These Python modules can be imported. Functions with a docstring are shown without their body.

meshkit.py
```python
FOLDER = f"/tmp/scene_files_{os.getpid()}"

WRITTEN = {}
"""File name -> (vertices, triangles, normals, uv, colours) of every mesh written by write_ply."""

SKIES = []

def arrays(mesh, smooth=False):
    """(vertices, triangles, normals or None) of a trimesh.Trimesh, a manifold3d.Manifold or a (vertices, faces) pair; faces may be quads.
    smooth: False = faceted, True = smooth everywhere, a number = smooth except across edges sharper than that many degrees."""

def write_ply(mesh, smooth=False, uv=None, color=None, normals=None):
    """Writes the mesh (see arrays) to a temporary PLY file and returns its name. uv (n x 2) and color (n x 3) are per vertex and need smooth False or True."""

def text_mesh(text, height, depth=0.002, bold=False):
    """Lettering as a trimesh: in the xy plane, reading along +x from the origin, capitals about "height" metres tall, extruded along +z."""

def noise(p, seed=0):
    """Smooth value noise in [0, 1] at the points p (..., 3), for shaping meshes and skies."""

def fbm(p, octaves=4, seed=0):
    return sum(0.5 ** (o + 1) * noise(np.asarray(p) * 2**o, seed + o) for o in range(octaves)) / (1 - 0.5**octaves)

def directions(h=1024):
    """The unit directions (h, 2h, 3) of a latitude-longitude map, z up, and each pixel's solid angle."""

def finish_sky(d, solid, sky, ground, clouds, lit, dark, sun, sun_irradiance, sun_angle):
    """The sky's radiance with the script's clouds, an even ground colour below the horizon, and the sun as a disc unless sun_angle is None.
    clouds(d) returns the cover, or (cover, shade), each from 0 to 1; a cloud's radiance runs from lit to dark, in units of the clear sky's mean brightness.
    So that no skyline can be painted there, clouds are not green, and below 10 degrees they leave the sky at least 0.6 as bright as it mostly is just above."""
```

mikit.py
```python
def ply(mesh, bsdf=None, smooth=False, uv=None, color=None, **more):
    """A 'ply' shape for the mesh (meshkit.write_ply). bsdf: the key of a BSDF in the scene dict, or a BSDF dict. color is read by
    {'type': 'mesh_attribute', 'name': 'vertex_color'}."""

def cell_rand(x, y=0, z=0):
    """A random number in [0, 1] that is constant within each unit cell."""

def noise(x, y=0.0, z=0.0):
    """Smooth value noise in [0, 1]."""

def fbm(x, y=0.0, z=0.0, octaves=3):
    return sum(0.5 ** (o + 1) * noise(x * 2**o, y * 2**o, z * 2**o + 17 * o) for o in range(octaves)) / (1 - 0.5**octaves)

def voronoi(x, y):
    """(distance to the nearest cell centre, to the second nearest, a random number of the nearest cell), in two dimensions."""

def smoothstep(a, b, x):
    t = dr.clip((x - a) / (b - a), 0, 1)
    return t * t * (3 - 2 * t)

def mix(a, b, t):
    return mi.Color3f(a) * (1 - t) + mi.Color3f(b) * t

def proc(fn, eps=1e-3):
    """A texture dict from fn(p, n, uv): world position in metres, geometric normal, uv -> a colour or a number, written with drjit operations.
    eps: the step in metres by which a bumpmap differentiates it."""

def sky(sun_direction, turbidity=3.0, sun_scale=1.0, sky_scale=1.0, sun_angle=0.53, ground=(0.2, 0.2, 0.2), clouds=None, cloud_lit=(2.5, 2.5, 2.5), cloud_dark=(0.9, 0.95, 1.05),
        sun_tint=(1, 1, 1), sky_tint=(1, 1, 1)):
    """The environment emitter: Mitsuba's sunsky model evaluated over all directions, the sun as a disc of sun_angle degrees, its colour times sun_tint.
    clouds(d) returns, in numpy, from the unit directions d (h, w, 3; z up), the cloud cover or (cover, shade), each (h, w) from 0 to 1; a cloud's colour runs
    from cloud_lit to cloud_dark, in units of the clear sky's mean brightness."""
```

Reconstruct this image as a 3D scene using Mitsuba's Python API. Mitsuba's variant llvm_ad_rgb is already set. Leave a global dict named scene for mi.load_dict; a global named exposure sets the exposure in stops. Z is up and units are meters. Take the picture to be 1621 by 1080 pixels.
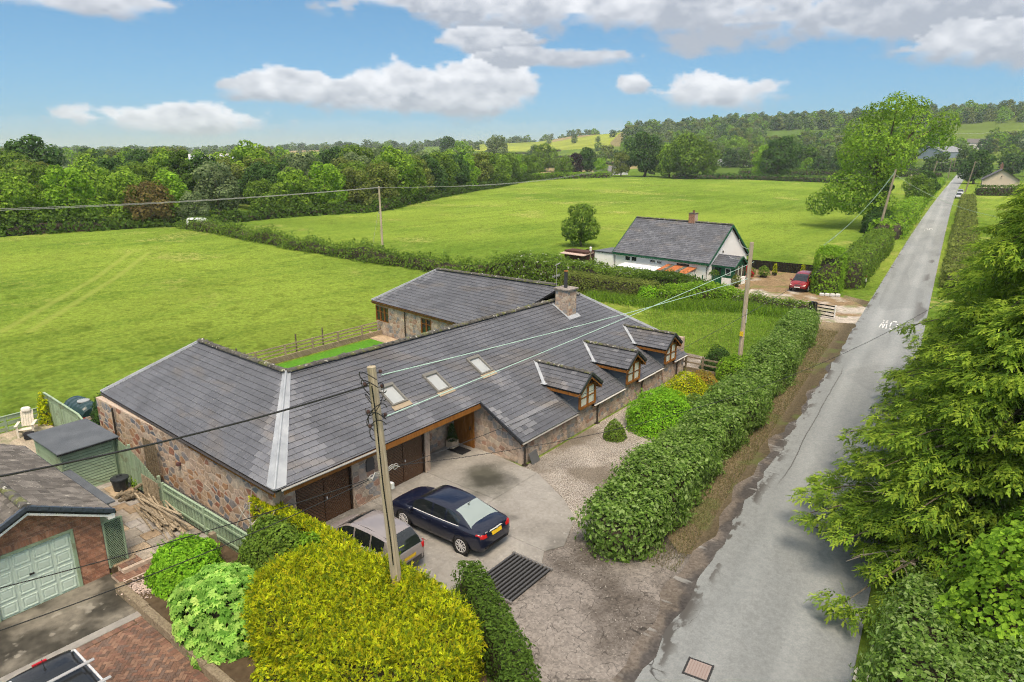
import math, random
import numpy as np
import drjit as dr
import mitsuba as mi
import mikit, meshkit
import trimesh
import shapely
from shapely.geometry import Polygon, box as sbox, LineString
from mikit import proc, voronoi as mvor, smoothstep as mss, mix as mmix, cell_rand
T = mi.ScalarTransform4f
scene, labels = {}, {}

# ------------------------------------------------------------------ camera, sky, exposure
CAM_H, PITCH = 13.5, math.atan(305.0 / 1081.0)
scene['camera'] = {'type': 'perspective', 'fov': 73.7, 'fov_axis': 'x', 'near_clip': 0.1, 'far_clip': 30000.0,
                   'to_world': T().look_at(origin=[0, 0, CAM_H], target=[0, 100 * math.cos(PITCH), CAM_H - 100 * math.sin(PITCH)], up=[0, 0, 1])}
exposure = 2.90

HAZE = 0.00016          # per metre


def clouds(d):
    """Fair-weather cumulus: banks given by azimuth and elevation in degrees, ragged by noise, flat underneath, and broken cloud everywhere else."""
    az = np.degrees(np.arctan2(d[..., 0], d[..., 1]))
    el = np.degrees(np.arcsin(np.clip(d[..., 2], -1, 1)))
    q = np.stack([az * 0.22, el * 0.42, az * 0 + 3.1], -1)
    n1 = meshkit.fbm(q, 5, 3) - 0.5
    n2 = meshkit.fbm(q * 2.7 + 9.0, 4, 8) - 0.5
    n3 = meshkit.fbm(q * 7.0 + 2.0, 3, 13) - 0.5
    cover = np.zeros(az.shape)
    shade = np.zeros(az.shape)
    banks = [(-8.5, 4.0, 8.5, 2.1, 0.45), (-2.5, 4.3, 4.8, 2.9, 0.42), (-17, 4.2, 5.5, 1.7, 0.5), (-24, 1.9, 8.0, 1.3, 0.35), (16, 4.0, 5.6, 1.7, 0.4), (9.5, 4.6, 1.5, 0.9, 0.4), (12, 9.9, 23, 2.5, 0.62), (27, 8.8, 17, 3.3, 0.78), (36, 6.4, 8, 1.8, 0.6),
             (-6, 10.6, 6, 1.3, 0.4), (-30, 9.3, 5.0, 1.3, 0.45), (-2, 7.7, 4.0, 1.2, 0.6), (3, 6.6, 7, 0.8, 0.7), (0, 1.2, 60, 0.9, 0.1)]
    for i, (a, e, wa, we, dk) in enumerate(banks):
        x, y = (az - a) / wa, (el - e) / we
        y = np.where(y < 0, y * 1.35, y)
        r = 1.06 - np.sqrt(x * x + y * y) + n1 * 1.5 + n2 * 0.9 + n3 * 0.45
        c = np.clip((r - 0.02) / np.where(y > 0, 0.20, 0.5), 0, 1)
        c = c * c * (3 - 2 * c)
        s = np.clip(0.46 - y * 0.45 + n2 * 1.5 + n1 * .7 + n3 * .8 + (dk - 0.4), 0, 1) * 0.92
        if i == len(banks) - 1:
            c = c * 0.10
        shade = np.where(c > cover, s, shade)
        cover = np.maximum(cover, c * 0.97)
    # broken cloud over the rest of the sky
    up = np.clip(d[..., 2:3], 0.12, 1)
    p = np.concatenate([d[..., :2] / up * 1.3, up * 0], -1)
    f = meshkit.fbm(p + 4.0, 5, 21)
    g = np.clip((f - 0.40) / 0.16, 0, 1) * np.clip((el - 10.5) / 4.0, 0, 1)
    back = (np.abs(az) > 46)
    low = np.clip((meshkit.fbm(q * 0.8 + 31, 5, 5) - 0.46) / 0.12, 0, 1) * back * np.clip(el / 2.0, 0, 1)
    s2 = np.clip((f - 0.45) / 0.35, 0, 1) * 0.6 + 0.1
    g = np.maximum(g, low)
    shade = np.where(g > cover, s2, shade)
    return np.maximum(cover, g * 0.95), shade


scene['sun_and_sky'] = mikit.sky([0.03, -0.47, 0.88], turbidity=3, sun_scale=0.40, sun_angle=24, ground=(0.12, 0.16, 0.06), clouds=clouds,
                                 cloud_lit=(3.4, 3.45, 3.6), cloud_dark=(1.45, 1.60, 1.90), sky_tint=(0.315, 0.43, 0.50), sun_tint=(1.0, 0.99, 0.96))

# ------------------------------------------------------------------ helpers
CAMP = np.array([0, 0, CAM_H])
UP = np.array([0, 0, 1.0])


def nv(a):
    a = np.asarray(a, float)
    return a / (np.linalg.norm(a) + 1e-12)


def uniq(key):
    if key not in scene and key not in labels and not any(k in TAKEN for k in (key,)):
        TAKEN.add(key)
        return key
    i = COUNT.get(key, 0) + 1
    while f'{key}_{i:03d}' in scene or f'{key}_{i:03d}' in TAKEN:
        i += 1
    COUNT[key] = i
    TAKEN.add(f'{key}_{i:03d}')
    return f'{key}_{i:03d}'


TAKEN, COUNT = set(), {}


def thing(name, label, cat, group=None, kind=None):
    key = uniq(name)
    labels[key] = {'label': label, 'category': cat}
    if group:
        labels[key]['group'] = group
    if kind:
        labels[key]['kind'] = kind
    return key


class B:
    """A growing mesh: positions, triangles, a colour and a (tone, side) pair per vertex."""

    def __init__(self, col=(0.5, 0.5, 0.5), tone=0.5):
        self.V, self.F, self.C, self.U, self.n = [], [], [], [], 0
        self.col, self.tone = col, tone

    def raw(self, v, f, col=None, tone=None, side=0.0, uv=None):
        v = np.asarray(v, float).reshape(-1, 3)
        f = np.asarray(f, int)
        if f.shape[1] == 4:
            f = np.vstack([f[:, [0, 1, 2]], f[:, [0, 2, 3]]])
        c = np.asarray(self.col if col is None else col, float)
        self.V.append(v)
        self.F.append(f + self.n)
        self.C.append(np.broadcast_to(c, v.shape) if c.ndim == 1 else c)
        self.U.append(np.asarray(uv, float) if uv is not None else np.tile([self.tone if tone is None else tone, side], (len(v), 1)))
        self.n += len(v)
        return self

    def box(self, c, size, ax=None, col=None, tone=None, cham=0.0):
        """An oriented box: ax = three unit rows; cham = chamfer of the edges."""
        c, h = np.asarray(c, float), np.asarray(size, float) / 2
        ax = np.eye(3) if ax is None else np.asarray(ax, float)
        s = np.array([[x, y, z] for x in (-1, 1) for y in (-1, 1) for z in (-1, 1)], float)
        if not cham:
            v = c + (s * h) @ ax
            f = [[0, 1, 3, 2], [4, 6, 7, 5], [0, 4, 5, 1], [2, 3, 7, 6], [0, 2, 6, 4], [1, 5, 7, 3]]
            for q in f:
                self.raw(v[q], [[0, 1, 2, 3]], col, tone)
            return self
        pts = []
        for k in range(3):
            hh = h - cham
            hh[k] = h[k]
            pts.append(s * hh)
        m = trimesh.convex.convex_hull(np.vstack(pts))
        v, f = np.array(m.vertices) @ ax + c, np.array(m.faces)
        return self.raw(v[f.ravel()], np.arange(f.size).reshape(-1, 3), col, tone)

    def beam(self, a, b, w, h, up=UP, col=None, tone=None, cham=0.0):
        a, b = np.asarray(a, float), np.asarray(b, float)
        d = nv(b - a)
        side = nv(np.cross(d, up if abs(d @ up) < 0.99 else [1, 0, 0]))
        return self.box((a + b) / 2, (np.linalg.norm(b - a), w, h), [d, side, np.cross(side, d)], col, tone, cham)

    def tube(self, pts, r, sides=6, col=None, tone=None, caps=True):
        p = np.asarray(pts, float)
        r = np.broadcast_to(r, (len(p),))
        t = np.gradient(p, axis=0)
        t /= np.linalg.norm(t, axis=1, keepdims=True) + 1e-12
        ref = np.array([0, 0, 1.0]) if abs(t[0][2]) < 0.8 else np.array([1.0, 0, 0])
        a = np.cross(t, ref)
        a /= np.linalg.norm(a, axis=1, keepdims=True) + 1e-12
        b = np.cross(t, a)
        ang = np.arange(sides) * 2 * np.pi / sides
        v = p[:, None] + r[:, None, None] * (np.cos(ang)[None, :, None] * a[:, None] + np.sin(ang)[None, :, None] * b[:, None])
        i, j = np.meshgrid(np.arange(len(p) - 1), np.arange(sides), indexing='ij')
        q = np.stack([i * sides + j, i * sides + (j + 1) % sides, (i + 1) * sides + (j + 1) % sides, (i + 1) * sides + j], -1).reshape(-1, 4)
        v = v.reshape(-1, 3)
        f = np.vstack([q[:, [0, 1, 2]], q[:, [0, 2, 3]]])
        if caps:
            k = len(p) - 1
            f = np.vstack([f, [[0, x + 1, x] for x in range(1, sides - 1)], [[k * sides, k * sides + x, k * sides + x + 1] for x in range(1, sides - 1)]])
        return self.raw(v, f, col, tone)

    def lathe(self, prof, c=(0, 0, 0), ax=None, n=16, col=None, tone=None):
        """prof = rows (radius, height along ax[2])."""
        ax = np.eye(3) if ax is None else np.asarray(ax, float)
        prof = np.asarray(prof, float)
        ang = np.arange(n) * 2 * np.pi / n
        v = np.stack([prof[:, None, 0] * np.cos(ang), prof[:, None, 0] * np.sin(ang), np.repeat(prof[:, 1:2], n, 1)], -1).reshape(-1, 3)
        v = v @ ax + np.asarray(c, float)
        i, j = np.meshgrid(np.arange(len(prof) - 1), np.arange(n), indexing='ij')
        q = np.stack([i * n + j, i * n + (j + 1) % n, (i + 1) * n + (j + 1) % n, (i + 1) * n + j], -1).reshape(-1, 4)
        return self.raw(v, q, col, tone)

    def poly(self, pts, col=None, tone=None):
        """A flat convex polygon in space."""
        p = np.asarray(pts, float)
        return self.raw(p, [[0, k, k + 1] for k in range(1, len(p) - 1)], col, tone)

    def slab(self, poly2, o, e, s, top, bot, col=None, tone=None, side_col=None):
        """A shapely polygon in the frame (o, e, s), extruded along e x s from bot to top (numbers, or top a function of the 2D points)."""
        nrm = np.cross(e, s)
        for g in getattr(poly2, 'geoms', [poly2]):
            if g.is_empty or g.area < 1e-5 or g.geom_type != 'Polygon':
                continue
            g = shapely.geometry.polygon.orient(g)
            xy = np.array(g.exterior.coords)[:-1]
            if len(g.interiors) or len(xy) > 4 and g.convex_hull.area - g.area > 1e-6:
                vv, ff = trimesh.creation.triangulate_polygon(g, engine='earcut')
                ff = np.array(ff)
                a, b, c = (vv[ff[:, k]] for k in range(3))
                flip = (b[:, 0] - a[:, 0]) * (c[:, 1] - a[:, 1]) - (b[:, 1] - a[:, 1]) * (c[:, 0] - a[:, 0]) < 0
                ff[flip] = ff[flip][:, ::-1]
            else:
                vv, ff = xy, np.array([[0, k, k + 1] for k in range(1, len(xy) - 1)])
            ht = top(vv) if callable(top) else np.full(len(vv), float(top))
            P = lambda xy, h: o + xy[:, :1] * e + xy[:, 1:2] * s + np.asarray(h).reshape(-1, 1) * nrm
            self.raw(P(vv, ht), ff, col, tone, 0.0)
            for ring in [g.exterior, *g.interiors]:
                r = np.array(ring.coords)[:-1]
                m = len(r)
                h = top(r) if callable(top) else np.full(m, float(top))
                k = np.arange(m)
                idx = np.stack([k, k + m, (k + 1) % m + m, (k + 1) % m], 1)
                self.raw(np.vstack([P(r, h), P(r, np.full(m, bot))]), idx, col if side_col is None else side_col, tone, 1.0)
        return self

    def arr(self):
        return np.vstack(self.V), np.vstack(self.F), np.vstack(self.C), np.vstack(self.U)


CODED = ('matte', 'satin', 'gloss', 'leaf')


def code(c):
    """The colour of a piece, kept in its two texture coordinates (256 red + green, blue), so that all pieces of a finish share one BSDF."""
    k = np.round(np.sqrt(np.clip(c, 0, 1)) * 255)
    return np.stack([k[:, 0] * 256 + k[:, 1], k[:, 2]], 1)


def put(key, b, bsdf='matte', smooth=False, **more):
    """One entry of the scene."""
    v, f, c, u = b.arr() if isinstance(b, B) else b
    scene[key] = mikit.ply((v, f), bsdf, smooth=smooth, uv=code(c) if bsdf in CODED else u, **more)
    return key


def part(parent, name, b, bsdf='matte', smooth=False, label=None, kind=None):
    key = uniq(f'{parent}__{name}')
    put(key, b, bsdf, smooth)
    if label or kind:
        labels[key] = {}
        if label:
            labels[key]['label'] = label
        if kind:
            labels[key]['kind'] = kind
    return key


def struct(name, b, bsdf, label=None, smooth=False):
    key = uniq(name)
    put(key, b, bsdf, smooth)
    labels[key] = {'kind': 'structure', 'label': label or name.replace('_', ' ')}
    return key


def pieces(parent, name, items, bsdf, rest, keep=300):
    """items: list of B. The nearest ones become parts of their own, the others one part."""
    if not items:
        return
    dist = [np.linalg.norm(x.V[0][0] - CAMP) for x in items]
    order = np.argsort(dist)
    for k in order[:keep]:
        part(parent, name, items[k], bsdf)
    if len(order) > keep:
        m = B()
        for k in order[keep:]:
            v, f, c, u = items[k].arr()
            m.raw(v, f, c, uv=u)
        part(parent, rest, m, bsdf, kind='stuff')


# ------------------------------------------------------------------ materials
def principled(col, rough=0.7, spec=0.3, **k):
    return {'type': 'twosided', 'bsdf': {'type': 'principled', 'base_color': col, 'roughness': rough, 'specular': spec, **k}}


def f_coded(p, n, uv):
    k = dr.floor(uv.x + 0.5)
    r = dr.floor((k + 0.25) / 256)
    return dr.square(mi.Color3f(r, k - 256 * r, uv.y) / 255)


VC = proc(f_coded)
scene['matte'] = principled(VC, 0.8, 0.2)
scene['satin'] = principled(VC, 0.38, 0.45)
scene['gloss'] = principled(VC, 0.16, 0.5)
scene['carglass'] = principled({'type': 'rgb', 'value': (0.012, 0.016, 0.018)}, 0.04, 0.9)
scene['window'] = principled({'type': 'rgb', 'value': (0.02, 0.025, 0.03)}, 0.05, 0.8)
scene['chrome'] = {'type': 'twosided', 'bsdf': {'type': 'roughconductor', 'material': 'Al', 'alpha': 0.12}}
scene['leaf'] = {'type': 'principledthin', 'base_color': VC, 'roughness': 0.55, 'diff_trans': 0.9, 'spec_trans': 0.0, 'eta': 1.3}


def tex(fn, rough=0.8, spec=0.2, bump=None, eps=1e-2, **k):
    b = {'type': 'principled', 'base_color': proc(fn), 'roughness': rough, 'specular': spec, **k}
    if bump is not None:
        b = {'type': 'bumpmap', 'arbitrary': proc(bump, eps), 'scale': 1.0, 'bsdf': b}
    return {'type': 'twosided', 'bsdf': b}


def n2(x, y):
    """Smooth value noise in two dimensions."""
    x, y = mi.Float(x), mi.Float(y)
    i, j = dr.floor(x), dr.floor(y)
    a, b = x - i, y - j
    a, b = a * a * (3 - 2 * a), b * b * (3 - 2 * b)
    i, j = mi.UInt32(mi.Int32(i) + 1000000) * 374761393, mi.UInt32(mi.Int32(j) + 1000000) * 668265263

    def h(u, v):
        k = u + v
        k = (k ^ (k >> 13)) * 1274126177
        return mi.Float((k ^ (k >> 16)) & 0xFFFFFF) * (1 / 16777215.0)

    i1, j1 = i + 374761393, j + 668265263
    return dr.lerp(dr.lerp(h(i, j), h(i1, j), a), dr.lerp(h(i, j1), h(i1, j1), a), b)


def fb2(x, y, octaves=3):
    return sum(0.5 ** (o + 1) * n2(x * 2 ** o + 13.7 * o, y * 2 ** o + 7.3 * o) for o in range(octaves)) / (1 - 0.5 ** octaves)


def mfbm(x, y=0.0, z=0.0, octaves=3):
    """Fractal noise of a point on a surface, from two slanting planes."""
    return fb2(x + 0.37 * z, y + 0.61 * z, octaves)


def mnoise(x, y=0.0, z=0.0):
    return n2(x + 0.37 * z, y + 0.61 * z)


def pal(u, cols):
    c = mi.Color3f(cols[0])
    for k in range(1, len(cols)):
        c = dr.select(u > k / len(cols), mi.Color3f(cols[k]), c)
    return c


def f_slate(p, n, uv):
    t = uv.x
    c = mmix((0.075, 0.081, 0.097), (0.138, 0.146, 0.171), dr.clip(t, 0, 1))
    c = mmix(c, (0.24, 0.25, 0.27), dr.clip(t - 1, 0, 1))
    s = mfbm(p.x * 1.1, p.y * 1.1, p.z * 2.5, 3)
    c = c * (0.72 + 0.56 * s)
    rust = mss(0.56, 0.8, mfbm(p.x * 0.55 + 7, p.y * 0.55, p.z * 3, 3))
    c = mmix(c, c * mi.Color3f(1.30, 1.1, 0.85), rust * 0.45)
    f = mnoise(p.x * 26, p.y * 26, p.z * 26)
    c = mmix(c, (0.42, 0.42, 0.38), mss(0.93, 0.97, f) * 0.5)
    return dr.select(uv.y > 0.5, mi.Color3f(0.018, 0.018, 0.018), c)


def f_stone(p, n, uv):
    c = pal(uv.x, [(0.42, 0.34, 0.27), (0.46, 0.37, 0.30), (0.33, 0.25, 0.20), (0.40, 0.34, 0.30), (0.29, 0.285, 0.285), (0.40, 0.30, 0.24), (0.25, 0.255, 0.27), (0.48, 0.42, 0.35), (0.36, 0.31, 0.27), (0.34, 0.22, 0.17)])
    a = mfbm(p.x * 9, p.y * 9, p.z * 9, 4)
    b = mfbm(p.x * 2.2 + 5, p.y * 2.2, p.z * 2.2, 2)
    c = c * (0.62 + 0.62 * a) * (0.8 + 0.4 * b)
    return mmix(c, (0.12, 0.11, 0.08), mss(0.62, 0.8, mfbm(p.x * 4, p.y * 4, p.z * 1.5 + 3, 3)) * 0.5)


def f_redstone(p, n, uv):
    c = pal(uv.x, [(0.36, 0.26, 0.19), (0.46, 0.37, 0.29), (0.30, 0.155, 0.11), (0.42, 0.33, 0.27), (0.17, 0.185, 0.215), (0.40, 0.31, 0.24), (0.47, 0.40, 0.33), (0.34, 0.21, 0.13), (0.25, 0.235, 0.235), (0.44, 0.34, 0.25)])
    a = mfbm(p.x * 9, p.y * 9, p.z * 9, 4)
    return c * (0.6 + 0.65 * a) * (0.75 + 0.5 * mfbm(p.x * 1.7, p.y * 1.7, p.z * 1.7, 2))


def f_mortar(p, n, uv):
    a = mfbm(p.x * 14, p.y * 14, p.z * 14, 3)
    return mmix((0.34, 0.27, 0.22), (0.54, 0.45, 0.37), a)


def f_concrete(p, n, uv):
    a, b = mfbm(p.x * 0.9, p.y * 0.9, 0, 4), mfbm(p.x * 11, p.y * 11, 0, 3)
    c = mmix((0.21, 0.20, 0.185), (0.36, 0.35, 0.33), a) * (0.82 + 0.36 * b)
    oil = mss(1.75, 0.35, dr.sqrt(dr.square((p.x + 1.05) * 1.0) + dr.square((p.y - 26.1) * 0.75)) + 1.1 * (mfbm(p.x * 1.6, p.y * 1.6, 4, 4) - 0.5))
    c = mmix(c, (0.055, 0.056, 0.042), oil * 0.85)
    t = mss(0.60, 0.72, mfbm(p.x * 0.45 + 3, p.y * 0.45, 9, 4))
    c = mmix(c, c * 0.62, t)
    return mmix(c, (0.42, 0.41, 0.39), mss(0.76, 0.86, mfbm(p.x * 5.5, p.y * 5.5, 2, 3)) * 0.45 * (1 - oil))


def f_forecourt(p, n, uv):
    a, b = mfbm(p.x * 0.8 + 2, p.y * 0.8, 0, 4), mfbm(p.x * 7, p.y * 7, 0, 4)
    c = mmix((0.06, 0.057, 0.048), (0.20, 0.185, 0.155), mss(0.32, 0.62, a)) * (0.6 + 0.7 * b)
    return mmix(c, (0.34, 0.32, 0.28), mss(0.7, 0.8, mfbm(p.x * 2.4, p.y * 2.4, 5, 3)) * 0.6)


def f_gravel(p, n, uv):
    d1, d2, r = mvor(p.x * 33, p.y * 33)
    c = pal(r, [(0.43, 0.39, 0.345), (0.32, 0.28, 0.24), (0.56, 0.53, 0.49), (0.25, 0.22, 0.195), (0.39, 0.345, 0.30), (0.49, 0.46, 0.42)])
    c = c * (0.35 + 0.75 * mss(0.75, 0.15, d1))
    a = mfbm(p.x * 0.7, p.y * 0.7, 1, 4)
    c = c * (0.55 + 0.75 * a)
    return mmix(c, (0.12, 0.10, 0.075), mss(0.50, 0.72, mfbm(p.x * 0.5 + 9, p.y * 0.5, 3, 4)) * 0.7)


def h_gravel(p, n, uv):
    d1, d2, r = mvor(p.x * 26, p.y * 26)
    return (1 - d1) * 0.012


def f_darkgravel(p, n, uv):
    d1, d2, r = mvor(p.x * 22, p.y * 22)
    return mmix((0.05, 0.05, 0.052), (0.15, 0.15, 0.15), r) * (0.4 + 0.8 * mss(0.7, 0.1, d1))


def f_apron(p, n, uv):
    a, b = mfbm(p.x * 0.65, p.y * 0.65, 0, 5), mfbm(p.x * 16, p.y * 16, 0, 3)
    c = mmix((0.10, 0.088, 0.078), (0.245, 0.225, 0.21), mss(0.3, 0.68, a)) * (0.55 + 0.9 * b)
    w = mfbm(p.x * 2.2, p.y * 2.2, 6, 3)
    d1, d2, r = mvor(p.x * 1.7 + 1.4 * w, p.y * 1.7 + 1.4 * mfbm(p.x * 2.2 + 40, p.y * 2.2, 6, 3))
    c = c * (0.45 + 0.55 * mss(0.0, 0.05, d2 - d1))
    q = p.x * 0.845 - p.y * 0.535
    c = mmix(c, (0.055, 0.05, 0.044), mss(0.46, 0.62, mfbm(p.x * 0.35 + 3, p.y * 0.35 + 8, 2, 4)) * mss(-8.6, -6.4, q) * 0.75)
    return mmix(c, (0.42, 0.40, 0.37), mss(0.9, 0.96, mnoise(p.x * 24, p.y * 24, 3)) * 0.7)


def f_tarmac(p, n, uv):
    a, b = mfbm(p.x * 0.6, p.y * 0.6, 0, 4), mfbm(p.x * 14, p.y * 14, 0, 3)
    c = mmix((0.045, 0.042, 0.041), (0.105, 0.098, 0.095), a) * (0.6 + 0.8 * b)
    s = mss(0.66, 0.8, mfbm((p.x * 0.535 + p.y * 0.845) * 3.2, (p.x * 0.845 - p.y * 0.535) * 0.9, 4, 4))
    q = p.x * 0.845 - p.y * 0.535
    c = mmix(c, mmix((0.10, 0.085, 0.07), (0.20, 0.175, 0.155), a) * (0.55 + 0.9 * b), mss(-5.25, -5.65, q + 0.9 * (mfbm(p.x * 1.5, p.y * 1.5, 7, 4) - 0.5)))
    return mmix(c, (0.30, 0.31, 0.31), s * 0.6)


def f_road(p, n, uv):
    t, q = p.x * 0.535 + p.y * 0.845, p.x * 0.845 - p.y * 0.535
    a, b = mfbm(t * 0.16, q * 0.8, 0, 4), mfbm(p.x * 9, p.y * 9, 0, 4)
    c = mmix((0.185, 0.202, 0.208), (0.262, 0.280, 0.286), a) * (0.86 + 0.28 * b)
    pale = mss(0.55, 0.1, dr.abs(q + 3.75 + 0.1 * mfbm(t * 0.2, 1, 1, 2))) + mss(0.55, 0.1, dr.abs(q + 1.95))
    c = c * (0.94 + 0.17 * pale * (0.4 + 0.8 * mfbm(t * 0.3, q * 2, 1, 3)))
    c = c * (0.90 + 0.2 * n2(p.x * 34, p.y * 34))
    patch = mss(0.58, 0.60, n2(t * 0.11 + 5.0, q * 0.55 + 2.0))
    c = c * (1 - 0.10 * patch)
    d1, d2, r = mvor(t * 0.22 + 3 * mfbm(t * 0.5, q * 0.5, 7, 3), q * 0.5 + 2 * mfbm(t * 0.6 + 9, q * 0.6, 2, 3))
    crack = mss(0.02, 0.0, d2 - d1) * mss(-4.5, -4.8, q) * mss(0.45, 0.6, mfbm(t * 0.3, q, 3, 2))
    c = mmix(c, (0.05, 0.05, 0.05), crack * 0.9)
    wear = mss(0.50, 0.62, mfbm(t * 1.3, q * 2.6, 9, 5)) * mss(-4.55, -5.0, q)
    c = mmix(c, (0.085, 0.083, 0.08), wear)
    seam = mss(0.035, 0.012, dr.abs(q + 4.35 + 0.25 * (mfbm(t * 0.35, 1, 1, 3) - 0.5))) * mss(27, 29, t) * mss(47, 45, t)
    c = mmix(c, (0.07, 0.07, 0.07), seam * 0.8)
    joint = mss(0.02, 0.008, dr.abs(p.x * 0.9285 - p.y * -0.3714 - 15.07 - 0.02 * mfbm(q * 3, 1, 1, 2)))
    far = mss(60, 64, t) * mss(-1.6, -1.0, q) * mss(0.52, 0.62, mfbm(t * 0.12, q * 0.7, 5, 3)) * mss(110, 100, t)
    return mmix(c, (0.09, 0.09, 0.09), dr.maximum(joint * 0.0, far * 0.8))


def f_verge(p, n, uv):
    a, b = mfbm(p.x * 1.3, p.y * 1.3, 0, 4), mfbm(p.x * 18, p.y * 18, 0, 3)
    c = mmix((0.12, 0.098, 0.06), (0.25, 0.205, 0.13), a) * (0.45 + 1.0 * b)
    q = p.x * 0.845 - p.y * 0.535
    c = c * (0.45 + 0.55 * mss(-5.4, -6.6, q + 0.8 * (a - 0.5)))
    return mmix(c, (0.09, 0.13, 0.03), mss(0.58, 0.72, mfbm(p.x * 0.9 + 20, p.y * 0.9, 2, 3)) * 0.5)


def f_soil(p, n, uv):
    return mmix((0.05, 0.035, 0.022), (0.13, 0.095, 0.06), mfbm(p.x * 6, p.y * 6, p.z * 6, 4))


def seg(p, ax, ay, bx, by):
    dx, dy = bx - ax, by - ay
    h = dr.clip(((p.x - ax) * dx + (p.y - ay) * dy) / (dx * dx + dy * dy), 0, 1)
    return dr.sqrt(dr.square(p.x - ax - h * dx) + dr.square(p.y - ay - h * dy))


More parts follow.
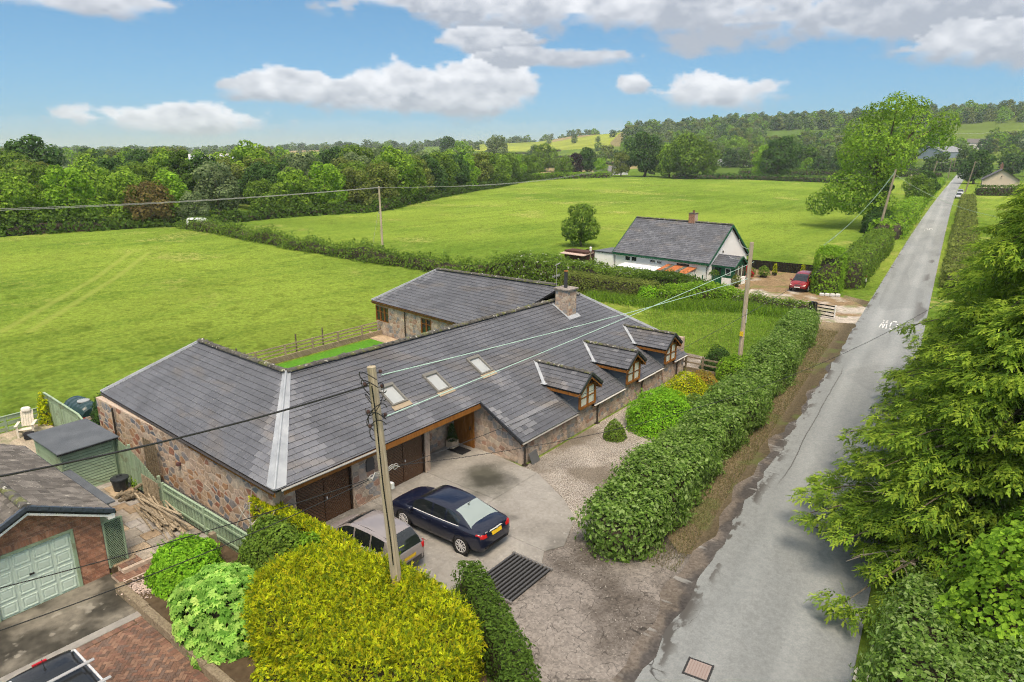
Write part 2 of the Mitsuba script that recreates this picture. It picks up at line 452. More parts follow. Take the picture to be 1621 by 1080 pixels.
def f_grass(p, n, uv):
    r = dr.sqrt(p.x * p.x + p.y * p.y)
    big = mfbm(p.x * 0.035, p.y * 0.035, 0, 4)
    t, q = p.x * 0.78 - p.y * 0.62, p.x * 0.62 + p.y * 0.78
    st = mfbm(t * 0.5, q * 0.07, 2, 4)
    fine = mfbm(p.x * 2.3, p.y * 2.3, 0, 4)
    tuft = mss(0.60, 0.72, mfbm(p.x * 0.9 + 11, p.y * 0.9 + 4, 0, 4))
    rank = mss(0.55, 0.75, mfbm(p.x * 0.06 + 40, p.y * 0.06, 0, 4))
    v = big * 0.75 + st * 0.4 + fine * 0.35 - 0.30
    c = mmix((0.074, 0.132, 0.018), (0.154, 0.214, 0.033), mss(0.12, 0.78, v))
    c = c * (0.60 + 0.80 * mfbm(p.x * 5, p.y * 5, 4, 3)) * (1 - 0.20 * tuft) * (1 - 0.12 * rank)
    straw = mss(0.60, 0.78, mfbm(p.x * 0.11 + 30, p.y * 0.11, 7, 5)) * mss(0.35, 0.7, fine)
    c = mmix(c, (0.26, 0.25, 0.085), straw * 0.7)
    d = dr.minimum(dr.minimum(seg(p, -39.0, 50.5, -45.2, 73.5), seg(p, -45.2, 73.5, -51.5, 92.0)), dr.minimum(seg(p, -36.9, 50.5, -43.2, 74.0), seg(p, -43.2, 74.0, -49.0, 92.0)))
    c = mmix(c, (0.22, 0.25, 0.06), mss(0.55, 0.1, d + 0.5 * (fine - 0.5)) * 0.5)
    # every field of the far country has its own crop
    d1, d2, rr = mvor(p.x * 0.0052 + 0.4 * mnoise(p.x * 0.004, p.y * 0.004), p.y * 0.0040)
    crop = pal(rr, [(0.13, 0.22, 0.035), (0.24, 0.30, 0.05), (0.31, 0.25, 0.14), (0.16, 0.24, 0.04), (0.30, 0.36, 0.06), (0.25, 0.22, 0.11), (0.12, 0.20, 0.03)])
    green = pal(rr, [(0.10, 0.17, 0.03), (0.15, 0.22, 0.04), (0.12, 0.19, 0.035), (0.17, 0.24, 0.045)])
    crop = mmix(crop, green, mss(0.16, 0.22, p.x / dr.maximum(p.y, 1)))
    return mmix(c, crop * (0.40 + 0.35 * big), mss(330, 380, r))


def h_grass(p, n, uv):
    return mfbm(p.x * 4, p.y * 4, 0, 3) * 0.05


def f_lawn(p, n, uv):
    return mmix((0.05, 0.16, 0.012), (0.10, 0.26, 0.02), mfbm(p.x * 8, p.y * 8, 0, 4))


def f_wood(p, n, uv):
    g = mfbm(p.x * 30 + uv.x * 50, p.y * 30, p.z * 2.5, 4)
    c = mmix((0.20, 0.165, 0.12), (0.42, 0.37, 0.29), g)
    c = c * (0.7 + 0.6 * uv.x)
    return mmix(c, (0.16, 0.19, 0.09), mss(0.6, 0.78, mfbm(p.x * 3, p.y * 3, p.z * 3, 3)) * 0.5)


def f_oldwood(p, n, uv):
    g = mfbm(p.x * 22 + uv.x * 50, p.y * 22, p.z * 22, 4)
    return mmix((0.13, 0.105, 0.075), (0.42, 0.35, 0.25), g) * (0.5 + 0.9 * uv.x)


def f_sage(p, n, uv):
    g = mfbm(p.x * 5, p.y * 5, p.z * 2.0, 4)
    c = mmix((0.215, 0.30, 0.205), (0.29, 0.375, 0.27), g) * (0.82 + 0.36 * uv.x)
    return mmix(c, (0.17, 0.17, 0.11), mss(0.60, 0.8, mfbm(p.x * 3 + 4, p.y * 3, p.z * 6, 4)) * 0.6)


def f_brick(p, n, uv):
    c = pal(uv.x, [(0.31, 0.155, 0.10), (0.37, 0.19, 0.125), (0.26, 0.135, 0.09), (0.34, 0.165, 0.11), (0.40, 0.22, 0.15), (0.24, 0.13, 0.095)])
    return c * (0.6 + 0.7 * mfbm(p.x * 14, p.y * 14, p.z * 14, 3))


def f_paver(p, n, uv):
    c = pal(uv.x, [(0.19, 0.115, 0.085), (0.24, 0.145, 0.105), (0.15, 0.10, 0.08), (0.21, 0.12, 0.09), (0.27, 0.17, 0.125), (0.17, 0.12, 0.10)])
    a = mfbm(p.x * 1.2, p.y * 1.2, 1, 4)
    return c * (0.45 + 0.55 * a + 0.45 * mfbm(p.x * 18, p.y * 18, 2, 3))


def f_flag(p, n, uv):
    c = pal(uv.x, [(0.34, 0.30, 0.25), (0.26, 0.235, 0.20), (0.38, 0.30, 0.21), (0.31, 0.29, 0.27), (0.29, 0.22, 0.15)])
    return c * (0.5 + 0.5 * mfbm(p.x * 2.1, p.y * 2.1, 1, 4) + 0.45 * mfbm(p.x * 12, p.y * 12, 2, 3))


def f_felt(p, n, uv):
    a = mfbm(p.x * 2, p.y * 2, 0, 4)
    return mmix((0.075, 0.088, 0.105), (0.125, 0.14, 0.16), a) * (0.85 + 0.3 * mnoise(p.x * 70, p.y * 70, p.z * 70))


def f_gtile(p, n, uv):
    c = mmix((0.092, 0.086, 0.080), (0.18, 0.168, 0.155), uv.x)
    a = mfbm(p.x * 4, p.y * 4, p.z * 4, 4)
    c = c * (0.55 + 0.9 * a)
    c = mmix(c, (0.36, 0.35, 0.31), mss(0.80, 0.88, mfbm(p.x * 11, p.y * 11, p.z * 11, 2)) * 0.7)
    return dr.select(uv.y > 0.5, mi.Color3f(0.03, 0.027, 0.023), c)


def f_lead(p, n, uv):
    a = mfbm(p.x * 2.5, p.y * 2.5, p.z * 2.5, 4)
    return mmix((0.27, 0.30, 0.345), (0.44, 0.475, 0.52), a) * (0.85 + 0.2 * uv.x)


def f_cap(p, n, uv):
    a = mfbm(p.x * 7, p.y * 7, p.z * 7, 4)
    c = mmix((0.05, 0.05, 0.048), (0.15, 0.145, 0.135), a)
    c = mmix(c, (0.15, 0.17, 0.05), mss(0.55, 0.7, mfbm(p.x * 5 + 8, p.y * 5, p.z * 5, 3)) * 0.6)
    return mmix(c, (0.55, 0.55, 0.50), mss(0.72, 0.80, mfbm(p.x * 9 + 3, p.y * 9, p.z * 9, 3)) * 0.8)


def f_pole(p, n, uv):
    g = mfbm(p.x * 26, p.y * 26, p.z * 1.3, 4)
    c = mmix((0.20, 0.17, 0.125), (0.46, 0.40, 0.31), g)
    return mmix(c, (0.22, 0.21, 0.11), mss(4.5, 8.5, p.z) * 0.22 * mfbm(p.x * 3, p.y * 3, p.z, 3)) * (0.55 + 0.9 * uv.x)


def f_oak(p, n, uv):
    g = mfbm(p.x * 24, p.y * 24, p.z * 2.2, 4)
    return mmix((0.16, 0.062, 0.014), (0.32, 0.14, 0.035), g) * (0.7 + 0.6 * uv.x)


def f_render(p, n, uv):
    a = mfbm(p.x * 1.2, p.y * 1.2, p.z * 1.2, 4)
    return mmix((0.76, 0.76, 0.77), (0.87, 0.87, 0.87), a)


def f_bark(p, n, uv):
    g = mfbm(p.x * 12, p.y * 12, p.z * 2.5, 4)
    return mmix((0.045, 0.036, 0.026), (0.16, 0.135, 0.10), g)


def f_rust(p, n, uv):
    a = mfbm(p.x * 3, p.y * 3, p.z * 3, 4)
    return mmix((0.30, 0.09, 0.03), (0.48, 0.19, 0.08), a)


for nm, fn, kw in [('slate', f_slate, dict(rough=0.5, spec=0.45)), ('stone', f_stone, {}), ('redstone', f_redstone, {}), ('mortar', f_mortar, {}), ('concrete', f_concrete, {}),
                   ('forecourt', f_forecourt, {}), ('gravel', f_gravel, {}), ('darkgravel', f_darkgravel, {}), ('apron', f_apron, {}), ('tarmac', f_tarmac, {}),
                   ('road', f_road, dict(rough=0.75)), ('verge', f_verge, {}), ('soil', f_soil, {}), ('grass', f_grass, dict(rough=1.0, spec=0.0)),
                   ('lawn', f_lawn, {}), ('wood', f_wood, {}), ('oldwood', f_oldwood, {}), ('sage', f_sage, dict(rough=0.6)), ('brick', f_brick, {}), ('paver', f_paver, {}), ('flag', f_flag, {}),
                   ('felt', f_felt, {}), ('gtile', f_gtile, {}), ('lead', f_lead, dict(rough=0.5)), ('cap', f_cap, {}), ('pole', f_pole, {}), ('oak', f_oak, dict(rough=0.5)),
                   ('render', f_render, {}), ('bark', f_bark, {}), ('rust', f_rust, {})]:
    scene[nm] = tex(fn, **{**dict(rough=0.85, spec=0.15), **kw})

# ------------------------------------------------------------------ frames of reference
O2 = np.array([0.40, 27.37])                       # the barn's front corner; its long side runs along BU, BN points at the road
_th = math.atan2(0.787, 0.617)
BU = np.array([math.cos(_th), math.sin(_th), 0.0])
BN = np.array([BU[1], -BU[0], 0.0])
RT = nv([0.535, 0.845, 0])                         # along the road, away from the camera
RQ = np.array([RT[1], -RT[0], 0.0])                # across it, to the right


def bp(u, n, z=0.0):
    return np.array([O2[0], O2[1], z]) + u * BU + n * BN


def rp(t, q, z=0.0):
    return t * RT + q * RQ + np.array([0, 0, z])


def sheet(name, pts, z, bsdf, thick=0.0, label=None):
    """A flat piece of ground: polygon of world (x, y)."""
    b = B()
    b.slab(Polygon([(p[0], p[1]) for p in pts]), np.array([0, 0, 0.0]), np.array([1.0, 0, 0]), np.array([0, 1.0, 0]), z, z - max(thick, 0.003))
    return struct(name, b, bsdf, label)

# ------------------------------------------------------------------ terrain
RIDGE = [(-60, 0, 1400), (-24, 0, 1400), (-17, 9, 1400), (-6, 17, 1400), (2, 26, 1400), (5.2, 36, 1300), (8, 38, 1200), (10, 42, 1150), (13, 42, 1100), (17, 48, 1100), (22, 51, 1100), (27, 53, 1100), (32, 57, 1100), (37, 60, 1100), (50, 62, 1100), (70, 40, 1200), (90, 0, 1400)]


def terrain(x, y):
    x, y = np.asarray(x, float), np.asarray(y, float)
    a = np.degrees(np.arctan2(x, y))
    r = np.hypot(x, y)
    A = np.interp(a, [k[0] for k in RIDGE], [k[1] for k in RIDGE])
    D = np.interp(a, [k[0] for k in RIDGE], [k[2] for k in RIDGE])
    t = np.clip((r - 470) / (D - 470), 0, 1)
    s = t ** 1.7
    return A * s * np.where(r > D, np.clip(1 - (r - D) / 2500, 0.3, 1), 1)


ang = np.radians(np.concatenate([np.arange(-60, 60, 1.0), np.arange(60, 300, 6.0)]))
rad = np.concatenate([[2, 20, 60, 120, 200, 280, 340], np.arange(380, 1500, 40), [1700, 2100, 2800, 4000, 6000, 9000]])
gx, gy = np.meshgrid(rad, ang)
gx, gy = gx * np.sin(gy), gx * np.cos(gy)
vv = np.stack([gx, gy, terrain(gx, gy)], -1).reshape(-1, 3)
na, nr = len(ang), len(rad)
i, j = np.meshgrid(np.arange(na), np.arange(nr - 1), indexing='ij')
i2 = (i + 1) % na
q = np.stack([i * nr + j, i * nr + j + 1, i2 * nr + j + 1, i2 * nr + j], -1).reshape(-1, 4)
gb = B().raw(vv, q[:, ::-1])
gb.raw(np.vstack([[[0, 0, 0]], vv[::nr]]), [[0, 1 + (k + 1) % na, 1 + k] for k in range(na)])
struct('ground', gb, 'grass', 'bright green grass of the fields and paddocks with pale straw streaks', smooth=True)

# the road: a long strip that bends a little to the right far away, and its dark edge
QL = [(10, -5.12), (40, -5.1), (75, -5.05), (125, -4.9), (190, -4.3), (262, -3.3), (530, 1.5), (700, 5)]
QR = [(10, -0.40), (40, -0.4), (86, -0.35), (125, -0.25), (190, 0.0), (280, 0.9), (530, 6.5), (700, 10.5)]


def q_at(t, tab):
    return float(np.interp(t, [k[0] for k in tab], [k[1] for k in tab]))


ts = list(np.arange(10, 62, 0.6)) + list(range(62, 120, 3)) + list(range(120, 470, 15))
rng = np.random.default_rng(5)
wob = [0.16 * (rng.random() - 0.5) + 0.22 * (meshkit.fbm(np.array([[t * 0.55, 0.3, 0.1]]), 3, 4)[0] - 0.5) * 2 if t < 60 else 0 for t in ts]
sheet('road', [rp(t, q_at(t, QL) + w)[:2] for t, w in zip(ts, wob)] + [rp(t, q_at(t, QR))[:2] for t in ts[::-1]], 0.024, 'road', label='pale grey surface dressed country road running away to the right')
fr = np.arange(460, 560, 8.0)
Lp, Rp = np.array([rp(t, q_at(t, QL)) for t in fr]), np.array([rp(t, q_at(t, QR)) for t in fr])
for P_ in (Lp, Rp):
    P_[:, 2] = terrain(P_[:, 0], P_[:, 1]) + 0.06
struct('far_road', B().raw(np.vstack([Lp, Rp]), [[k + 1, k, k + len(fr), k + 1 + len(fr)] for k in range(len(fr) - 1)]), 'road', 'farthest stretch of the pale road')
sheet('road_edge', [rp(t, -5.85 + 0.16 * math.sin(t * 0.9) + 0.13 * math.sin(t * 2.3) + 0.014 * (t - 14) + (0.25 if t > 33 else 0))[:2] for t in np.arange(14, 48, 0.7)] + [rp(t, -4.8)[:2] for t in range(44, 12, -2)], 0.016, 'tarmac', label='dark broken tarmac strip along the near edge of the road')
sheet('verge', [rp(t, -9.2)[:2] for t in range(20, 59, 3)] + [rp(t, -7.4)[:2] for t in range(59, 72, 3)] + [rp(t, -4.9)[:2] for t in range(69, 18, -3)], 0.010, 'verge', label='strip of dry brown grass between hedge and road')
sheet('yard_base', [bp(-7.6, 3.4)[:2], bp(-6.4, 5.6)[:2], rp(19.2, -5.2)[:2], rp(27, -6.2)[:2], rp(27, -9.3)[:2], bp(0.8, 0.4)[:2], bp(-3, 2)[:2]], 0.006, 'apron', label='worn stony ground between driveway and hedge')
sheet('apron', [bp(-7.3, 3.2)[:2], bp(-6.4, 4.9)[:2], bp(-5.2, 4.9)[:2], bp(-4.0, 4.7)[:2], bp(-2.3, 3.8)[:2], bp(-1.2, 2.9)[:2], rp(24.5, -8.8)[:2], rp(22.5, -8.2)[:2], rp(21.5, -7.0)[:2], rp(20.0, -5.6)[:2], rp(20.5, -4.8)[:2], rp(8, -4.8)[:2], rp(8, -9.5)[:2]], 0.012, 'apron', label='cracked worn tarmac apron between driveway and road')
# the concrete driveway in cast bays with open joints
bays = [[(-10, -2.95), (-6.1, -2.95), (-6.1, 0.9), (-10, 0.9)], [(-6.08, -4.3), (-2.95, -4.3), (-2.95, 0.9), (-6.08, 0.9)], [(-2.93, -4.3), (0.55, -4.3), (0.05, -0.05), (-0.05, 0.9), (-2.93, 0.9)],
        [(-10, 0.92), (-4.7, 0.92), (-4.7, 4.6), (-5.4, 4.98), (-7.0, 3.9), (-10, 3.9)], [(-4.68, 0.92), (-0.05, 0.92), (-1.25, 3.1), (-2.2, 4.25), (-4.0, 4.95), (-4.68, 4.6)]]
for bay in bays:
    sheet('driveway_bay', [bp(*p)[:2] for p in bay], 0.05, 'concrete', 0.05, 'grey cast concrete bay of the stained driveway')
gr = [(0.02, 0.05), (17.5, 0.05), (18.0, -3), (21, -3), (20.5, 1.6)]
sheet('gravel_court', [bp(*p)[:2] for p in gr] + [rp(t, -8.6)[:2] for t in range(48, 19, -4)] + [bp(-3.0, 4.4)[:2], bp(-1.15, 3.0)[:2], bp(0.0, 0.9)[:2]], 0.02, 'gravel', label='pale gravel forecourt between stone wall and hedge')
sheet('gravel_path', [bp(-11.9, -14.5)[:2], bp(-10.3, -14.5)[:2], bp(-10.3, -3.2)[:2], bp(-11.9, -3.2)[:2]], 0.02, 'darkgravel', label='dark gravel strip along the stone gable wall')
sheet('garden_lawn', [bp(-3.4, -21.4)[:2], bp(-3.4, -7.0)[:2], bp(9.3, -7.0)[:2], bp(10.0, -21.4)[:2]], 0.016, 'lawn', label='strip of dark green mown lawn behind the roof')
sheet('garden_path', [bp(9.9, -21.5)[:2], bp(8.9, -9)[:2], bp(10.3, -9)[:2], bp(11.3, -23.3)[:2]], 0.022, 'flag', label='pale paved path along the rear wing')
# letters of SLOW, worn, half hidden by the conifers, and the far marking
for s_, t_, q_ in [('M', 58.0, -3.6), ('C', 58.0, -2.75)]:
    pass

# ------------------------------------------------------------------ foliage
GREEN = {'mid': [(0.085, 0.144, 0.0216), (0.1204, 0.186, 0.03), (0.0637, 0.108, 0.0192)],
         'bright': [(0.1235, 0.2205, 0.021), (0.1588, 0.2625, 0.0273), (0.0941, 0.1733, 0.0189)],
         'dark': [(0.0376, 0.0792, 0.0216), (0.0538, 0.102, 0.0264), (0.0296, 0.06, 0.018)],
         'deep': [(0.0497, 0.092, 0.0161), (0.069, 0.1207, 0.0207), (0.0386, 0.069, 0.0138)],
         'ash': [(0.1256, 0.207, 0.0246), (0.1586, 0.2446, 0.0314), (0.0859, 0.1505, 0.0202)],
         'olive': [(0.108, 0.138, 0.0336), (0.138, 0.168, 0.042), (0.078, 0.102, 0.0264)],
         'grey': [(0.0998, 0.1365, 0.063), (0.126, 0.1628, 0.0788), (0.0735, 0.105, 0.0473)],
         'brown': [(0.105, 0.085, 0.030), (0.130, 0.110, 0.038), (0.080, 0.060, 0.026)],
         'purple': [(0.022, 0.012, 0.018), (0.035, 0.018, 0.026), (0.018, 0.012, 0.014)],
         'gold': [(0.275, 0.318, 0.010), (0.340, 0.380, 0.016), (0.180, 0.228, 0.012), (0.085, 0.130, 0.011), (0.290, 0.275, 0.014)],
         'lime': [(0.13, 0.27, 0.020), (0.18, 0.33, 0.028), (0.09, 0.20, 0.016)],
         'hedge': [(0.085, 0.148, 0.028), (0.120, 0.198, 0.044), (0.062, 0.114, 0.022), (0.160, 0.228, 0.078)],
         'conifer': [(0.098, 0.162, 0.019), (0.135, 0.205, 0.024), (0.055, 0.100, 0.015), (0.170, 0.235, 0.029)],
         'fatsia': [(0.15, 0.28, 0.055), (0.20, 0.34, 0.075), (0.10, 0.21, 0.035), (0.27, 0.40, 0.10)],
         'rust': [(0.20, 0.17, 0.03), (0.15, 0.16, 0.03), (0.26, 0.16, 0.03)],
         'flower': [(0.60, 0.02, 0.06), (0.50, 0.015, 0.05)], 'straw': [(0.34, 0.285, 0.165), (0.26, 0.22, 0.12), (0.15, 0.19, 0.055)]}
for _k in GREEN:
    if _k not in ('flower', 'straw'):
        GREEN[_k] = [tuple(1.95 * v for v in c) for c in GREEN[_k]]      # what a leaf sends back and lets through together
TWIG = (0.055, 0.045, 0.032)


def onb(d):
    """Two unit rows across each row of d."""
    ref = np.where(np.abs(d[:, 2:3]) < 0.9, [[0, 0, 1.0]], [[1.0, 0, 0]])
    a = np.cross(ref, d)
    a /= np.linalg.norm(a, axis=1, keepdims=True) + 1e-12
    return a, np.cross(d, a)


def tint(rng, n, cols, var=0.22, clump=None):
    cols = np.asarray(cols, float)
    k = rng.integers(0, len(cols), n)
    c = cols[k] * (1 + var * (rng.random((n, 1)) * 2 - 1))
    if clump is not None:
        c = c * clump[:, None]
    return np.clip(c, 0.002, 0.9)


def leaves(b, P, N, size, cols, rng, aspect=0.62, droop=0.3, jit=0.7, var=0.22, clump=None):
    """A folded leaf of two triangles at every point, facing along N give or take."""
    n = len(P)
    N = N + jit * rng.normal(size=(n, 3)) * 0.6
    N /= np.linalg.norm(N, axis=1, keepdims=True) + 1e-9
    a, c = onb(N)
    th = rng.random(n)[:, None] * 2 * np.pi
    d = a * np.cos(th) + c * np.sin(th)
    d[:, 2] -= droop
    d -= N * (d * N).sum(1, keepdims=True) * 0.8
    d /= np.linalg.norm(d, axis=1, keepdims=True) + 1e-9
    w = np.cross(N, d)
    s = (size * (0.5 + 0.95 * rng.random(n) ** 1.3))[:, None]
    v = np.stack([P - d * s * 0.5, P + w * s * aspect * 0.5 + N * s * 0.10, P + d * s * 0.5, P - w * s * aspect * 0.5 + N * s * 0.10], 1).reshape(-1, 3)
    k = np.arange(n)[:, None] * 4
    f = np.concatenate([k + [0, 2, 1], k + [0, 3, 2]], 1).reshape(-1, 3)
    b.raw(v, f, np.repeat(tint(rng, n, cols, var, clump), 4, 0))


def sprays(b, P, D, N, size, cols, rng, k=8, spread=0.75, var=0.2, width=0.09, clump=None):
    """Feathery sprays: k thin leaflets fanning off an axis D, lying in the plane across N."""
    n = len(P)
    D = D / (np.linalg.norm(D, axis=1, keepdims=True) + 1e-9)
    W = np.cross(N, D)
    W /= np.linalg.norm(W, axis=1, keepdims=True) + 1e-9
    N = np.cross(D, W)
    s = (size * (0.65 + 0.7 * rng.random(n)))[:, None]
    col = tint(rng, n, cols, var, clump)
    for i in range(k):
        t = i / max(k - 1, 1)
        side = 1 if i % 2 else -1
        ang = spread * side * (1.05 - 0.75 * t) + 0.22 * rng.normal(size=(n, 1))
        d = D * np.cos(ang) + W * np.sin(ang) + N * 0.22 * rng.normal(size=(n, 1))
        base = P + D * s * (0.75 * t)
        ln = s * (0.55 - 0.18 * abs(t - 0.4)) * (0.8 + 0.4 * rng.random((n, 1)))
        wv = np.cross(d, N) * s * width
        v = np.stack([base - wv * 0.5, base + wv * 0.5, base + d * ln + wv * 0.2, base + d * ln - wv * 0.2], 1).reshape(-1, 3)
        q = np.arange(n)[:, None] * 4
        f = np.concatenate([q + [0, 1, 2], q + [0, 2, 3]], 1).reshape(-1, 3)
        b.raw(v, f, np.repeat(col * (0.85 + 0.3 * rng.random((n, 1))), 4, 0))


def shoots(b, P, N, count, size, length, cols, rng):
    """Stray shoots that stand out of a shrub: short stems with a few leaves."""
    k = rng.choice(len(P), min(count, len(P)), replace=False)
    D = N[k] + 0.5 * rng.normal(size=(len(k), 3)) + [0, 0, 0.6]
    D /= np.linalg.norm(D, axis=1, keepdims=True)
    ln = length * (0.4 + 0.8 * rng.random((len(k), 1)))
    for j in range(6):
        leaves(b, P[k] + D * ln * (j + 0.6) / 6, N[k] + 0.4 * rng.normal(size=(len(k), 3)) + [0, 0, 0.4], size * (1.1 - 0.08 * j), cols, rng, jit=1.0)


def sphere_pts(rng, n):
    v = rng.normal(size=(n, 3))
    return v / np.linalg.norm(v, axis=1, keepdims=True)


def crown_points(rng, blobs, n, shell=0.28):
    """Points and outward normals in the outer shells of a cloud of blobs (x, y, z, rx, rz), fewer where one blob lies within another."""
    blobs = np.asarray(blobs, float)
    w = blobs[:, 3] ** 2
    k = rng.choice(len(blobs), n * 2, p=w / w.sum())
    d = sphere_pts(rng, n * 2)
    rr = 1 - shell * rng.random(n * 2) ** 1.6 + 0.06 * rng.normal(size=n * 2)
    R = np.stack([blobs[k, 3], blobs[k, 3], blobs[k, 4]], 1)
    P = blobs[k, :3] + d * R * rr[:, None]
    ok = np.ones(len(P), bool)
    for x in blobs:
        e = (P - x[:3]) / [x[3], x[3], x[4]]
        ok &= (e * e).sum(1) > 0.55
    keep = np.flatnonzero(ok | (rng.random(len(P)) < 0.12))[:n]
    return P[keep], d[keep] / (R[keep] / R[keep].mean()), k[keep]


def make_blobs(rng, h, rad, base, style, n):
    """The lobes of a crown of height h and radius rad that starts at base."""
    out = []
    for i in range(n):
        t = (i + 0.5) / n
        z = base + (h - base) * (0.12 + 0.80 * t)
        env = {'round': math.sin(math.pi * (0.18 + 0.74 * t)) ** 0.7, 'dome': math.sqrt(max(0.04, 1 - max(0, t - 0.15) ** 2 * 1.15)), 'tall': math.sin(math.pi * (0.12 + 0.8 * t)) ** 0.5 * 0.9, 'cone': 1.0 - 0.85 * t}[style]
        a = i * 2.4 + rng.random() * 0.9
        r = rad * env * (0.30 + 0.50 * rng.random() ** 0.7)
        br = rad * (0.28 + 0.22 * rng.random()) * (0.55 + 0.45 * env)
        out.append([r * math.cos(a), r * math.sin(a), min(z + rng.normal() * h * 0.03, h - br * 0.75), br, br * (0.75 + 0.25 * rng.random())])
    out.append([0, 0, base + (h - base) * 0.5, rad * 0.55, (h - base) * 0.42])
    return out


def trunk_mesh(rng, h, r, blobs, base, lean=(0, 0), n_limbs=7):
    b = B()
    top = np.array([lean[0], lean[1], base + (h - base) * 0.75])
    pts = [np.array([0, 0, -0.2]) + top * k * [1, 1, 1] + np.array([0.03 * h * math.sin(3 * k), 0.02 * h * math.sin(5 * k + 1), 0]) * (k > 0) for k in np.linspace(0, 1, 8)]
    b.tube(pts, np.linspace(r, r * 0.25, 8) * np.array([1.35, 1, 1, 1, 1, 1, 1, 1]), 8)
    for x in sorted(blobs, key=lambda x: x[2])[:n_limbs]:
        s = pts[2 + int(rng.random() * 4)]
        e = np.array(x[:3])
        m = (s + e) / 2 + [0, 0, 0.05 * h]
        b.tube([s, m, e], [r * 0.42, r * 0.28, r * 0.08], 5, caps=False)
    return b


PROTO = {}


def tree_proto(name, seed, h, rad, base, style, cols, n_leaf, leaf, lobes=14, trunk_r=None, shift=0.0):
    """A kind of tree: crown and trunk, kept as arrays; every tree of that kind is placed from it."""
    rng = np.random.default_rng(seed)
    blobs = make_blobs(rng, h, rad, base, style, lobes)
    P, N, k = crown_points(rng, blobs, n_leaf)
    clump = (0.78 + 0.44 * rng.random(len(blobs)))[k] * (0.85 + 0.3 * meshkit.noise(P / (rad * 0.22)))
    b = B()
    leaves(b, P, N + [0, 0, 0.25], leaf, GREEN[cols], rng, aspect=0.8, clump=clump)
    t = trunk_mesh(rng, h, trunk_r or 0.03 * h, blobs, base)
    PROTO[name] = (b.arr(), t.arr(), h)
    scene[f'kind_{name}'] = {'type': 'shapegroup', 'crown': put_dict(b, 'leaf'), 'trunk': put_dict(t, 'bark')}


def put_dict(b, bsdf, smooth=False):
    v, f, c, u = b.arr()
    return mikit.ply((v, f), bsdf, smooth=smooth, uv=code(c) if bsdf in CODED else u)


def plant_tree(key, kind, x, y, z, s, rot=0.0, sz=None):
    scene[key] = {'type': 'instance', 'group': {'type': 'ref', 'id': f'kind_{kind}'}, 'to_world': T().translate([float(x), float(y), float(z)]).rotate([0, 0, 1], float(rot)).scale([float(s), float(s), float(sz or s)])}


